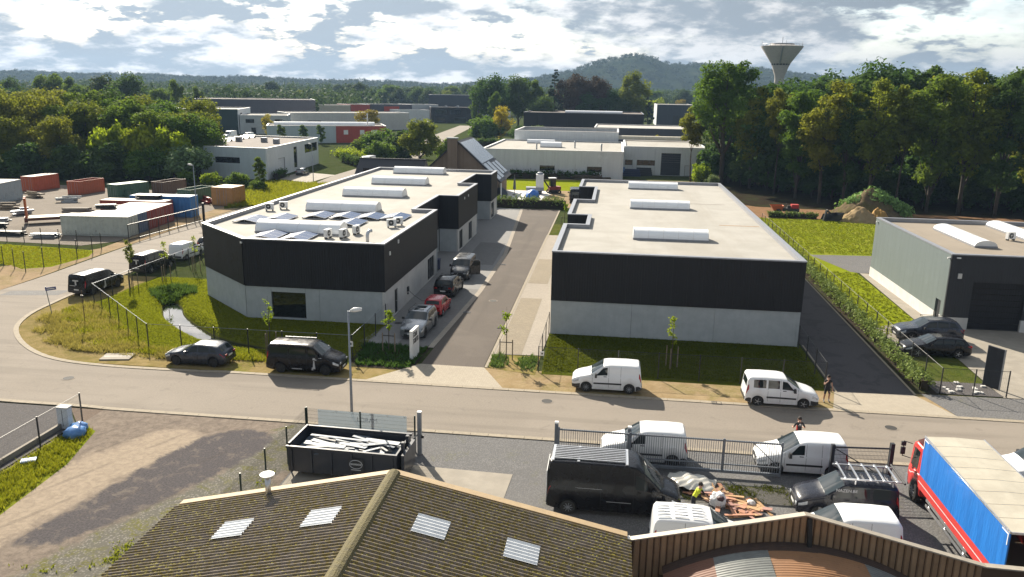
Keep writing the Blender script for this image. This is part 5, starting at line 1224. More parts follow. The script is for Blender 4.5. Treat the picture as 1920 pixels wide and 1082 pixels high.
for k in range(n):
    a = BL0 + (BL1 - BL0) * k / n; b = BL0 + (BL1 - BL0) * (k + 1) / n
    MB().add([(a + .01, -BW + .03, BZ1 + .002), (b - .01, -BW + .03, BZ1 + .002), (b - .01, 0, BZ1 + .05), (a + .01, 0, BZ1 + .05), (a + .01, BW - .03, BZ1 + .002), (b - .01, BW - .03, BZ1 + .002)], [(0, 1, 2, 3), (3, 2, 5, 4)]).build('roof_panel', canvas, tk)
MB().b2(BL0 - .02, -BW - .02, BZ1 - .05, BL1 + .02, -BW + .03, BZ1 + .03).b2(BL0 - .02, BW - .03, BZ1 - .05, BL1 + .02, BW + .02, BZ1 + .03).b2(BL1, -BW + .032, BZ1 - .06, BL1 + .04, BW - .032, BZ1 + .02).build('edge_trim', MT['alu'], tk)
MB().b2(BL0 + .06, -BW + .06, BZ0 - .02, BL1, BW - .06, BZ0 + .03).build('load_floor', MT['timber'], tk)
MB().b2(1.2, -.45, .62, BL1 - .1, -.33, .98).b2(1.2, .33, .62, BL1 - .1, .45, .98).build('chassis', MT['black'], tk)
for sd in (1, -1):
    MB().bar((2.9, sd * 1.2, .62), (7.2, sd * 1.2, .62), .04, .12).bar((2.9, sd * 1.2, .88), (7.2, sd * 1.2, .88), .04, .12).bar((3.2, sd * 1.16, .55), (3.2, sd * 1.16, 1.02), .05).bar((5.0, sd * 1.16, .55), (5.0, sd * 1.16, 1.02), .05).bar((6.9, sd * 1.16, .55), (6.9, sd * 1.16, 1.02), .05).build('side_guard', MT['alu'], tk)
    for lx, dirn in ((BL1 - .05, -1), (BL0 + .05, 1)):
        MB().b2(lx, sd * (BW + .012) - .004, BZ1 - .14, lx + dirn * .5, sd * (BW + .012) + .004, BZ1 - .09).b2(lx, sd * (BW + .012) - .004, BZ1 - .55, lx + dirn * .05, sd * (BW + .012) + .004, BZ1 - .14).build('corner_mark', MT['white'], tk)
    for wx in (1.25, 8.2): add_wheel(tk, wx, sd * 1.06, .48, .30, 'steel')
TS = Shape(1.9, 2.3, [(0, 1.5), (.06, 1.62), (.22, 2.35), (.34, 2.62), (.6, 2.72), (1.9, 2.74)], [(0, 1.3), (.3, 1.42), (1.9, 1.46)], [(0, .86), (.08, .93), (.3, .99), (.6, 1), (1.9, 1)], .42, (1.25,), .48, .04, .03)
truckred = col_paint('truck_red', (0.55, 0.03, 0.03), dirt=.3)
TS.body('cab', truckred, tk)
TS.patch('windscreen', MT['screen_glass'], tk, .05, .33, 8.0, 10, both=True, nx=5, nk=4)
for sd in (1, -1):
    TS.patch('side_window', MT['car_glass'], tk, .40, 1.2, 4.2, 6.3, sd, xt0=.52); TS.patch('door_gap', MT['seam'], tk, .34, .36, 1.0, 6.6, sd, .004, nx=1)
    TS.patch('door_gap', MT['seam'], tk, 1.34, 1.36, 1.8, 6.6, sd, .004, nx=1); TS.patch('headlight', MT['lamp_clear'], tk, .04, .3, 1.0, 1.9, sd, .006, nx=3, nk=2)
    TS.patch('cab_stripe', MT['logo'], tk, .4, 1.3, 2.4, 2.55, sd, .005, nk=1)
    MB().bar((.30, sd * 1.1, 2.45), (.15, sd * 1.45, 2.5), .03).bar((.30, sd * 1.1, 1.7), (.15, sd * 1.45, 1.75), .03).bar((.15, sd * 1.45, 1.72), (.15, sd * 1.45, 2.52), .03).build('mirror_arm', MT['black'], tk)
    MB().box((.13, sd * 1.45, 2.0), (.10, .20, .36)).box((.13, sd * 1.45, 2.36), (.10, .20, .20)).build('wing_mirror', MT['black'], tk)
    q = MB(); q.tube([(1.25 + .56 * math.cos(t), sd * 1.06, .48 + .56 * math.sin(t)) for t in np.linspace(.1, math.pi - .1, 9)], .05, 6); q.build('mudguard', MT['steel_grey'], tk)
MB().add([(.55, -1.0, 2.76), (.55, 1.0, 2.76), (1.75, 1.05, 3.45), (1.75, -1.05, 3.45), (1.85, -1.0, 2.76), (1.85, 1.0, 2.76)], [(0, 1, 2, 3), (3, 2, 5, 4), (0, 3, 4), (1, 5, 2)]).build('wind_deflector', col_paint('maroon', (0.10, 0.015, 0.02)), tk)
MB().b2(-.05, -1.08, .32, .25, 1.08, .78).build('front_bumper', MT['steel_grey'], tk)
piece('number_plate', tk, MT['plate'], (-.06, 0, .5), (.02, .5, .11))
# ------------------------------------------------------------------ fences, gates, lamps
def fence(name, label, path, h=1.8, step=2.5, mat=None, mesh=.10, hw=.40, wire=.006, post=.06, group=None, zf=None, rail=True, rmat=None):
    mat = mat or MT['black_metal']; e = empty(name, label, 'fence', (path[0][0], path[0][1], 0), 0, group); O = Vector(path[0])
    pm = MB().b2(-post / 2, -post / 2, -.3, post / 2, post / 2, h + .05).mesh('post', mat); mb = MB()
    last = None
    for a, b in zip(path[:-1], path[1:]):
        a, b = Vector(a) - O, Vector(b) - O; d = b - a; L = d.length; n = max(1, round(L / step)); u = d / L
        for k in range(n + (1 if b == Vector(path[-1]) - O else 0)):
            p = a + d * k / n; link('post', pm, e, (p.x, p.y, 0), math.atan2(d.y, d.x))
        m = int(L / mesh)
        w = Vector((-u.y, u.x)) * wire / 2; s = u * wire / 2
        for k in range(m + 1):
            p = a + u * (k * mesh)
            vs = [(p.x - s.x, p.y - s.y, .05), (p.x + s.x, p.y + s.y, .05), (p.x + s.x, p.y + s.y, h), (p.x - s.x, p.y - s.y, h)]
            mb.add(vs, [(0, 1, 2, 3)])
        z = .05
        while z < h + .01:
            mb.add([(a.x, a.y, z - wire / 2), (b.x, b.y, z - wire / 2), (b.x, b.y, z + wire / 2), (a.x, a.y, z + wire / 2)], [(0, 1, 2, 3)]); z += hw
        if rail: MB().tube([(a.x, a.y, h), (b.x, b.y, h)], .016, 5).build('top_rail', rmat or MT['steel_grey'], e)
    o = mb.build('wire_mesh', MT['wire'], e); o['kind'] = 'stuff'
    return e
fence('mesh_fence', 'black mesh fence round the corner lawn of the left building', [(-44.3, 96), (-44.3, 61.6), (-33.0, 51.3), (-17.7, 51.3), (-17.7, 59.7)], 1.8, 2.6)
fence('mesh_fence', 'black mesh fence round the lawn in front of the warehouse', [(-4.55, 59.7), (-4.55, 51.1), (14.2, 51.1), (14.35, 59.7)], 1.8, 2.65, rmat=MT['black_metal'])
fence('mesh_fence', 'black mesh fence with laurel hedge between dark drive and bright lawn', [(21.6, 119), (21.45, 51.45), (25.5, 51.5)], 1.75, 2.7, rmat=MT['black_metal'])
fence('mesh_fence', 'black mesh fence round the small lawn on the left', [(-72, 76.2), (-62.5, 73.4), (-58.3, 71.2), (-57.4, 80.5)], 2.1, 2.6, rail=False)
fence('mesh_fence', 'black mesh fence between small lawn and container yard', [(-72, 85.6), (-62, 84.4), (-58.3, 83.4)], 1.9, 2.7, rail=False)
fence('mesh_fence', 'dark mesh fence beside the brown yard at the left frame edge', [(-29.1, 38.3), (-29.1, 18)], 1.75, 3.2, rmat=MT['black_metal'])
fence('mesh_fence', 'thin mesh fence between garden lawn and white workshop', [(-24.5, 174.9), (-3, 175.3)], 2.0, 3.0, mesh=.3, wire=.012, rail=False)
fence('panel_fence', 'green double-wire panel fence beside the skip, running towards the roof', [(-15.75, 37.85), (-15.75, 25.2)], 2.0, 2.55, MT['green_metal'], .05, .2, .009, .06, rail=False)
f = fence('panel_fence', 'green double-wire panel fence with banner along the road', [(-15.7, 37.9), (-9.75, 37.7)], 2.0, 2.6, MT['green_metal'], .05, .2, .009, .07, rail=False)
e = empty('fence_banner', 'grey-blue advertising banner tied to the green panel fence', 'banner', (-15.1, 37.93, 0), math.atan2(-.2, 5.95))
tb = NT('banner_cloth'); tb.fin((.30, .35, .39), .7); trb = tb.node('ShaderNodeBsdfTranslucent'); trb.inputs['Color'].default_value = (.36, .42, .46, 1); msb = tb.node('ShaderNodeMixShader'); msb.inputs[0].default_value = .5
tpb = tb.node('ShaderNodeBsdfTransparent'); ms2 = tb.node('ShaderNodeMixShader'); ms2.inputs[0].default_value = .35
tb.l.new(tb.p.outputs[0], msb.inputs[1]); tb.l.new(trb.outputs[0], msb.inputs[2]); tb.l.new(msb.outputs[0], ms2.inputs[1]); tb.l.new(tpb.outputs[0], ms2.inputs[2]); tb.l.new(ms2.outputs[0], tb.out.inputs['Surface']); ban = tb.mat
MB().b2(.0, 0, .85, 4.9, .012, 1.95).build('cloth', ban, e); text_part('lettering', 'LORAM', .34, e, (2.75, -.012, 1.55), (R(90), 0, 0), MT['white'], .002)
for k in range(6): piece('eyelet', e, MT['alu'], (.1 + k * .94, -.01, 1.9), (.05, .02, .05))
for x_, lab in ((-15.25, 'small black box hanging low on the panel fence, left end'), (-9.95, 'small black box hanging on the panel fence beside the gate post')):
    e = empty('fence_box', lab, 'box', (x_, 37.6, .35)); MB().b2(-.17, -.1, .0, .17, .1, .40).build('case', MT['black'], e); MB().b2(-.11, -.108, .2, .11, -.102, .24).build('label_strip', MT['logo'], e)
e = empty('gate_post', 'tall grey steel gate post with stay at the end of the panel fence', 'post', (-9.45, 37.5, 0)); MB().b2(-.1, -.1, -.2, .1, .1, 2.35).build('post', MT['steel_grey'], e); MB().b2(-.11, -.11, 2.35, .11, .11, 2.4).build('cap', MT['white'], e); MB().bar((-.1, 0, 1.1), (-1.0, -.1, .1), .05).build('stay', MT['steel_grey'], e); piece('latch', e, MT['black'], (.16, 0, 1.0), (.12, .1, .14))
# sliding gate
e = empty('sliding_gate', 'grey steel sliding gate with vertical bars across the yard entrance', 'gate', (-2.2, 37.55, 0)); GL_ = 11.0
bm_ = MB().b2(-.012, -.012, .34, .012, .012, 1.98).mesh('bar', MT['gate_grey'])
for k in range(96): link('bar', bm_, e, (.16 + k * .1125, 0, 0))
MB().b2(0, -.035, 1.88, GL_, .035, 1.95).build('top_rail', MT['gate_grey'], e); MB().b2(0, -.06, .20, GL_, .06, .34).build('bottom_beam', MT['gate_grey'], e); MB().b2(0, -.03, .62, GL_, .03, .68).build('middle_rail', MT['gate_grey'], e)
for x_ in (0, 3.6, 8.2, GL_): MB().b2(x_ - .04, -.045, .2, x_ + .04, .045, 2.02).build('upright', MT['gate_grey'], e)
MB().bar((9.6, -.03, 1.9), (GL_, -.03, .62), .04).build('brace', MT['gate_grey'], e)
for x_, lab in ((-2.35, 'grey gate post with white cap at the left end of the sliding gate'), (1.35, 'grey guide post with white cap beside the white van')):
    q = empty('gate_post', lab, 'post', (x_, 37.85, 0)); MB().b2(-.09, -.09, -.2, .09, .09, 2.1).build('post', MT['gate_grey'], q); MB().b2(-.095, -.095, 2.1, .095, .095, 2.2).build('cap', MT['white'], q)
e = empty('mesh_gate', 'dark mesh gate leaf standing between white van and truck', 'gate', (11.15, 37.45, 0), R(5)); dg_ = MT['dark_clad']
MB().b2(-.08, -.08, -.1, .08, .08, 2.15).b2(2.72, -.1, -.1, 2.9, .1, 2.3).build('post', dg_, e)
MB().b2(.08, -.03, 1.98, 2.7, .03, 2.05).b2(.08, -.03, .35, 2.7, .03, .43).build('rail', dg_, e); MB().bar((.1, -.02, 1.95), (2.68, -.02, .45), .04).build('brace', dg_, e)
mb = MB(); [mb.bar((.08 + k * .065, 0, .43), (.08 + k * .065, 0, 1.98), .008) for k in range(1, 40)]; [mb.bar((.08, 0, .43 + k * .2), (2.7, 0, .43 + k * .2), .012) for k in range(1, 8)]; mb.build('wire_mesh', MT['wire'], e)['kind'] = 'stuff'
e = empty('mesh_gate', 'black sliding mesh gate leaf behind the row of containers', 'gate', (-58.2, 88.6, 0), math.atan2(15.8, 1.3))
for k in range(9): MB().b2(k * 1.95 - .035, -.04, .0, k * 1.95 + .035, .04, 2.0).build('upright', MT['black_metal'], e)
MB().b2(0, -.04, 1.95, 15.7, .04, 2.05).b2(0, -.04, .1, 15.7, .04, .22).build('rail', MT['black_metal'], e); MB().b2(15.7, -.12, 0, 15.95, .12, 2.6).build('end_post', MT['black_metal'], e)
mb = MB(); [mb.add([(k * .1, 0, .2), (k * .1 + .008, 0, .2), (k * .1 + .008, 0, 1.95), (k * .1, 0, 1.95)], [(0, 1, 2, 3)]) for k in range(157)]; mb.build('wire_mesh', MT['wire'], e)['kind'] = 'stuff'
def street_lamp(x, y, h, rz, label):
    e = empty('street_lamp', label, 'street lamp', (x, y, 0), rz, 'street lamps'); MB().tube([(0, 0, 0), (0, 0, 1.2), (0, 0, h)], [.085, .08, .045], 10).build('pole', MT['steel_grey'], e, smooth=True)
    MB().lathe([(.13, 0), (.13, .03), (.09, .05)], 12).build('base_plate', MT['steel_grey'], e); MB().bar((0, 0, h - .05), (.3, 0, h + .05), .06).build('bracket', MT['steel_grey'], e)
    MB().tube([(.12, 0, h + .02), (.35, 0, h + .08), (.75, 0, h + .12)], [.07, .14, .09], 10).build('lamp_head', MT['white'], e, smooth=True)
    piece('access_door', e, MT['coping'], (0, -.082, .6), (.09, .02, .4)); return e
street_lamp(-14.55, 41.75, 6.35, R(8), 'grey street lamp with white head beside the road in the middle'); street_lamp(-58.9, 106.2, 7.6, R(180), 'slim street lamp at the gate of the container yard'); street_lamp(-59.4, 152.5, 7.6, R(180), 'slim street lamp in front of the pale blue building'); street_lamp(-55, 235, 9, R(180), 'far street lamp beside the dark bushes')
# signs
e = empty('sign_board', 'white totem sign with black symbol blocks beside the driveway', 'sign', (-13.55, 52.6, 0), R(86))
MB().b2(-.75, -.11, .0, .75, .11, 2.15).build('board', MT['white'], e)
for r_, (z_, n_) in enumerate(((1.62, 3), (1.16, 4))):
    for k in range(n_):
        mb = MB(); x0 = -.58 + k * .30; rr = random.Random(r_ * 9 + k)
        mb.b2(x0, -.119, z_, x0 + .09, -.111, z_ + .36).b2(x0 + .09, -.119, z_ + rr.choice([0, .26]), x0 + .24, -.111, z_ + rr.choice([.30, .36])).b2(x0 + .17, -.122, z_ + .02, x0 + .25, -.1135, z_ + rr.uniform(.15, .34)); mb.build('letter_block', MT['black'], e)
e = empty('sign_board', 'tall dark totem panel at the workshop forecourt', 'sign', (25.35, 53.3, 0), R(-58)); MB().b2(-.55, -.07, .0, .55, .07, 2.75).build('panel', MT['dark_clad'], e); MB().b2(-.58, -.08, -.02, -.552, .08, 2.77).b2(.552, -.08, -.02, .58, .08, 2.77).build('edge', MT['steel_grey'], e)
e = empty('street_sign', 'blue street name sign on a leaning pole at the bend', 'sign', (-45.3, 57.6, 0), (R(2), R(-5), R(25))); MB().tube([(0, 0, -.2), (0, 0, 2.5)], .035, 8).build('pole', MT['steel_grey'], e); MB().b2(-.05, -.05, 2.15, .75, -.03, 2.42).build('plate', M('sign_blue', (.03, .05, .25), None, 3, .4), e); MB().b2(.05, -.058, 2.24, .65, -.052, 2.32).build('lettering', MT['white'], e)
for x, y, lab in ((-40.9, 55.5, 'slim rusty post standing in the dry grass at the bend'),):
    e = empty('marker_post', lab, 'post', (x, y, 0), (R(4), R(3), 0)); MB().tube([(0, 0, -.2), (0, 0, 2.9)], .03, 6).build('pole', M('rusty_steel', (.12, .07, .04), None, 4, .8), e); MB().b2(-.1, -.02, 2.3, .1, .02, 2.55).build('tab', MT['black_metal'], e)
e = empty('utility_cover', 'concrete utility slab in the verge near the fence corner', 'cover slab', (-33.9, 48.95, 0), R(12)); MB().b2(-1.0, -.65, -.1, 1.0, .65, .09).build('slab', MT['concrete_slab'], e); MB().b2(-.9, -.02, .09, .9, .02, .094).build('joint', MT['black'], e)
e = empty('info_sign', 'small white square notice on the fence beside the lamp', 'notice', (-17.75, 51.22, 1.0)); MB().b2(-.16, -.02, 0, .16, 0, .38).build('plate', MT['white'], e); MB().b2(-.06, -.025, .12, .06, -.021, .28).build('symbol', MT['black'], e)
e = empty('info_sign', 'small white notice on the warehouse fence corner', 'notice', (-4.3, 51.0, 1.2)); MB().b2(-.13, -.02, 0, .13, 0, .32).build('plate', MT['white'], e); MB().b2(-.05, -.025, .1, .05, -.021, .22).build('symbol', MT['black'], e)
# bins, cabinet, bags
e = empty('wheelie_bin', 'dark blue wheeled bin in the recess of the left building', 'bin', (-18.3, 80.6, 0), R(85)); bb = M('bin_blue', (.015, .03, .10), None, 4, .5)
MB().box((0, 0, .62), (.62, .72, 1.0), 0, 0, 1.12).build('tub', bb, e); MB().b2(-.38, -.44, 1.13, .38, .44, 1.2).build('lid', bb, e); [MB().lathe([(.1, -.04), (.1, .04)], 12, (s * .28, -.3, .1), 0, 'Y').build('wheel', MT['rubber'], e) for s in (-1, 1)]; MB().b2(-.12, -.372, .6, .12, -.362, .9).build('sticker', MT['white'], e)
e = empty('meter_cabinet', 'pale grey meter cabinet at the end of the left fence', 'cabinet', (-29.6, 37.6, 0)); MB().b2(-.32, -.2, 0, .32, .2, 1.2).build('case', MT['pale_clad'], e); MB().b2(-.36, -.24, 1.2, .36, .24, 1.26).build('top', MT['concrete_pale'], e); MB().b2(-.01, -.21, .15, .01, -.202, 1.1).build('door_gap', MT['black'], e)
bagm = M('blue_bag', (.10, .25, .52), (.07, .18, .42), 5, .3, big=.1, obj=True)
def sack(name, label, cat, x, y, z, r, mat, seed=1, sz=(1, 1, .7), group=None):
    rg = np.random.default_rng(seed); bm = bmesh.new(); bmesh.ops.create_icosphere(bm, subdivisions=3, radius=1)
    for v in bm.verts:
        p = v.co; k = 1 + .12 * math.sin(p.x * 6 + seed) * math.cos(p.y * 5) + .08 * math.sin(p.z * 11 + p.x * 7) + rg.normal() * .02
        v.co = Vector((p.x * k * sz[0], p.y * k * sz[1], max(-.55, p.z * k) * sz[2]))
    me = bpy.data.meshes.new(name); bm.to_mesh(me); bm.free(); me.materials.append(mat); me.polygons.foreach_set('use_smooth', [True] * len(me.polygons))
    return tag(link(name, me, None, (x, y, z), rg.uniform(0, 6), (r, r, r)), label, cat, group)
sack('rubbish_bag', 'front blue rubbish bag lying by the fence end', 'bag', -28.35, 36.6, .22, .55, bagm, 1); sack('rubbish_bag', 'rear blue rubbish bag against the meter cabinet', 'bag', -28.6, 37.3, .2, .45, bagm, 2)
e = empty('blue_box', 'small pale blue container lid lying in the grass strip', 'lid', (-28.6, 33.4, .08), R(30)); MB().b2(-.35, -.22, 0, .35, .22, .08).build('lid', bagm, e); MB().b2(-.3, -.17, .08, .3, .17, .1).build('raised_rim', bagm, e)
e = empty('retaining_wall', 'low weathered concrete retaining wall beside the dark yard', 'wall', (-29.5, 38, 0))
for k in range(8): piece('wall_block', e, MT['concrete_slab'], (-.3, -1.3 - k * 2.4, .10), (.16, 2.36, .36))
# skip full of planks
e = empty('skip_container', 'dark navy hook-lift skip filled with offcuts behind the roof ridge', 'skip', (-12.4, 35.2, 0), R(-2)); sk = paint('paint_skip', (.020, .023, .032), rough=.4)
MB().b2(-2.75, -1.22, .30, 2.75, -1.13, 1.55).build('side_wall', sk, e); MB().b2(-2.75, 1.13, .30, 2.75, 1.22, 1.55).build('side_wall', sk, e); MB().b2(-2.75, -1.128, .30, -2.66, 1.128, 1.75).build('end_wall', sk, e); MB().b2(2.66, -1.128, .30, 2.75, 1.128, 1.6).build('end_wall', sk, e)
MB().b2(-2.658, -1.128, .30, 2.658, 1.128, .36).build('floor_plate', sk, e)
for s in (-1, 1): MB().b2(-2.8, s * 1.25 - .06, 1.55, 2.8, s * 1.25 + .06, 1.66).build('top_rail', sk, e)
for s in (-1, 1):
    for k in range(6): MB().b2(-2.6 + k * 1.02, s * 1.26 - .04, .3, -2.5 + k * 1.02, s * 1.26 + .04, 1.54).build('rib', sk, e)
    MB().b2(-2.6, s * .5 - .08, .1, 2.6, s * .5 + .08, .298).build('skid', sk, e)
MB().b2(2.76, -.5, .3, 2.9, -.3, 1.95).b2(2.76, .3, .3, 2.9, .5, 1.95).build('hook_frame', sk, e); MB().b2(2.9, -.95, .25, 3.05, .95, 1.5).build('tail_flap', sk, e)
cy = MB(); cy.tube([(.75 + .32 * math.cos(t), -1.30, 1.0 + .22 * math.sin(t)) for t in np.linspace(0, 6.283, 17)], .014, 5); cy.b2(.48, -1.31, .97, 1.02, -1.302, 1.05); cy.b2(.5, -1.31, .70, 1.0, -1.302, .73); cy.build('logo', MT['logo'], e)
MB().b2(.35, -1.297, .62, 1.15, -1.29, 1.3).build('logo_plate', MT['black'], e)
text_part('lettering', 'CONTAINER', .09, e, (.75, -1.312, 1.01), (R(90), 0, 0), MT['black'])
rr = random.Random(8); pm1, pm2, pm3 = M('offcut_pale', (.27, .265, .255), None, 4, .6, obj=True), M('offcut_grey', (.20, .23, .26), None, 4, .5, obj=True), M('offcut_blue', (.10, .13, .17), None, 4, .5, obj=True)
MB().b2(-2.6, -1.1, .36, 2.6, 1.1, 1.18).build('rubble_fill', pm3, empty('offcut_fill', 'packed layer of rubble under the boards in the skip', 'rubble', (-12.4, 35.2, 0), R(-2)))
for k in range(46):
    L = rr.uniform(.5, 3.2); x = rr.uniform(-2.3 + L / 2.2, 2.4 - L / 2.2) if L < 3.6 else 0; y = rr.uniform(-.85, .85); a = rr.gauss(0, .22) if L > 1 else rr.uniform(-1.2, 1.2)
    if x < -1.2 and L < 1.3: mt = pm1
    else: mt = rr.choice([pm1, pm2, pm2, pm2, pm3, pm3])
    o = MB().box((0, 0, 0), (L, rr.uniform(.10, .32), .03)).build('offcut_board', mt, None, (-12.4 + x, 35.2 + y, 1.21 + .007 * k + rr.uniform(0, .02)), (rr.gauss(0, .05), rr.gauss(0, .04), a)); tag(o, 'loose offcut board lying in the dark skip', 'board', 'offcut boards in the skip')
# heap of orange-brown boards, sheet and sacks by the gate
wood_o = [M('board_orange', (.42, .20, .12), (.36, .17, .10), 5, .7, obj=True), M('board_pink', (.36, .19, .15), (.30, .16, .13), 5, .7, obj=True), M('board_tan', (.45, .27, .13), None, 5, .7, obj=True)]
for k in range(58):
    t = rr.random(); x = 4.7 + t * 2.3 + rr.gauss(0, .25); y = 35.8 - t * 1.7 + rr.gauss(0, .4); L = rr.uniform(.5, 1.7)
    o = MB().box((0, 0, 0), (L, rr.uniform(.14, .26), .03)).build('loose_board', rr.choice(wood_o), None, (x, y, .05 + .22 * math.exp(-((x - 5.6) ** 2 + (y - 35.1) ** 2) / .9) * rr.random() + .012 * (k % 7)), (rr.gauss(0, .06), rr.gauss(0, .06), rr.gauss(-.5, .8))); tag(o, 'orange-brown board in the loose heap beside the gate', 'board', 'boards in the heap by the gate')
# crumpled sheet
gx_, gy_ = np.meshgrid(np.linspace(-1.15, 1.15, 30), np.linspace(-.8, .8, 20)); rg = np.random.default_rng(4)
gz_ = .38 * np.clip(1 - (gx_ / 1.3) ** 2, 0, 1) * np.clip(1.1 - (gy_ / 1.0) ** 2, 0, 1) + .22 * np.abs(((gx_ * 1.1 + gy_ * .8) % 1.0) - .5) + .12 * np.abs(((gx_ * 2.3 - gy_ * 1.9) % 1.0) - .5) + .02
ii = np.arange(gx_.size).reshape(gx_.shape); FF = np.stack([ii[:-1, :-1], ii[:-1, 1:], ii[1:, 1:], ii[1:, :-1]], -1).reshape(-1, 4)
o = link('plastic_sheet', np_mesh('plastic_sheet', np.stack([gx_, gy_, gz_], -1).reshape(-1, 3), FF, M('pale_sheet', (.58, .56, .50), (.48, .46, .42), 3, .4, obj=True)), None, (4.35, 36.15, .02), R(-14)); tag(o, 'crumpled pale plastic sheet at the front of the large black van', 'sheet')
sack('white_sack', 'bulging white sack among the orange boards', 'sack', 5.45, 34.45, .26, .44, M('sack_white', (.62, .63, .66), (.52, .53, .56), 5, .6, obj=True), 5, (.9, .8, 1.0)); sack('white_sack', 'small white sack at the edge of the board heap', 'sack', 7.0, 34.75, .12, .2, M('sack_pale', (.66, .62, .60), None, 5, .6, obj=True), 6)
# pale paving offcuts on the dark bed at the right
for k in range(16):
    x, y = 21.7 + rr.random() * 3.3, 51.8 + rr.random() * 1.9
    o = MB().box((0, 0, 0), (rr.uniform(.2, .38), rr.uniform(.14, .2), .10)).build('loose_paver', MT['concrete_pale'], None, (x, y, .065), rr.uniform(0, 3)); tag(o, 'pale loose paver lying on the dark gravel bed', 'paver', 'loose pavers on the dark bed')
# drains
for x, y, lab in ((-8.5, 60.8, 'small dark drain grate on the right edge of the driveway'), (-12.05, 64.8, 'dark drain grate in the gutter beside the red car'), (-16.9, 60.6, 'dark drain grate near the side door of the left building'), (-11.7, 84.5, 'dark drain grate in the gutter farther along'), (6.9, 47.35, 'drain grate in the kerb between the white vans')):
    e = empty('drain_grate', lab, 'drain', (x, y, .03)); MB().b2(-.3, -.2, 0, .3, -.16, .02).b2(-.3, .16, 0, .3, .2, .02).b2(-.3, -.16, 0, -.26, .16, .02).b2(.26, -.16, 0, .3, .16, .02).build('frame', MT['black_metal'], e); [MB().b2(-.22 + k * .09, -.155, .0, -.18 + k * .09, .155, .016).build('bar', MT['black_metal'], e) for k in range(6)]
for x, y, lab in ((-34.5, 44.6, 'round iron manhole cover in the road near the bend'), (-3.5, 45.9, 'round iron manhole cover in the road before the driveway'), (16.5, 45.2, 'round iron manhole cover in the road on the right'), (-10.4, 69.0, 'round iron manhole cover in the central driveway')):
    e = empty('manhole_cover', lab, 'manhole cover', (x, y, .014)); MB().lathe([(.42, 0), (.42, .008), (.36, .009)], 20).build('frame', MT['road'], e); MB().lathe([(.33, .009), (.33, .014), (.28, .016)], 20).build('lid', MT['rubber'], e)
# charging cable
mb = MB().tube([(-17.7, 67.1, 1.1), (-17.2, 67.0, .7), (-16.4, 66.6, .35), (-15.9, 66.2, .5), (-15.45, 65.9, .75)], .02, 6); e = empty('charging_cable', 'black charging cable from the wall box to the red hatchback', 'cable', (0, 0, 0)); mb.build('cable', MT['black'], e); MB().box((-15.42, 65.85, .76), (.14, .1, .1)).build('plug', MT['black'], e)

# ------------------------------------------------------------------ container yard on the left
def container(name, label, x, y, rz, L, mat, W=2.44, Hh=2.6, roof=None, group='containers and skips in the yard', closed=True, ribs=True, cat='container'):
    """local +Y runs along its length; near end at y = 0"""
    e = empty(name, label, cat, (x, y, 0), rz, group); fr = mat
    def side(sx, nm):
        n = int(L / .28); vs = []; fs = []
        for k in range(n * 2 + 1):
            yy = .1 + (L - .2) * k / (2 * n); d = .04 if (k // 1) % 4 in (1, 2) else 0; vs += [(sx * (W / 2 - .03 - d), yy, .2), (sx * (W / 2 - .03 - d), yy, Hh - .12)]
        for k in range(n * 2): a = 2 * k; fs.append((a, a + 2, a + 3, a + 1))
        MB().add(vs, fs).build(nm, mat, e)
    side(1, 'side_wall'); side(-1, 'side_wall')
    for yy, nm in ((0.05, 'end_door'), (L - .05, 'end_wall')):
        if nm == 'end_door':
            for s in (-1, 1):
                d = MB().b2(s * .02, yy - .03, .2, s * (W / 2 - .1), yy + .03, Hh - .12).build('end_door', mat, e); MB().bar((s * .35, yy - .06, .22), (s * .35, yy - .06, Hh - .14), .03).bar((s * .8, yy - .06, .22), (s * .8, yy - .06, Hh - .14), .03).build('lock_rod', MT['steel_grey'], d)
        else: MB().b2(-W / 2 + .1, yy - .03, .2, W / 2 - .1, yy + .03, Hh - .12).build(nm, mat, e)
    mb = MB()
    for sx in (-1, 1):
        for yy in (.06, L - .06): mb.b2(sx * W / 2 - .06 * (1 + sx), yy - .06, 0, sx * W / 2 + .06 * (1 - sx), yy + .06, Hh)
    mb.build('corner_post', fr, e); mb = MB()
    for sx in (-1, 1):
        for zz in (.1, Hh - .06): mb.b2(sx * (W / 2 - .055) - .05, .121, zz - .06, sx * (W / 2 - .055) + .05, L - .121, zz + .06)
    for yy in (.06, L - .06):
        for zz in (.1, Hh - .06): mb.b2(-W / 2 + .121, yy - .05, zz - .058, W / 2 - .121, yy + .05, zz + .058)
    mb.build('frame_rail', fr, e)
    if closed: MB().b2(-W / 2 + .08, .1, Hh - .05, W / 2 - .08, L - .1, Hh + .01).build('roof', roof or mat, e)
    else: MB().b2(-W / 2 + .1, .1, Hh * .55, W / 2 - .1, L - .1, Hh * .6).build('load', MT['humus'], e)
    MB().b2(-W / 2 + .1, .1, .12, W / 2 - .1, L - .1, .2).build('floor', MT['timber'], e)
    return e
def rusty(name, c, r=.45):
    t = NT(name); v = t.pos(); c0 = t.mix(t.ramp(t.noise(v, 1.5, 6, .65), .4, .75, 0, .5), c, tuple(k * .65 for k in c)); c0 = t.mix(t.ramp(t.noise(v, 2.4, 7, .72, .5), .58, .72, 0, .75), c0, (.13, .06, .03)); return t.fin(c0, .65)
cw_, cbl, cr1, cr2, cor, cgr, cbr, cbb = rusty('container_white', (.52, .54, .48)), rusty('container_bluegrey', (.10, .14, .22)), rusty('container_red', (.28, .045, .035)), rusty('container_rust', (.30, .07, .05)), rusty('container_orange', (.42, .10, .045)), rusty('container_green', (.07, .14, .09)), rusty('container_brown', (.16, .10, .07)), rusty('container_blue', (.05, .20, .48))
croof = rusty('container_roof', (.33, .29, .23))
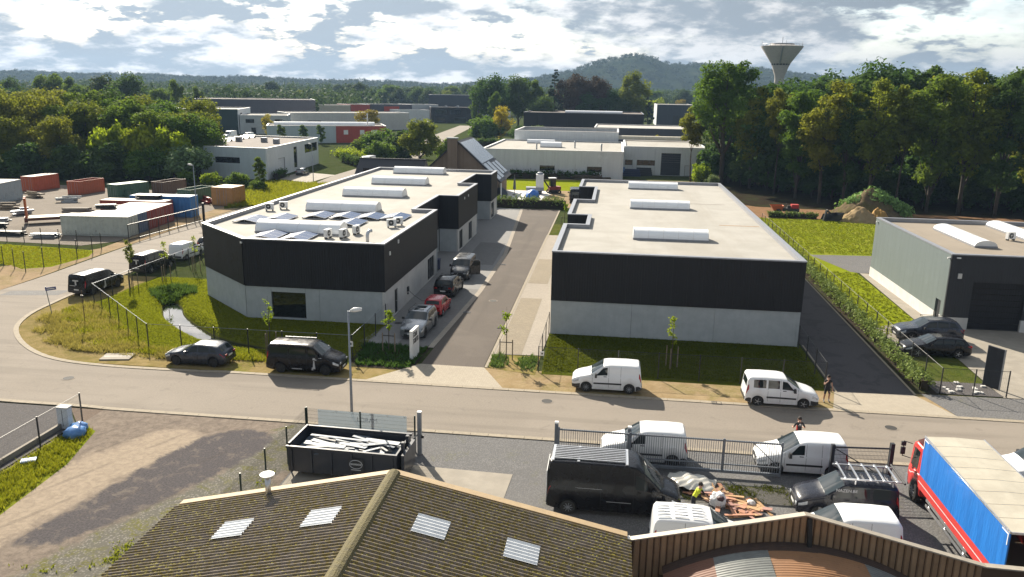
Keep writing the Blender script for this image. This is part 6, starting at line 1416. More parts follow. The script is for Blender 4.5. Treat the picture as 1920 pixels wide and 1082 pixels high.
for k, (m, lab) in enumerate(((cw_, 'pale grey-green container at the near end of the container row'), (cbl, 'blue-grey container second in the container row'), (cr1, 'dark red container third in the container row'), (cr2, 'rusty red container fourth in the container row'), (cr1, 'dark red container fifth in the container row'))):
    container('shipping_container', lab, -59.9 - k * .25, 92.4 + k * 2.52, R(90 + 5), 8.6 if k == 0 else 6.1 + (k % 2) * .4, m, roof=croof, Hh=2.5)
container('shipping_container', 'low rusty container with pale roof behind the red ones', -62.5, 105.2, R(92), 9.5, cr2, roof=croof, Hh=2.6)
container('shipping_container', 'bright blue site container at the far end of the row', -60.2, 108.0, R(92), 9.0, cbb, roof=rusty('container_bluetop', (.42, .46, .52)), Hh=3.0)
container('shipping_container', 'orange container with white end standing at the edge of the bushes', -101.6, 127.2, R(-4), 6.1, cor, roof=rusty('container_darktop', (.05, .05, .05)), Hh=2.6)
container('open_skip', 'red open-top skip second from the left in the yard', -91.5, 125.2, R(-6), 6.0, cor, Hh=2.3, closed=False, cat='skip')
container('open_skip', 'green skip under a pale green tarpaulin', -82.8, 122.8, R(-20), 6.2, cgr, Hh=2.3, roof=rusty('tarp_green', (.25, .36, .28)), cat='skip')
container('open_skip', 'brown open-top skip in the middle of the yard', -77.8, 128.0, R(-8), 6.0, cbr, Hh=2.3, closed=False, cat='skip')
container('open_skip', 'green open-top skip beside the orange wooden box', -68.2, 119.4, R(-8), 6.2, cgr, Hh=2.3, closed=False, cat='skip')
container('wooden_box', 'orange timber-clad container at the street end of the yard', -61.6, 119.0, R(-4), 4.0, rusty('timber_orange', (.42, .20, .06)), W=3.6, Hh=2.9, roof=rusty('timber_top', (.52, .36, .18)), cat='container')
container('small_skip', 'small dark green skip between two large skips', -70.6, 122.5, R(-8), 2.2, cgr, W=1.8, Hh=1.2, closed=False, cat='skip'); container('small_skip', 'small green skip left of the brown skip', -80.0, 124.0, R(70), 3.2, cgr, W=1.6, Hh=1.3, closed=False, cat='skip')
container('site_shed', 'pale corrugated shed cut off by the left frame edge', -97.0, 110.5, R(10), 8, rusty('shed_grey', (.34, .38, .40)), W=5, Hh=3.2, roof=croof, cat='shed')
e = empty('low_loader', 'low-loader trailer with two raised orange ramps', 'trailer', (-78.2, 97.2, 0), R(37)); orr = rusty('ramp_orange', (.42, .11, .03)); deck = rusty('trailer_deck', (.34, .26, .18))
for k in range(7): piece('deck_plank', e, deck, (4.6, -1.05 + k * .35, .92), (9.0, .33, .06))
MB().b2(.0, -1.2, .55, 9.2, -1.0, .88).b2(.0, 1.0, .55, 9.2, 1.2, .88).build('frame', rusty('trailer_frame', (.10, .035, .02)), e); MB().b2(9.0, -1.25, .88, 11.0, 1.25, 1.25).build('gooseneck', rusty('neck', (.12, .06, .03)), e); MB().b2(-.4, -1.3, .35, .0, 1.3, .9).build('rear_beam', rusty('beam', (.10, .03, .02)), e)
for s in (-1, 1): MB().b2(-.25, s * .85 - .35, .9, .0, s * .85 + .35, 3.6).build('ramp', orr, e)
for x_ in (6.9, 7.9):
    for s in (-1, 1): add_wheel(e, x_, s * .95, .42, .28, 'steel')
# stacks of steel and frames in the yard
for k, (x, y, L, rz, lab, m) in enumerate(((-84.0, 97.5, 4.5, .3, 'stack of grey steel profiles behind the trailer', MT['steel_grey']), (-74.5, 89.2, 4.0, .05, 'pile of dark steel lattice beams by the yard fence', MT['black_metal']), (-69.3, 88.6, 3.2, .1, 'stack of blue-grey scaffold frames before the container', MT['steel_grey']), (-82.5, 89.5, 5.0, .06, 'long grey concrete beams lying by the yard fence', MT['concrete_wall']), (-86, 93.5, 4.5, .25, 'jumble of dark frames left of the trailer', MT['black_metal']), (-79.0, 108.5, 4.2, .3, 'pale concrete block stack in the middle of the yard', MT['concrete_slab']), (-66.5, 97.0, 2.6, .4, 'dark pipes lying on top of the container row', MT['black_metal']), (-66.0, 106.3, 3.6, .1, 'dark folded frame lying on the rear container roof', MT['black_metal']))):
    z0 = {6: 2.53, 7: 2.63}.get(k, 0); e = empty('material_stack', lab, 'stack', (x, y, z0), rz); rr2 = random.Random(k)
    for j in range(14 if k not in (3, 5) else 8): MB().box((rr2.uniform(-.2, .2), -.6 + (j % 5) * .3 + rr2.uniform(-.05, .05), .1 + (j // 5) * (.2 if k != 5 else .35)), (L * rr2.uniform(.8, 1), .16 if k != 5 else .28, .14 if k != 5 else .3), rr2.gauss(0, .03)).build('profile', m, e)
for k, (x, y, lab) in enumerate(((-90, 108, 'brown pallet stack on the left of the container yard'), (-88.5, 100.5, 'white crates stacked beside the dark frames'), (-84.5, 104, 'grey profile bundle behind the trailer deck'), (-76, 112.5, 'rusty girders lying in the middle of the yard'), (-92.5, 97, 'tall bundle of grey tubes near the pale shed'), (-72.5, 121, 'red and white striped barriers leaning on the green skip'), (-65.2, 121.5, 'dark red drum rack beside the orange box'), (-95.5, 120.5, 'dark timber stack in front of the bushes'), (-79.5, 93.0, 'flat dark mesh panels stacked by the trailer'), (-86.5, 117.0, 'broken concrete pieces before the covered skip'))):
    e = empty('material_stack', lab, 'stack', (x, y, 0), .2 + .37 * k); rr2 = random.Random(90 + k); m = [MT['timber'], MT['white'], MT['steel_grey'], cbr, MT['steel_grey'], cr1, cr1, MT['timber'], MT['black_metal'], MT['concrete_wall']][k]
    for j in range(10): MB().box((rr2.uniform(-.5, .5), rr2.uniform(-.8, .8), .12 + (j // 3) * .26), (rr2.uniform(1.0, 3.2), rr2.uniform(.15, .7), .22), rr2.gauss(0, .12)).build('profile', m, e)
# machines in the works yard
e = empty('mini_excavator', 'red and black mini excavator in the works yard', 'excavator', (-11.2, 148.5, 0), R(200)); rd = rusty('digger_red', (.20, .03, .025))
for s in (-1, 1): MB().tube([(-1.2, s * .75, .3), (-1.0, s * .75, .55), (1.0, s * .75, .55), (1.2, s * .75, .3), (1.0, s * .75, .08), (-1.0, s * .75, .08), (-1.2, s * .75, .3)], .17, 6).build('track', MT['rubber'], e)
MB().b2(-1.2, -.8, .65, .9, .8, 1.3).build('body', rd, e); MB().b2(-.3, -.6, 1.3, .8, .5, 2.75).build('cab', MT['car_glass'], e); MB().b2(-.4, -.68, 2.75, .9, .58, 2.9).build('cab_roof', MT['white'], e); MB().tube([(.9, .2, 1.0), (2.0, .2, 2.5), (3.1, .2, 1.7), (3.4, .2, .6)], [.16, .15, .12, .1], 6).build('boom', MT['black_metal'], e); MB().b2(3.1, -.2, .1, 3.7, .6, .6).build('bucket', MT['black_metal'], e)
e = empty('light_tower', 'white machine with square cabin beside the excavator', 'machine', (-14.2, 147.2, 0), R(5)); MB().b2(-.2, -.8, 1.2, 1.2, .8, 3.6).build('cabin', MT['white'], e); MB().b2(-2.0, -.9, .6, 1.3, .9, 1.2).build('chassis', MT['steel_grey'], e); MB().lathe([(.6, 3.6), (.5, 3.9), (.2, 4.0)], 12, (.5, 0, 0)).build('hood', MT['steel_grey'], e); [add_wheel(e, x_, s * .8, .35, .2, 'steel') for x_ in (-1.2, .6) for s in (-1, 1)]
sack('tarpaulin', 'bright blue tarpaulin over a pile by the shrub hedge', 'tarpaulin', -14.0, 137.6, .7, 1.7, M('tarp_blue', (.02, .16, .55), (.015, .12, .45), 2, .5, obj=True), 9, (1, .7, .7)); sack('tarpaulin', 'dark grey cover over a barbecue on the patio', 'cover', -20.0, 139.5, .7, 1.5, M('cover_dark', (.05, .06, .075), None, 2, .6, obj=True), 10, (1, .7, .8))
e = empty('parasol', 'closed grey parasol standing on the patio', 'parasol', (-18.0, 144.0, 0)); MB().lathe([(.35, 0), (.35, .1), (.05, .12), (.05, 1.0), (.28, 1.1), (.2, 2.4), (.05, 3.4)], 10).build('canopy', M('parasol_grey', (.15, .15, .15), None, 3, .8), e); MB().tube([(0, 0, .1), (0, 0, 3.7)], .035, 6).build('pole', MT['steel_grey'], e)
e = empty('site_dumper', 'red and orange site dumper parked before the wood', 'dumper', (28.0, 130.6, 0), R(180)); MB().add([(1.2, -.8, 1.5), (1.2, .8, 1.5), (3.2, .8, 1.5), (3.2, -.8, 1.5), (1.5, -.6, .7), (1.5, .6, .7), (2.7, .6, .7), (2.7, -.6, .7)], [(4, 5, 6, 7), (0, 1, 5, 4), (1, 2, 6, 5), (2, 3, 7, 6), (3, 0, 4, 7)]).build('hopper', orr, e); MB().b2(-1.2, -.6, .6, 1.3, .6, 1.1).build('chassis', MT['black'], e); MB().b2(-1.1, -.55, 1.1, .0, .55, 1.7).build('engine_cover', rusty('dumper_red', (.40, .02, .02)), e); MB().b2(.1, -.3, 1.1, .6, .3, 1.5).build('seat', MT['black'], e); MB().bar((.9, 0, 1.1), (.7, 0, 1.9), .06).build('steering_column', MT['black'], e); [add_wheel(e, x_, s * .75, .5, .35, 'steel') for x_ in (-.7, 2.0) for s in (-1, 1)]
e = empty('digger_bucket', 'black loader bucket lying on the lawn edge', 'bucket', (33.2, 125.8, 0), R(15)); MB().add([(-1.6, -.5, 0), (1.2, -.5, 0), (1.6, -.5, 1.3), (1.0, .7, 1.2), (-1.2, .7, 1.0), (-1.6, .6, .1), (1.2, .7, 0)], [(0, 1, 2), (0, 5, 6, 1), (1, 6, 3, 2), (5, 4, 3, 6)]).build('shell', MT['black_metal'], e); MB().bar((-1.6, -.4, .1), (-1.2, -.3, 1.7), .25).bar((-1.2, -.3, 1.7), (-.2, 0, 1.0), .22).build('arm', MT['black_metal'], e)
# stacks at the white workshop
for x, y, lab, m, dz in ((-1.0, 184.5, 'pale blue cabin panels leaning before the workshop wing', bagm, 2.0), (5.0, 186.2, 'dark stacked pallets before the workshop wing', MT['dark_clad'], 1.8), (2.3, 184.3, 'dark blue cover with pipes before the workshop wing', bb, 1.6)):
    e = empty('material_stack', lab, 'stack', (x + 1.5, y, 0)); [MB().b2(-2.2 + k * .2, -.6 + k * .12, dz * k / 4, 2.0 - k * .1, .6, dz * (k + 1) / 4 - .04).build('layer', m, e) for k in range(4)]
e = empty('log_pile', 'pile of dark logs and branches before the white workshop', 'log pile', (-5.5, 172.5, 0)); [MB().tube([(rr.uniform(-4, 3), rr.uniform(-1, 1), .2 + rr.random() * .9), (rr.uniform(-3, 5), rr.uniform(-1, 1), .2 + rr.random() * .9)], .14, 6).build('log', MT['bark'], e) for k in range(22)]
# ------------------------------------------------------------------ trees and shrubs
def leaf_cloud(rg, centers, radii, per, size, flat=0.8, shell=0.55, clip=None):
    """leaf-sized quads spread through clusters; returns verts, faces, tint"""
    n = len(centers); c = np.repeat(np.asarray(centers), per, 0); r = np.repeat(np.asarray(radii), per)
    N = len(c); d = rg.normal(size=(N, 3)); d /= np.linalg.norm(d, axis=1)[:, None]
    rad = r * (shell + (1 - shell) * rg.random(N)) * (0.75 + .5 * rg.random(N))
    p = c + d * rad[:, None] * np.array([1, 1, flat])
    nn = d * .7 + rg.normal(size=(N, 3)) * .55 + np.array([0, 0, .45]); nn /= np.linalg.norm(nn, axis=1)[:, None]
    a = np.cross(nn, rg.normal(size=(N, 3))); a /= np.linalg.norm(a, axis=1)[:, None] + 1e-9; b = np.cross(nn, a)
    s = size * (.55 + .9 * rg.random(N)); w = s * (.55 + .35 * rg.random(N))
    v = np.stack([p - a * s[:, None] * .5, p + b * w[:, None] * .5 + nn * s[:, None] * .12, p + a * s[:, None] * .5, p - b * w[:, None] * .5], 1).reshape(-1, 3)
    f = np.arange(N * 4).reshape(N, 4)
    ct = rg.random(n); t = np.clip(np.repeat(ct, per) * .55 + rg.random(N) * .5 - .02, 0, 1)
    if clip is not None: v[:, 2] = np.maximum(v[:, 2], clip)
    return v, f, np.repeat(t, 4)
PROTO = {}
def proto(key, seed, h, cb, rx, mat, clusters=34, per=150, leaf=.5, shape='round', limbs=9, trunk_r=.3, cr=.30, flat=.85):
    rg = np.random.default_rng(seed); rr = random.Random(seed)
    mb = MB()
    pts = [(0, 0, -0.1)]; ax = ay = 0
    for k in range(1, 6):
        ax += rr.uniform(-.03, .03) * h * .3; ay += rr.uniform(-.03, .03) * h * .3; pts.append((ax, ay, h * .82 * k / 5))
    mb.tube(pts, [trunk_r * (1 - .16 * k) for k in range(6)], 8)
    zc = h * (cb + 1) / 2; rz = h * (1 - cb) / 2
    cen = []; rad = []
    while len(cen) < clusters:
        p = rg.uniform(-1, 1, 3); q = np.linalg.norm(p)
        if q > 1 or (q < .35 and rg.random() < .6): continue
        z = zc + p[2] * rz * .88
        f = (z - h * cb) / (h * (1 - cb))
        if shape == 'round': w = 1.0
        elif shape == 'cone': w = max(.08, 1.05 - f) * 1.25
        elif shape == 'column': w = .9
        elif shape == 'top': w = .65 + .5 * f
        cen.append((p[0] * rx * .82 * w, p[1] * rx * .82 * w, z)); rad.append(rx * cr * (.7 + .6 * rg.random()) * (w if shape == 'cone' else 1))
    for i in range(limbs):
        c = Vector(cen[i * len(cen) // limbs]); z0 = min(max(h * cb * .75, c.z - rr.uniform(.15, .4) * h), h * .78); t = z0 / (h * .82) * 5; k = min(int(t), 4)
        s = Vector(pts[k]).lerp(Vector(pts[k + 1]), t - k); m = s.lerp(c, .5) + Vector((0, 0, rr.uniform(-.02, .05) * h))
        r0 = trunk_r * (1 - .16 * t) * .55; mb.tube([s, m, c], [r0, r0 * .6, r0 * .2], 5, cap=False)
    v, f, t = leaf_cloud(rg, cen, rad, per, leaf, flat)
    PROTO[key] = (mb.mesh('trunk', MT['bark'], True), np_mesh('crown', v, f, mat, {'tint': t}), h, rx)
proto('oak_a', 1, 16, .22, 6.2, MT['leaf'], 48, 255, .48)
proto('oak_b', 2, 16, .18, 5.6, MT['leaf_olive'], 46, 255, .46)
proto('oak_c', 3, 16, .20, 6.0, MT['leaf_dark'], 46, 255, .48)
proto('oak_d', 4, 15, .12, 6.6, MT['leaf_far'], 44, 130, .75)
proto('tall_a', 5, 24, .22, 5.4, MT['leaf_olive'], 60, 238, .46, 'top', 14, .34, .27)
proto('tall_b', 6, 24, .12, 5.0, MT['leaf'], 60, 238, .45, 'top', 14, .30, .27)
proto('tall_c', 7, 24, .14, 4.8, MT['leaf_dark'], 54, 238, .46, 'top', 13, .30, .28)
proto('slim', 8, 22, .42, 3.6, MT['leaf_olive'], 34, 221, .40, 'top', 10, .20, .30)
proto('big_oak', 9, 27, .30, 8.2, MT['leaf'], 78, 289, .43, 'round', 20, .62, .22)
proto('conifer', 10, 26, .06, 5.0, MT['leaf_conifer'], 70, 187, .48, 'cone', 6, .35, .22, .55)
proto('copper', 11, 22, .08, 7.4, MT['leaf_copper'], 54, 255, .56)
proto('golden', 12, 26, .05, 7.0, MT['leaf_olive'], 64, 255, .56, 'column')
proto('yellow', 13, 12.5, .06, 4.2, MT['leaf_yellow'], 34, 130, .50)
proto('poplar', 14, 22, .06, 4.2, MT['leaf'], 46, 221, .48, 'column')
proto('bush', 15, 5, .0, 3.4, MT['leaf'], 34, 130, .42, limbs=5, trunk_r=.14)
proto('bush_dark', 16, 5, .0, 3.4, MT['leaf_dark'], 34, 130, .42, limbs=5, trunk_r=.14)
proto('bush_bright', 17, 5, .05, 3.2, MT['leaf_bright'], 32, 130, .42, limbs=5, trunk_r=.14)
proto('shrub_under', 18, 6, .02, 2.6, MT['leaf_dark'], 26, 130, .36, limbs=5, trunk_r=.1)
proto('pale_bush', 19, 5, .0, 3.6, leafmat('leaf_grey_green', (.06, .085, .035), (.13, .165, .07), .2), 38, 140, .40, limbs=5, trunk_r=.14)
proto('autumn', 20, 15, .12, 5.6, leafmat('leaf_autumn_brown', (.11, .075, .014), (.20, .14, .022), .35), 44, 140, .62)
def tree(key, x, y, h, name='broadleaf_tree', label='', group=None, wid=1.0, z=0.0, cat='tree', rz=None):
    tm, cm, ph, prx = PROTO[key]; s = h / ph; rr = random.Random(int(x * 131 + y * 17))
    e = empty(name, label, cat, (x, y, z), rr.uniform(0, 6.28) if rz is None else rz, group)
    e.scale = (s * wid, s * wid, s)
    link('trunk', tm, e); link('crown', cm, e)
    return e
rt = random.Random(42)
# left group beyond the container yard
GL = 'trees behind the container yard'
for i in range(46):
    x = -163 + (i % 16) * 5.2 + rt.uniform(-2, 2); y = (147, 158, 171)[i // 16] + rt.uniform(-3, 3); h = (11.5, 15.5, 17.5)[i // 16] + rt.uniform(-1.5, 1.5)
    if x > -87: x -= 4
    if y < 152 and -108 < x < -80: y += 16; h += 2
    if x > -92 and y < 165: h = min(h, 13.5)
    tree(rt.choice(['oak_a', 'oak_b', 'oak_b', 'oak_c', 'oak_b', 'oak_a']), x, y, h, 'broadleaf_tree', 'one of the dense green trees massed behind the container yard', GL)
for x, y, h, k, lab in ((-90.5, 146.5, 6.2, 'bush', 'rounded green bush behind the skips, left of the pale blue building'), (-98.5, 147.0, 7.4, 'bush_dark', 'dark green bush behind the green covered skip'), (-106.5, 146, 6.8, 'bush_dark', 'dark bush behind the open red skip'),
                        (-114, 144, 7.0, 'bush_dark', 'dark bush behind the orange container'), (-84.6, 149.5, 6.6, 'pale_bush', 'pale grey-green round bush beside the pale blue building'), (-100.5, 150.5, 11.2, 'bush_bright', 'bright yellow-green shrub crown behind the skips, left of two'),
                        (-94.8, 151.0, 11.4, 'bush_bright', 'bright yellow-green shrub crown behind the skips, middle'), (-88.6, 152.0, 10.6, 'bush_bright', 'bright yellow-green shrub next to the pale blue building'),
                        (-123, 142.5, 5.0, 'bush_dark', 'dark bush at the far left yard edge'), (-80.8, 142.8, 2.6, 'bush', 'low creeper bush behind the brown skip'), (-75.2, 141.5, 2.8, 'bush_bright', 'low creeper mound behind the open green skip'), (-69, 139.5, 3.0, 'bush', 'low creeper mound behind the orange wooden box'), (-64.0, 137.5, 2.0, 'bush', 'low creeper mound near the street')):
    tree(k, x, y, h, 'bush', lab, 'bushes round the container yard', .62 if k == 'bush_bright' and h > 5 else 1.15, cat='bush')
# second rows, farther back on the left
GB = 'far trees on the left'
for i in range(34):
    x = -330 + i * 7.6 + rt.uniform(-4, 4); y = 318 + rt.uniform(-14, 30) + max(0, (i - 14)) * 5; h = rt.uniform(17.5, 24.5) if i < 20 else rt.uniform(12, 18)
    if x > -186: y += 270; h *= 1.15
    tree(rt.choice(['oak_c', 'oak_a', 'oak_d', 'oak_c', 'poplar']), x, y, h, 'broadleaf_tree', 'one of the dark trees in the far row above the left wood', GB)
GC = 'autumn trees behind the industrial halls'
for i in range(26):
    x = -230 + i * 7.2 + rt.uniform(-4, 4); y = 500 + rt.uniform(-25, 70); h = rt.uniform(12, 19)
    if y < 640 and x > -215: y += 130
    tree(rt.choice(['oak_d', 'oak_b', 'autumn', 'oak_d', 'oak_a', 'oak_d']), x, y, h, 'broadleaf_tree', 'one of the mixed green and autumn trees behind the halls', GC)
for i in range(40):
    x = -300 + i * 10.5 + rt.uniform(-6, 6); y = 690 + rt.uniform(-60, 110); h = rt.uniform(15, 24)
    tree(rt.choice(['oak_d', 'poplar', 'oak_d', 'oak_a']), x, y, h, 'broadleaf_tree', 'one of the hazy trees in the distant belt', 'hazy trees in the distant belt')
# middle
tree('oak_b', -48.3, 196, 11.6, 'broadleaf_tree', 'large spreading tree beside the tiled annex and the street', None, 1.35)
tree('bush', -41.5, 200, 6, 'bush', 'olive bush right of the large street tree', None, 1.1, cat='bush')
tree('bush_dark', -57.5, 214, 7.4, 'bush', 'dark bush left of the large street tree', None, 1.3, cat='bush'); tree('bush', -65.5, 222, 7.0, 'bush', 'green bush behind the camper van', None, 1.3, cat='bush'); tree('bush', -72.0, 226, 5.2, 'bush', 'round green bush beyond the clipped hedge', None, 1.1, cat='bush'); tree('bush', -60, 200, 5.2, 'bush', 'green bush beside the camper van', None, 1.2, cat='bush')
tree('autumn', -94, 300, 10.5, 'broadleaf_tree', 'round autumn-brown tree in front of the long pale hall', None, 1.5)
tree('yellow', -43.0, 300, 12.8, 'broadleaf_tree', 'yellow autumn tree left of the black hall', None, 1.15)
tree('bush', -48.5, 298, 8.5, 'bush', 'green bush left of the yellow tree', None, 1.2, cat='bush'); tree('bush_dark', -36.5, 305, 5.5, 'bush', 'green bush right of the yellow tree', None, 1.2, cat='bush'); tree('pale_bush', -29.5, 306, 5.5, 'bush', 'pale bush in front of the black hall', None, 1.0, cat='bush'); tree('bush_dark', -24, 306, 5.0, 'bush', 'dark low bush in front of the black hall', None, 1.3, cat='bush')
for x, y, h, k, lab in ((-64, 372, 23, 'poplar', 'slim dark tree at the left end of the tall tree row'), (-57, 366, 26, 'oak_c', 'tall dark tree second from the left of the tall row'), (-52.5, 345, 19, 'poplar', 'pale slim tree in front of the tall row'), (-46, 378, 26, 'oak_c', 'dense dark tree left of the conifer'), (-38, 380, 25, 'poplar', 'rounded tree just left of the conifer'),
                        (-29.5, 384, 32, 'conifer', 'tall dark conifer standing above the row'), (-20.5, 380, 27, 'copper', 'copper-leaved beech right of the conifer'), (-11, 384, 26, 'copper', 'second copper-leaved beech in the tall row'), (-3, 382, 20, 'oak_c', 'dark tree between copper beeches and golden tree'),
                        (7.5, 382, 29.5, 'golden', 'tall golden-topped tree at the right end of the row'), (14, 388, 22, 'conifer', 'dark conifer beside the golden tree'), (-33, 362, 17, 'oak_c', 'lower dark tree below the conifer'), (-15, 378, 19, 'oak_c', 'low dark tree under the copper beeches'), (3, 378, 16, 'oak_c', 'low dark tree under the golden tree'),
                        (25, 560, 15, 'bush_bright', 'bright green tree beyond the dark depot'), (33, 600, 13, 'oak_d', 'pale tree behind the dark depot'), (46, 610, 14, 'autumn', 'yellowish tree behind the dark depot')):
    tree(k, x, y, h, 'tall_tree', lab, 'tall tree row in the middle', 1.0)
for x, h in ((-3.5, 6.5), (12.5, 5.5)): tree('yellow', x, 262, h, 'young_tree', 'thin young tree in front of the low grey hall, %s' % ('left' if x < 0 else 'right'), None, .9)
# wood on the right
tree('big_oak', 22.0, 171, 26.5, 'oak_tree', 'large open-crowned oak at the near left corner of the wood', None, 1.0)
tree('slim', 16.2, 176, 16.5, 'broadleaf_tree', 'thin ivy-clad tree in front of the white workshop', None, 1.2)
GW = 'trees along the edge of the right-hand wood'
ORD = 'first second third fourth fifth sixth seventh eighth ninth tenth eleventh twelfth thirteenth fourteenth fifteenth sixteenth seventeenth'.split()
edge = [(27, 166), (30.5, 158), (33, 151), (36, 147), (39.5, 144.5), (43, 142), (47, 140), (51.5, 139), (56, 138), (61, 137), (66, 136.5), (71.5, 136), (77, 136), (83, 136), (90, 136), (97, 137), (105, 138)]
for i, (x, y) in enumerate(edge):
    tree(['tall_a', 'slim', 'tall_b', 'tall_a', 'tall_c'][i % 5], x, y + rt.uniform(-1, 1), rt.uniform(21.0, 25.0) * (.88 if x < 41 else 1 if x < 70 else .97), 'broadleaf_tree', '%s tall bare-trunked tree from the large oak along the wood edge' % ORD[i], GW, rt.uniform(.9, 1.05))
GI = 'trees inside the right-hand wood'
for i in range(84):
    t = rt.random(); x = 27 + t * 92 + rt.uniform(-3, 3); h0 = 0.84 if x < 43 else 1.0; y = (168 if x < 33 else 152) - min(14, max(0, x - 30) * .25) + 6 + rt.random() ** .8 * 48; h = rt.uniform(22, 26.5) * h0
    tree(rt.choice(['tall_b', 'tall_c', 'tall_a', 'tall_c', 'oak_c']), x, y, h, 'broadleaf_tree', 'tree in the dense interior of the wood', GI, rt.uniform(.95, 1.15))
GU = 'undergrowth shrubs at the foot of the wood'
for i in range(96):
    x = 20 + i * 1.0 + rt.uniform(-.8, .8); k = min(max((x - 22) / 25, 0), 1); y = 178 - 37 * k ** .6 + rt.uniform(1, 16) + (0 if x < 60 else -2)
    tree('shrub_under', x, y, rt.uniform(3.5, 9.5), 'shrub', 'dark shrub in the undergrowth at the foot of the wood', GU, rt.uniform(.9, 1.3), cat='shrub')
for x, y, h, lab in ((17.8, 170, 4.6, 'yellowing bush at the foot of the ivy-clad tree'), (19.5, 165, 2.6, 'pale low bush at the corner of the wood')): tree('pale_bush' if h < 4 else 'bush_bright', x, y, h, 'bush', lab, None, .8, cat='bush')
# spoil heap with green cuttings
e = empty('compost_heap', 'heap of green cuttings and brown soil beside the wood', 'heap', (39.5, 130.5, 0))
rg = np.random.default_rng(3)
MT['mound'] = sandy('overgrown_soil', (.15, .115, .07), (.10, .078, .05), (.09, .095, .03), .8, (.07, .05, .03), .5)
def heap_mesh(nm, cx, cy, rx, ry, hz, mat, seed):
    rg = np.random.default_rng(seed); nx = 26; g = np.linspace(-1, 1, nx); X, Y = np.meshgrid(g, g); r = np.hypot(X, Y)
    Z = hz * np.clip(1 - r ** 1.5, 0, 1) * (1 + .18 * np.sin(X * 5 + seed) * np.cos(Y * 4)) + rg.normal(size=X.shape) * hz * .055 * (r < .95) - .05 * (r >= 1)
    ii = np.arange(nx * nx).reshape(nx, nx); F = np.stack([ii[:-1, :-1], ii[:-1, 1:], ii[1:, 1:], ii[1:, :-1]], -1).reshape(-1, 4)
    return link(nm, np_mesh(nm, np.stack([cx + X * rx, cy + Y * ry, Z], -1).reshape(-1, 3), F, mat, None, True), e)
heap_mesh('soil_mound', 0, 0, 5.8, 4.5, 4.0, MT['mound'], 1); heap_mesh('sand_mound', -2.0, -4.0, 3.6, 2.6, 1.9, MT['sand'], 2); heap_mesh('ochre_mound', .6, -4.2, 1.6, 1.8, 2.2, M('ochre_soil', (.36, .21, .05), (.28, .16, .045), 3, .9), 4)
cc = [(rg.uniform(-2.8, 6.5), rg.uniform(-1.8, 4), 0) for _ in range(70)]; cc = [(a, b, max(.5, 4.2 - .60 * math.hypot(a - .8, b))) for a, b, _ in cc]
v, f, t = leaf_cloud(rg, cc, [1.1] * len(cc), 110, .38)
link('cuttings', np_mesh('cuttings', v, f, leafmat('leaf_cuttings', (.06, .11, .035), (.14, .22, .07), .2), {'tint': t}), e)['kind'] = 'stuff'
# hedges: a dark twig core with leaves over it
def hedge(name, label, path, w, h, mat, leaf=.16, dens=60, group=None):
    e = empty(name, label, 'hedge', (path[0][0], path[0][1], 0), 0, group); rg = np.random.default_rng(int(abs(path[0][0] * 10)) + 3)
    P = [Vector((p[0] - path[0][0], p[1] - path[0][1])) for p in path]; vs = []; cen = []
    core = MB()
    for a, b in zip(P[:-1], P[1:]):
        d = b - a; L = d.length; core.box(((a.x + b.x) / 2, (a.y + b.y) / 2, h * .36), (L - .5, w * .45, h * .72), math.atan2(d.y, d.x))
        n = int(L * dens / 10); u = Vector((-d.y, d.x)).normalized()
        for k in range(n):
            t = rg.random(); s = rg.uniform(-.5, .5) * w; z = h * (1 - .75 * rg.random() ** 2) * (.9 + .2 * rg.random()); p = a + d * t + u * s; cen.append((p.x, p.y, z * .92))
    core.build('core', MT['leaf_dark'] if False else MT['humus'], e)
    v, f, t = leaf_cloud(rg, cen, [w * .32] * len(cen), 14, leaf, 1.0, .2)
    link('foliage', np_mesh('foliage', v, f, mat, {'tint': t}), e)
    return e
hedge('hedge', 'low laurel hedge along the mesh fence beside the dark drive', [(20.65, 51.6), (20.9, 72), (21.1, 96)], 1.0, .95, MT['leaf_hedge'], .17, 190)
hedge('hedge', 'shaggy shrub hedge across the end of the driveway', [(-19.6, 128.6), (-7.4, 128.9)], 1.9, 1.7, MT['leaf_hedge'], .24, 130)
hedge('hedge', 'low hedge strip before the earth bank behind the lawn', [(23.8, 127.2), (31.5, 127.4)], .9, .9, MT['leaf_hedge'], .25, 110)
hedge('hedge', 'dark clipped hedge in front of the camper van', [(-69.5, 199), (-60.5, 186)], 1.6, 2.3, MT['leaf_dark'], .3, 130); hedge('hedge', 'yellow-green hedge rows above the dark clipped hedge', [(-76, 214), (-63, 206)], 4.0, 1.8, MT['leaf_bright'], .4, 120)
hedge('hedge', 'dark hedge below the white workshop wall', [(-24, 172.5), (-3, 174.5)], 1.2, 1.6, MT['leaf_dark'], .3, 90); hedge('hedge', 'dark hedge left of the white workshop', [(-46, 262), (-31, 262)], 2.0, 3.0, MT['leaf_dark'], .45, 90)
hedge('hedge', 'clipped dark hedge beside the pale blue building front', [(-87.5, 152.5), (-82.5, 151.8)], 1.2, 2.4, MT['leaf_dark'], .25, 110); hedge('hedge', 'hedge by the silver car at the pale blue building', [(-68.9, 156), (-69.2, 161.5)], 1.8, 1.6, MT['leaf_dark'], .25, 110)
hedge('hedge', 'low hedge on the roof edge line before the low grey hall', [(-4, 256), (26, 256)], 2, 2.6, MT['leaf_olive'], .5, 60)
tree('poplar', -65.5, 141.5, 6.3, 'young_tree', 'small dense tree in front of the pale blue building corner', None, 1.2)
for i, x in enumerate((-108, -101.5, -96.5)): tree('poplar', x, 251 + i * 2.5, 7.0, 'conical_shrub', 'conical evergreen shrub before the red and grey hall, %s' % ('left', 'middle', 'dark right one')[i], None, 1.4, cat='shrub')
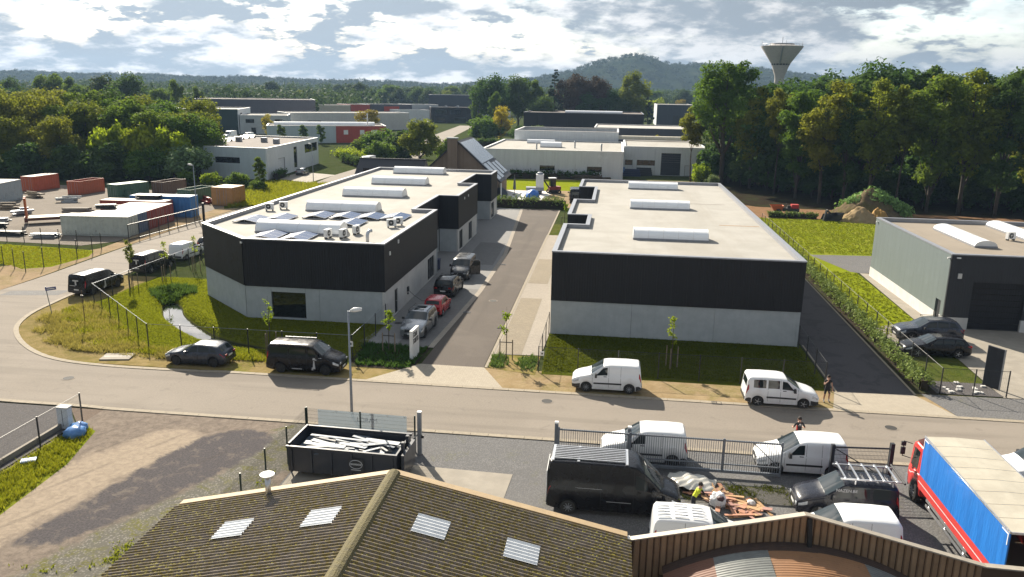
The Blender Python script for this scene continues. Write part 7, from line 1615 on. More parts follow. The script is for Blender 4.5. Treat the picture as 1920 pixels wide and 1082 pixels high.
tree('yellow', -131, 292, 8.5, 'young_tree', 'wispy pale tree in front of the grey office', None, .8); tree('yellow', -143.5, 268, 8, 'young_tree', 'wispy tree before the dark green hall', None, .9)
# staked young trees
def young(x, y, h, label, stakes=3, leafy=260, wid=.75, mat='leaf_bright', z=0):
    rg = np.random.default_rng(int(abs(x * 77 + y))); e = empty('young_tree', label, 'young tree', (x, y, z), 0, 'staked young trees')
    mb = MB().tube([(0, 0, 0), (.02, .02, h * .5), (0, 0, h * .95)], [.035, .03, .008], 6); cen = []
    for k in range(11):
        a = rg.uniform(0, 6.28); z0 = h * rg.uniform(.42, .88); L = wid * rg.uniform(.4, 1) * (1.15 - z0 / h); p = (math.cos(a) * L, math.sin(a) * L, z0 + L * .8); mb.tube([(0, 0, z0), (p[0] * .6, p[1] * .6, z0 + L * .35), p], [.012, .009, .004], 4, cap=False); cen.append(p); cen.append((p[0] * .6, p[1] * .6, z0 + L * .4))
    mb.build('trunk', MT['bark'], e); v, f, t = leaf_cloud(rg, cen, [.22] * len(cen), max(2, leafy // len(cen)), .13, 1.0, .1)
    link('crown', np_mesh('crown', v, f, MT[mat], {'tint': t}), e)
    for k in range(stakes):
        a = 2 * math.pi * k / stakes + .3 if stakes != 2 else math.pi * k; MB().tube([(math.cos(a) * .45, math.sin(a) * .45, -.1), (math.cos(a) * .45, math.sin(a) * .45, 1.5)], .04, 7).build('stake', MT['timber'], e)
    if stakes == 2: MB().bar((-.45, 0, 1.3), (.45, 0, 1.3), .03, .06).build('tie', MT['black'], e)
    return e
young(-44.0, 66.9, 4.9, 'leafiest staked young tree beside the first black van', 3, 900, 1.15, 'leaf_olive'); young(-42.9, 70.6, 4.2, 'thin staked young tree by the second black van', 3, 160, .7); young(-42.2, 75.0, 4.0, 'thin staked young tree by the white van', 3, 160, .7)
young(-24.0, 51.9, 4.4, 'sparse staked young tree behind the parked hatchback and van', 3, 200, .75); young(-15.6, 53.2, 3.9, 'bright yellow-green young tree by the silver SUV', 2, 420, .7); young(-7.05, 53.2, 4.1, 'sparse staked young tree beside the driveway', 2, 260, .75)
young(4.5, 53.6, 4.0, 'sparse staked young tree in the shade before the warehouse', 3, 220, .65); young(-6.7, 110.8, 4.2, 'small bright tree at the far end of the driveway', 2, 420, .8)
# ------------------------------------------------------------------ roofs in the foreground
def fibre_mat():
    t = NT('fibre_cement'); v = t.pos()
    c = t.mix(t.ramp(t.noise(v, 3.0, 6, .7, .4), .35, .7), (.20, .17, .145), (.125, .104, .09))
    c = t.mix(t.ramp(t.noise(v, 9, 5, .7), .5, .7, 0, .5), c, (.31, .265, .22))
    m = t.math('MULTIPLY', t.ramp(t.noise(v, .55, 6, .7, .8), .30, .55), t.ramp(t.noise(v, 7, 5, .75), .40, .62))
    c = t.mix(m, c, (.15, .115, .03))
    m2 = t.math('MULTIPLY', t.ramp(t.noise(v, .9, 5, .7, .8), .55, .68), t.ramp(t.noise(v, 11, 5, .75), .48, .62)); c = t.mix(m2, c, (.24, .20, .035))
    t.bump(t.noise(v, 30, 5, .7), .5, .01)
    return t.fin(c, .9, spec=.2)
fib = fibre_mat()
sky_sheet = M('translucent_sheet', (.66, .68, .70), (.55, .57, .59), 3, .6, big=.15, bigscale=.8)
def corr_sheet(nm, mat, L, Wd, pitch=.177, amp=.032):
    n = round(Wd / pitch) * 8; vs = []; fs = []
    for k in range(n + 1):
        y = -Wd / 2 + Wd * k / n; z = amp * math.cos(2 * math.pi * y / pitch)
        vs += [(0, y, z), (L, y, z)]
    for k in range(n): fs.append((2 * k, 2 * k + 1, 2 * k + 3, 2 * k + 2))
    # lower cut edge
    b = len(vs)
    for k in range(n + 1): x, y, z = vs[2 * k + 1]; vs.append((L, y, z - .008))
    for k in range(n): fs.append((2 * k + 1, b + k, b + k + 1, 2 * k + 3))
    return MB().add(vs, fs).mesh(nm, mat, angle=60)
RY0, RY1, RXR, RZR = 24.89, 8.0, -7.19, 5.5
e = empty('corrugated_barn', 'foreground shed with mossy corrugated fibre-cement gable roof', 'building', (0, 0, 0)); barn = e
SW = .885; rows = 4; MOSS = []
for sd, xe, ze in ((-1, -15.3, 3.60), (1, 1.0, 3.80)):
    dx, dz = xe - RXR, ze - RZR; Ls = math.hypot(dx, dz); a = math.atan2(dz, abs(dx)); seg = Ls / rows
    sm = corr_sheet('roof_sheet', fib, seg + .14, SW); km = corr_sheet('skylight_sheet', sky_sheet, seg * .52, .177 * 6, .177, .026)
    for i in range(int((RY0 - RY1) / SW)):
        y = RY0 - .2 - SW * (i + .5)
        for r in range(rows):
            s0 = seg * r; p = (RXR + sd * math.cos(a) * s0, y, RZR + math.sin(a) * s0 + .006 * (rows - r))
            rot = (0, -a, 0) if sd > 0 else (0, -a, math.pi)
            link('roof_sheet', sm, e, p, rot)
    for xs in ((-12.45, -9.4) if sd < 0 else (-5.78, -2.87)):
        s0 = abs(xs - RXR) / math.cos(a) if sd > 0 else (abs(xs - RXR) / math.cos(a) - seg * .52)
        link('skylight_sheet', km, e, (RXR + sd * math.cos(a) * s0, 22.124, RZR + math.sin(a) * s0 + .06), (0, -a, 0) if sd > 0 else (0, -a, math.pi))
    # barge board along the road gable
    p0, p1 = Vector((RXR, 0, RZR)), Vector((xe, 0, ze)); MB().bar((RXR + sd * .02, RY0 - .02, RZR + .02), (xe, RY0 - .02, ze + .02), .30, .05).build('barge_board', M('tan_board', (.40, .29, .16), (.33, .24, .135), 4, .7), e)
    MB().bar((RXR + sd * .02, RY0 + .12, RZR - .14), (xe, RY0 + .12, ze - .14), .03, .22).build('fascia_board', MT['timber'], e)
    rg = np.random.default_rng(7 + sd)
    n = 9000; s = rg.random(n) * Ls; y = RY0 - .25 - rg.random(n) * (RY0 - RY1 - .3); y = np.round(y / .177 - .5) * .177 + .0885 + rg.normal(size=n) * .02
    dens = .5 + .5 * np.sin(s * 1.3 + y * .7 + 2 * np.sin(y * .4)) * np.cos(y * .9 - s * .5); keep = rg.random(n) < (.25 + .75 * dens); s, y = s[keep], y[keep]
    for si, yi in zip(s, y): MOSS.append((RXR + sd * math.cos(a) * si, yi, RZR + math.sin(a) * si - .012, rg.uniform(.015, .042)))
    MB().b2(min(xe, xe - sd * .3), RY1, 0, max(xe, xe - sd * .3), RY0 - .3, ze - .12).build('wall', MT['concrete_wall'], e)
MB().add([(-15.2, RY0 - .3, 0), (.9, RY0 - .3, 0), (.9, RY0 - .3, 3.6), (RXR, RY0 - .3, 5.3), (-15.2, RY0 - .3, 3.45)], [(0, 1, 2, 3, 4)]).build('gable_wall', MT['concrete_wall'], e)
ridge = MB().extrude([(-.26, -.07), (-.17, .05), (-.06, .11), (.06, .11), (.17, .05), (.26, -.07), (.15, .0), (0, .06), (-.15, .0)], 'Y', -.30, .30).mesh('ridge_tile', M('mossy_ridge', (.15, .125, .05), (.10, .085, .045), 6, .9, big=.4, bump=.8, bscale=18, bdist=.05))
for k in range(28): link('ridge_tile', ridge, e, (RXR, RY0 - .35 - k * .6, RZR + .03 + .004 * (k % 2)), (R(.6), 0, 0))
mo = np.array(MOSS); rg = np.random.default_rng(1)
base = np.array([(1, 0, 0), (0, 1, 0), (-1, 0, 0), (0, -1, 0), (0, 0, .75), (.6, .6, .45), (-.6, .6, .45)]); fb = np.array([(0, 5, 4), (5, 1, 4), (1, 6, 4), (6, 2, 4), (2, 3, 4), (3, 0, 4), (0, 1, 5), (1, 2, 6)])
vs = (base[None] * (mo[:, 3][:, None, None] * rg.uniform(.7, 1.5, (len(mo), 1, 3))) + mo[:, None, :3]).reshape(-1, 3); fs = (fb[None] + (np.arange(len(mo)) * 7)[:, None, None]).reshape(-1, 3)
mossm = leafmat('moss', (.060, .050, .012), (.115, .098, .016), .0)
link('moss', np_mesh('moss', vs, fs, mossm, {'tint': np.repeat(rg.random(len(mo)), 7)}), e)['kind'] = 'stuff'
fl = empty('flue_cap', 'white round flue cap rising at the edge of the corrugated roof', 'flue', (-11.75, 24.55, 4.3)); MB().tube([(0, 0, 0), (0, 0, .78)], .10, 12).build('pipe', MT['alu'], fl, smooth=True); MB().lathe([(.12, .86), (.26, .88), (.26, .92), (.02, .97)], 20).build('cap', MT['white'], fl); [MB().bar((math.cos(t) * .09, math.sin(t) * .09, .76), (math.cos(t) * .12, math.sin(t) * .12, .88), .015).build('bracket', MT['alu'], fl) for t in (0, 2.1, 4.2)]
# vaulted roof behind a brown board parapet
e = empty('vaulted_shed', 'foreground shed with brown board parapet and rusty vaulted roof', 'building'); TOP = [(1.10, 3.70), (6.78, 5.15), (12.55, 3.81), (21.0, 3.66)]
def topz(x): return interp(TOP, x)
bmats = [M('brown_board', (.36, .235, .135), (.29, .19, .11), 3, .6, streak=.25), M('brown_board_dark', (.30, .195, .11), (.235, .15, .088), 3, .6, streak=.25)]
def vz(x): return 4.12 - (x - 6.6) ** 2 / 14.5
x = 1.25; k = 0
while x < 12.4:
    w = .195; zt = min(topz(x), topz(x + w)) - .03; zb = max(2.2, min(vz(x) - .3, zt - .9))
    mb = MB().add([(x, 24.80, zb), (x + .03, 24.755, zb), (x + w - .03, 24.755, zb), (x + w, 24.80, zb), (x, 24.80, topz(x) - .03), (x + .03, 24.755, topz(x + .03) - .03), (x + w - .03, 24.755, topz(x + w - .03) - .03), (x + w, 24.80, topz(x + w) - .03)], [(0, 1, 5, 4), (1, 2, 6, 5), (2, 3, 7, 6), (4, 5, 6, 7), (0, 3, 2, 1)])
    mb.build('parapet_board', bmats[k % 2], e); x += .225; k += 1
bkm = M('board_shadow_gap', (.10, .062, .035), None, 3, .7)
bk = [(x_, topz(x_) - .035) for x_ in (1.12, 6.78, 12.55, 21.0)]
MB().add([(p[0], yy, z_) for yy in (24.803, 24.86) for p in bk for z_ in (1.9, p[1])], [(0, 2, 3, 1), (2, 4, 5, 3), (4, 6, 7, 5), (9, 11, 10, 8), (11, 13, 12, 10), (13, 15, 14, 12), (1, 3, 11, 9), (3, 5, 13, 11), (5, 7, 15, 13)]).build('parapet_sheet', bkm, e)
cop = M('parapet_coping', (.40, .355, .29), (.33, .29, .235), 3, .5, .1)
for (xa, za), (xb, zb_) in zip(TOP[:-1], TOP[1:]): MB().bar((xa + .012, 24.82, za), (xb - .012, 24.82, zb_), .24, .05).build('coping', cop, e)
MB().b2(1.02, 24.7, 2.0, 1.10, 24.95, 3.74).build('corner_trim', MT['white'], e); MB().bar((6.9, 24.70, 5.05), (6.95, 24.55, 3.95), .14, .1).build('downpipe', MT['black_metal'], e)
vm = {'dark': M('vault_dark', (.075, .045, .032), (.05, .032, .025), 3, .8), 'orange': rusty('vault_orange', (.27, .135, .06)), 'grey': M('vault_translucent', (.17, .18, .17), (.125, .13, .125), 3, .4), 'red': rusty('vault_red', (.17, .075, .045)), 'tan': rusty('vault_tan', (.22, .14, .075))}
xb_ = [2.3, 3.9, 5.5, 7.1, 8.7, 10.3, 11.6]
def vault_sheet(x0, x1, y0, y1, mat, dz):
    n = int((y0 - y1) / .13) * 4; m = 8; vs = []; fs = []
    for i in range(m + 1):
        xx = x0 + (x1 - x0) * i / m
        for j in range(n + 1): yy = y0 + (y1 - y0) * j / n; vs.append((xx, yy, vz(xx) + .022 * math.cos(2 * math.pi * (yy - 24.7) / .13) + dz))
    for i in range(m):
        for j in range(n): a = i * (n + 1) + j; fs.append((a, a + 1, a + n + 2, a + n + 1))
    return MB().add(vs, fs).mesh('vault_sheet', mat, True)
plan = ['dddddd', 'rgoogt', 'rgootg', 'drotgt', 'gotoro', 'otgdot', 'tortog', 'gottro', 'ototgd']  # first row all dark: shade behind the parapet put into the sheet colour
yy = 24.72
for r, row in enumerate(plan):
    Ly = .5 if r == 0 else 1.95
    for c_, ch in enumerate(row): link('vault_sheet', vault_sheet(xb_[c_] - .06, xb_[c_ + 1] + .06, yy + .05, yy - Ly, vm[{'d': 'dark', 'o': 'orange', 'g': 'grey', 'r': 'red', 't': 'tan'}[ch]], .004 * ((c_ + r) % 3)), e)
    yy -= Ly
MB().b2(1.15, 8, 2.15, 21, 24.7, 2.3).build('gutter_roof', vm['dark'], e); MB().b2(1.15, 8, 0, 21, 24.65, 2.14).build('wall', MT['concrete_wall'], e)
# ------------------------------------------------------------------ people
SKIN = M('skin', (.42, .24, .17), (.36, .20, .14), 8, .55, big=0, obj=True); CLOTH_B = M('black_cloth', (.012, .012, .014), (.02, .02, .022), 9, .9, big=0, obj=True, bump=.3, bscale=12); CLOTH_N = M('dark_trousers', (.022, .024, .032), None, 9, .9, big=0, obj=True)
RED_C = M('red_cloth', (.50, .03, .03), None, 9, .8, big=0, obj=True); YEL = M('hi_vis_yellow', (.62, .70, .03), (.55, .62, .03), 6, .7, big=0, obj=True); HAIR = M('dark_hair', (.02, .014, .01), None, 20, .8, big=0, obj=True); SOCK = M('white_sock', (.6, .6, .58), None, 9, .9, big=0, obj=True); SHOE = M('dark_shoe', (.02, .02, .022), None, 9, .7, big=0, obj=True)
def person(label, loc, rz, J, mats, matf, hair_c=None):
    """J: joint name -> (point, radius, parent joint); skinned as one continuous body"""
    names = list(J); me = bpy.data.meshes.new('body'); me.from_pydata([J[n][0] for n in names], [(names.index(J[n][2]), i) for i, n in enumerate(names) if J[n][2]], [])
    o = bpy.data.objects.new('body', me); COL.objects.link(o); sk = o.modifiers.new('skin', 'SKIN'); sk.use_smooth_shade = True
    lay = me.skin_vertices[0].data if me.skin_vertices else None
    if lay is None:
        bm = bmesh.new(); bm.from_mesh(me); bm.verts.layers.skin.verify(); bm.to_mesh(me); bm.free(); lay = me.skin_vertices[0].data
    for i, n in enumerate(names):
        r = J[n][1]; lay[i].radius = (r, r) if isinstance(r, (int, float)) else r; lay[i].use_root = (n == 'pelvis')
    sb = o.modifiers.new('sub', 'SUBSURF'); sb.levels = 2; sb.render_levels = 2
    bpy.context.view_layer.update(); dg = bpy.context.evaluated_depsgraph_get(); me2 = bpy.data.meshes.new_from_object(o.evaluated_get(dg)); bpy.data.objects.remove(o)
    me2.materials.clear(); [me2.materials.append(m) for m in mats]
    for p in me2.polygons:
        c = p.center
        dn = min(names, key=lambda n: (Vector(J[n][0]) - c).length_squared); p.material_index = matf(dn, c); p.use_smooth = True
    e = empty('person', label, 'person', loc, rz); link('body', me2, e)
    h = Vector(J['head'][0]); d = Vector(J.get('gaze', ((0, -1, 0),))[0]) if False else Vector((0, -1, 0))
    MB().lathe([(.02, .128), (.06, .118), (.095, .075), (.108, .02), (.104, -.02)], 14, (h.x, h.y + .012, h.z)).build('hair', HAIR, e, smooth=True)
    f = MB(); f.box((h.x, h.y - .108, h.z - .025), (.026, .035, .045)); [f.box((h.x + s * .102, h.y + .005, h.z - .02), (.022, .04, .06)) for s in (-1, 1)]; f.build('nose_and_ears', SKIN, e)
    g = MB(); [g.box((h.x + s * .036, h.y - .101, h.z + .008), (.026, .012, .012)) for s in (-1, 1)]; g.box((h.x, h.y - .098, h.z - .068), (.045, .012, .010)); g.build('eyes_and_mouth', HAIR, e)
    return e
def hand(J, nm, wrist, palm, dirv, side):
    """palm and five fingers continuing from the wrist joint"""
    d = Vector(dirv).normalized(); u = Vector(side).normalized(); p = Vector(palm); J[nm + '_palm'] = (tuple(p), .034, wrist)
    for k, (off, L) in enumerate(((-.03, .065), (-.01, .078), (.012, .074), (.032, .058))):
        b = p + d * .05 + u * off; J['%s_f%da' % (nm, k)] = (tuple(b), .0095, nm + '_palm'); m = b + d * L * .55 + d.cross(u) * .008; J['%s_f%db' % (nm, k)] = (tuple(m), .0085, '%s_f%da' % (nm, k)); J['%s_f%dc' % (nm, k)] = (tuple(m + d * L * .4 + d.cross(u) * .022), .007, '%s_f%db' % (nm, k))
    t = p + u * -.045 + d * .01; J[nm + '_t1'] = (tuple(t), .011, nm + '_palm'); J[nm + '_t2'] = (tuple(t + d * .045 - u * .015), .009, nm + '_t1')
def base_body(spread=.13, lean=(0, 0, 0)):
    J = {}; J['pelvis'] = ((0, 0, .95), (.155, .115), None); l = Vector(lean)
    J['waist'] = (tuple(Vector((0, 0, 1.08)) + l * .3), (.145, .105), 'pelvis'); J['chest'] = (tuple(Vector((0, .005, 1.30)) + l * .75), (.17, .12), 'waist'); J['collar'] = (tuple(Vector((0, .01, 1.44)) + l), (.10, .085), 'chest')
    J['neck'] = (tuple(Vector((0, -.005, 1.52)) + l * 1.05), .058, 'collar'); J['chin'] = (tuple(Vector((0, -.03, 1.575)) + l * 1.1), .075, 'neck'); J['head'] = (tuple(Vector((0, -.015, 1.655)) + l * 1.15), .098, 'chin'); J['crown'] = (tuple(Vector((0, -.005, 1.72)) + l * 1.15), .075, 'head')
    for s, t in ((1, 'l'), (-1, 'r')):
        J['hip' + t] = ((s * .095, 0, .88), .095, 'pelvis'); J['knee' + t] = ((s * spread, -.02, .49), .062, 'hip' + t); J['calf' + t] = ((s * (spread + .005), .015, .33), .056, 'knee' + t); J['ankle' + t] = ((s * (spread + .01), .02, .09), .042, 'calf' + t); J['heel' + t] = ((s * (spread + .01), .03, .045), .043, 'ankle' + t); J['toe' + t] = ((s * (spread + .03), -.17, .035), .036, 'heel' + t)
        J['sho' + t] = (tuple(Vector((s * .18, .01, 1.41)) + l), .062, 'collar')
    return J
def shorts_mat(n, c):
    if n.startswith(('heel', 'toe')): return 3
    if n.startswith('ankle'): return 2
    if n.startswith(('calf',)) or (n.startswith('knee') and c.z < .56): return 0
    if n.startswith(('neck', 'chin', 'head', 'crown')) or '_' in n or n.startswith(('wri', 'elb')): return 0
    return 1
J = base_body(.15)
J['elbl'] = ((.27, .02, 1.14), .042, 'shol'); J['wril'] = ((.30, -.05, .90), .032, 'elbl'); hand(J, 'hl', 'wril', (.305, -.07, .83), (0, -.1, -1), (0, -1, 0))
J['elbr'] = ((-.30, -.10, 1.18), .042, 'shor'); J['wrir'] = ((-.13, -.20, 1.42), .032, 'elbr'); hand(J, 'hr', 'wrir', (-.085, -.19, 1.50), (.5, .3, .8), (1, 0, -.5))
person('man in black t-shirt and shorts holding a hand to his face beside the white van', (13.75, 48.75, .012), R(12), J, [SKIN, CLOTH_B, SOCK, SHOE], shorts_mat)
J = base_body(.12)
for s, t in ((1, 'l'), (-1, 'r')):
    J['elb' + t] = ((s * .31, .03, 1.16), .042, 'sho' + t); J['wri' + t] = ((s * .27, -.20, 1.10), .032, 'elb' + t); hand(J, 'h' + t, 'wri' + t, (s * .25, -.27, 1.10), (0, -1, 0), (s, 0, 0))
def mat2(n, c):
    if n.startswith(('heel', 'toe', 'ankle')): return 3
    if n.startswith(('knee', 'calf', 'hip', 'pelvis')): return 2
    if n.startswith(('neck', 'chin', 'head', 'crown')) or '_' in n or n.startswith('wri') or (n.startswith('elb') and c.z < 1.22): return 0
    if n.startswith(('waist', 'chest')) and c.x > .10 and c.z < 1.28: return 4
    return 1
p2 = person('man seen from behind in black t-shirt with red side panel behind the white van', (10.5, 41.6, .012), R(186), J, [SKIN, CLOTH_B, CLOTH_N, SHOE, RED_C], mat2)
MB().b2(-.05, .128, 1.36, .05, .133, 1.42).b2(-.10, .128, 1.31, .10, .133, 1.325).build('shirt_print', MT['logo'], p2)
J = base_body(.14, (.05, -.22, -.06))
J['elbl'] = ((.29, -.34, 1.12), .042, 'shol'); J['wril'] = ((.20, -.56, .98), .032, 'elbl'); hand(J, 'hl', 'wril', (.17, -.63, .95), (-.3, -.8, -.4), (1, 0, 0)); J['elbr'] = ((-.2, -.36, 1.1), .042, 'shor'); J['wrir'] = ((-.08, -.56, .97), .032, 'elbr'); hand(J, 'hr', 'wrir', (-.06, -.63, .94), (.2, -.8, -.4), (1, 0, 0))
def mat3(n, c):
    if n.startswith(('heel', 'toe', 'ankle')): return 3
    if n.startswith(('knee', 'calf', 'hip', 'pelvis')): return 2
    if n.startswith(('neck', 'chin', 'head', 'crown')) or '_' in n or n.startswith('wri'): return 0
    if n.startswith('elb'): return 4 if c.z > 1.04 else 0
    return 1
p3 = person('worker in yellow high-visibility vest bending over the board heap', (4.2, 33.35, .012), R(70), J, [SKIN, YEL, CLOTH_N, SHOE, CLOTH_B], mat3)
sack('dark_tool_bag', 'dark round bucket in front of the worker in yellow', 'bucket', 5.45, 33.75, .75, .17, M('bucket_dark', (.05, .02, .025), None, 5, .6, obj=True), 12)
# ------------------------------------------------------------------ grass tufts, far land, haze
def grass_patch(name, poly, n, mat, h=(.06, .16), w=.035, seed=1, zf=None, accept=None, label=None):
    rg = np.random.default_rng(seed); P = np.array(poly); lo, hi = P.min(0), P.max(0); pts = np.zeros((0, 2))
    while len(pts) < n:
        q = lo + rg.random((n, 2)) * (hi - lo); ins = np.zeros(n, bool)
        for a, b in zip(P, np.roll(P, -1, 0)):
            cnd = (a[1] > q[:, 1]) != (b[1] > q[:, 1]); xi = (b[0] - a[0]) * (q[:, 1] - a[1]) / (b[1] - a[1] + 1e-12) + a[0]; ins ^= cnd & (q[:, 0] < xi)
        if accept is not None: ins &= accept(q, rg)
        pts = np.concatenate([pts, q[ins]])
    pts = pts[:n]; z = zf(pts) if zf else np.full(n, .01)
    k = 4; B = np.repeat(np.column_stack([pts, z]), k, 0); m = len(B); a = rg.random(m) * 6.283; hh = rg.uniform(h[0], h[1], m) * (.6 + .8 * np.repeat(rg.random(n), k)); B[:, :2] += rg.normal(size=(m, 2)) * .05
    dx = np.stack([np.cos(a), np.sin(a), np.zeros(m)], 1); lean = np.stack([rg.normal(size=m) * .5, rg.normal(size=m) * .5, np.ones(m)], 1) * hh[:, None]
    v = np.stack([B - dx * w, B + dx * w, B + lean], 1).reshape(-1, 3); f = np.arange(m * 3).reshape(-1, 3); t = np.repeat(np.clip(np.repeat(rg.random(n), k) * .7 + rg.random(m) * .3, 0, 1), 3)
    o = link(name, np_mesh(name, v, f, mat, {'tint': t})); tag(o, label, 'grass', kind='stuff'); return o
def not_water(q, rg): return ditch_zs(q) > -.5
inner_poly = [(-44.2, 61.7), (-33, 51.4), (-17.8, 51.4), (-17.9, 59.9), (-29.6, 59.9), (-36.4, 66.2), (-36.5, 72), (-44.2, 72)]
grass_patch('lawn_grass', inner_poly, 26000, MT['blade'], (.05, .13), .03, 1, ditch_zs, not_water, 'short green grass round the ditch by the left building')
grass_patch('verge_grass', [(-45.8, 58.5), (-44.6, 62), (-33, 51.2), (-18, 51.2), (-17.5, 50.0), (-26, 49.0), (-34, 49.2), (-40, 50.2), (-44, 53.5), (-46.6, 57.5)], 6500, MT['blade_dry'], (.12, .36), .025, 2, None, lambda q, rg: (np.sin(q[:, 0] * 1.3) * np.cos(q[:, 1] * 1.7 + q[:, 0] * .4) + rg.normal(size=len(q)) * .5 - .9 * np.clip((np.hypot(q[:, 0] + 34.5, q[:, 1] - 60.2) - 9.5) / 3.5, 0, 2)) > -.05, 'dry yellow grass on the verge at the bend')
grass_patch('verge_weeds', [(-45.8, 58.5), (-44.6, 62), (-33, 51.2), (-20, 51.2), (-20, 49.6), (-34, 50.0), (-40, 52.0)], 2600, MT['blade'], (.10, .32), .03, 12, None, lambda q, rg: (np.sin(q[:, 0] * .9 + 2) * np.cos(q[:, 1] * 1.2) + rg.normal(size=len(q)) * .4) > .25, 'green weeds in the dry verge grass')
grass_patch('lawn_grass', [(-4.3, 51.3), (14.1, 51.3), (14.2, 59.9), (-4.4, 59.9)], 11000, MT['blade_shade'], (.05, .12), .03, 3, None, None, 'short grass in front of the warehouse')
grass_patch('strip_grass', [(-29.0, 38), (-27.8, 37.3), (-26.7, 33.5), (-26.4, 28), (-26.6, 24), (-29.0, 24)], 2600, MT['blade'], (.08, .28), .025, 4, None, None, 'weedy grass strip along the left fence')
grass_patch('gate_weeds', [(3.9, 34.8), (9.4, 35.0), (9.0, 36.8), (3.5, 36.8)], 650, MT['blade_shade'], (.03, .11), .02, 5, None, lambda q, rg: (np.sin(q[:, 0] * 2.1) * np.cos(q[:, 1] * 2.6 + q[:, 0]) + rg.normal(size=len(q)) * .4) > .2, 'weeds growing under the sliding gate')
grass_patch('yard_weeds', [(-24, 25), (-17, 30), (-16, 36), (-15.9, 25)], 500, MT['blade'], (.03, .12), .03, 6, None, lambda q, rg: (np.sin(q[:, 0] * 1.1) * np.cos(q[:, 1] * 1.3) + rg.normal(size=len(q)) * .3) > .55, 'sparse weeds in the brown yard')
grass_patch('field_grass', [(22.2, 64.5), (25.8, 64.5), (26.3, 86), (26, 92), (44, 92), (44, 126), (22.4, 126)], 9000, MT['blade'], (.06, .16), .06, 7, None, lambda q, rg: ~((q[:, 0] > 23.4) & (q[:, 1] > 88) & (q[:, 1] < 98.5)), 'lawn grass beside the grey workshop')
grass_patch('small_lawn_grass', [(-59.8, 72.7), (-57.8, 74.2), (-57.4, 79.3), (-58.8, 82.3), (-71, 83.6), (-71, 77)], 4000, MT['blade'], (.05, .14), .04, 8, None, None, 'grass of the small lawn on the left')
grass_patch('bed_plants', [(-8.1, 51.5), (-4.9, 50.6), (-4.9, 54.2), (-8.0, 54.1)], 240, MT['leaf_hedge'], (.12, .35), .06, 9, None, lambda q, rg: ((np.abs(q[:, 0] + 6.5) + rg.normal(size=len(q)) * .3) > .8) & (rg.random(len(q)) < np.clip(1.2 - np.abs(q[:, 1] - 52.8) / 1.6, 0, 1)), 'low plants in the bed beside the driveway')
grass_patch('bed_plants', [(-17.2, 50.3), (-13.3, 50.2), (-13.1, 54.8), (-18.0, 55.0)], 700, MT['leaf_dark'], (.10, .3), .06, 10, None, None, 'dark low plants in the bed behind the lamp')
grass_patch('weeds', [(-59.6, 117), (-53, 123), (-54, 150), (-68, 151), (-66, 129)], 5000, MT['blade'], (.2, .7), .09, 11, None, None, 'rank weeds between street and pale blue building')
grass_patch('bank_plants', [(-42.5, 67.0), (-41.0, 65.0), (-39.6, 64.2), (-38.9, 65.6), (-37.6, 66.6), (-38.6, 68.4), (-41, 69)], 900, MT['leaf_dark'], (.15, .45), .06, 21, ditch_zs, None, 'dark plants on the bank at the upper end of the ditch')
# hills
def far_hills():
    nx, ny = 260, 60; xs = np.linspace(-2600, 1900, nx); ys = np.linspace(1350, 3000, ny); X, Y = np.meshgrid(xs, ys)
    rx = [-2600, -1600, -900, -400, -290, -200, -131, -60, 10, 46, 90, 125, 184, 260, 400, 600, 900, 1900]; rz = [40, 42, 36, 28, 32, 44, 60, 81, 98, 103, 92, 82, 85, 80, 66, 50, 38, 32]
    sc = (Y / 2000.0); Zr = np.interp(X / sc, rx, rz); g = np.where(Y < 2000, np.exp(-((Y - 2000) / 330.0) ** 2), np.exp(-((Y - 2000) / 900.0) ** 2))
    rg = np.random.default_rng(2); Z = Zr * g - 3 + (rg.random(X.shape) * 3.5 + 2 * np.sin(X * .02 + 1.3 * np.sin(Y * .01))) * np.clip(g * 1.5, 0, 1)
    ii = np.arange(nx * ny).reshape(ny, nx); F = np.stack([ii[:-1, :-1], ii[:-1, 1:], ii[1:, 1:], ii[1:, :-1]], -1).reshape(-1, 4)
    t = NT('wooded_hill'); v = t.pos(); c = t.mix(t.ramp(t.noise(v, .03, 8, .75), .35, .65), (.016, .027, .015), (.034, .046, .021)); c = t.mix(t.ramp(t.noise(v, .006, 6, .7), .52, .66, 0, .5), c, (.075, .08, .045)); t.bump(t.noise(v, .06, 5, .7), 1.0, 8)
    tag(link('hills', np_mesh('hills', np.stack([X, Y, Z], -1).reshape(-1, 3), F, t.fin(c, .95, spec=0), None, True)), kind='structure')
    return xs, ys, Z
hxs, hys, hZ = far_hills()
MT['leaf_hill'] = leafmat('leaf_hill', (.014, .024, .012), (.028, .040, .017), .2)
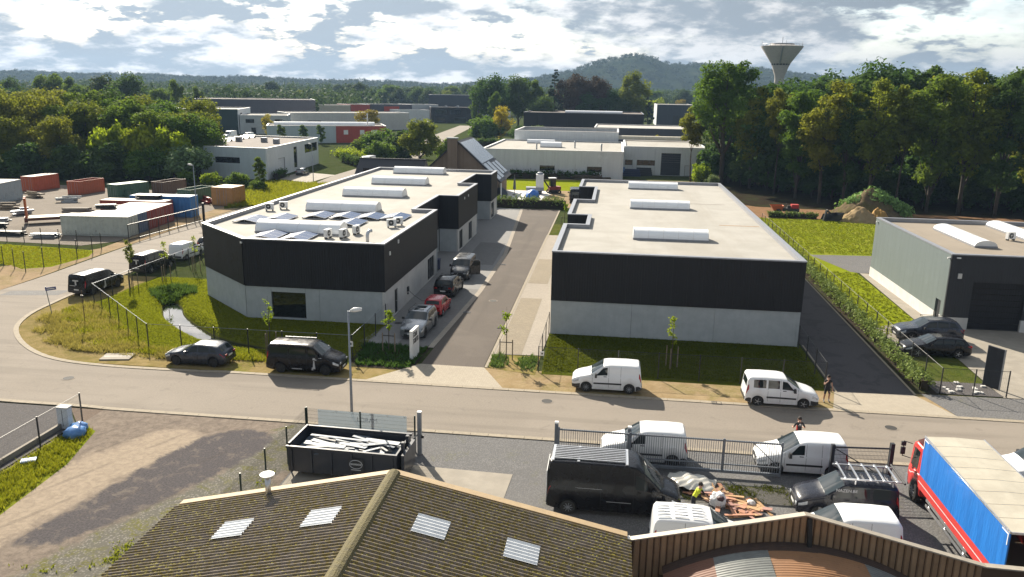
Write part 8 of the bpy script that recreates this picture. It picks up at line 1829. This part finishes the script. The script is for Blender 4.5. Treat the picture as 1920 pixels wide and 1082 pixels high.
def far_forest(name, label, n, xr, yr, hr, seed, mat, zf=None, rad=(4, 7)):
    """distant wood: many small crowns of leaf clumps, one mass"""
    rg = np.random.default_rng(seed); y = yr[0] + (yr[1] - yr[0]) * rg.random(n); x = rg.uniform(xr[0], xr[1], n) * y / yr[1]; h = rg.uniform(hr[0], hr[1], n); r = rg.uniform(rad[0], rad[1], n); z = np.zeros(n) if zf is None else np.array([zf(a, b) for a, b in zip(x, y)])
    cen = []; rd = []
    k = 3
    X = np.repeat(x, k) + rg.normal(size=n * k) * np.repeat(r, k) * .35; Y = np.repeat(y, k) + rg.normal(size=n * k) * np.repeat(r, k) * .35; Zc = np.repeat(z, k) + np.repeat(h, k) * rg.uniform(.45, .9, n * k)
    v, f, t = leaf_cloud(rg, np.column_stack([X, Y, Zc]), np.repeat(r, k) * .75, 26, 1.9, .85, .5)
    o = link(name, np_mesh(name, v, f, mat, {'tint': t})); tag(o, label, 'wood', kind='stuff')
far_forest('forest', 'hazy green wood filling the plain before the hills', 2600, (-1000, 620), (760, 1400), (14, 24), 1, MT['leaf_far'])
def hz(x, y):
    i = int(np.clip(np.searchsorted(hxs, x), 0, len(hxs) - 1)); j = int(np.clip(np.searchsorted(hys, y), 0, len(hys) - 1)); return float(hZ[j, i])
far_forest('forest', 'blue-green wood covering the hill ridges', 3400, (-2000, 800), (1650, 2150), (2, 7), 2, MT['leaf_hill'], hz, (4, 7))
far_forest('forest', 'pale wood between the halls and the plain on the left', 420, (-620, -230), (420, 760), (12, 19), 3, MT['leaf_far'], None, (4, 7))
far_forest('forest', 'wood continuing behind the right-hand trees', 500, (60, 420), (200, 420), (18, 24), 4, MT['leaf_dark'], None, (3, 5))
# the air
t = bpy.data.materials.new('haze_air'); t.use_nodes = True; nn = t.node_tree.nodes; nn.clear(); ho = nn.new('ShaderNodeOutputMaterial'); pv = nn.new('ShaderNodeVolumePrincipled'); pv.inputs['Color'].default_value = (.46, .68, 1.0, 1); pv.inputs['Density'].default_value = .00012; pv.inputs['Anisotropy'].default_value = 0.0
t.node_tree.links.new(pv.outputs[0], ho.inputs['Volume'])
hzb = MB().b2(-3600, -500, -4.5, 3600, 3300, 126).build('haze', t); tag(hzb, 'thin bluish haze in the air over the plain', 'haze', kind='stuff')
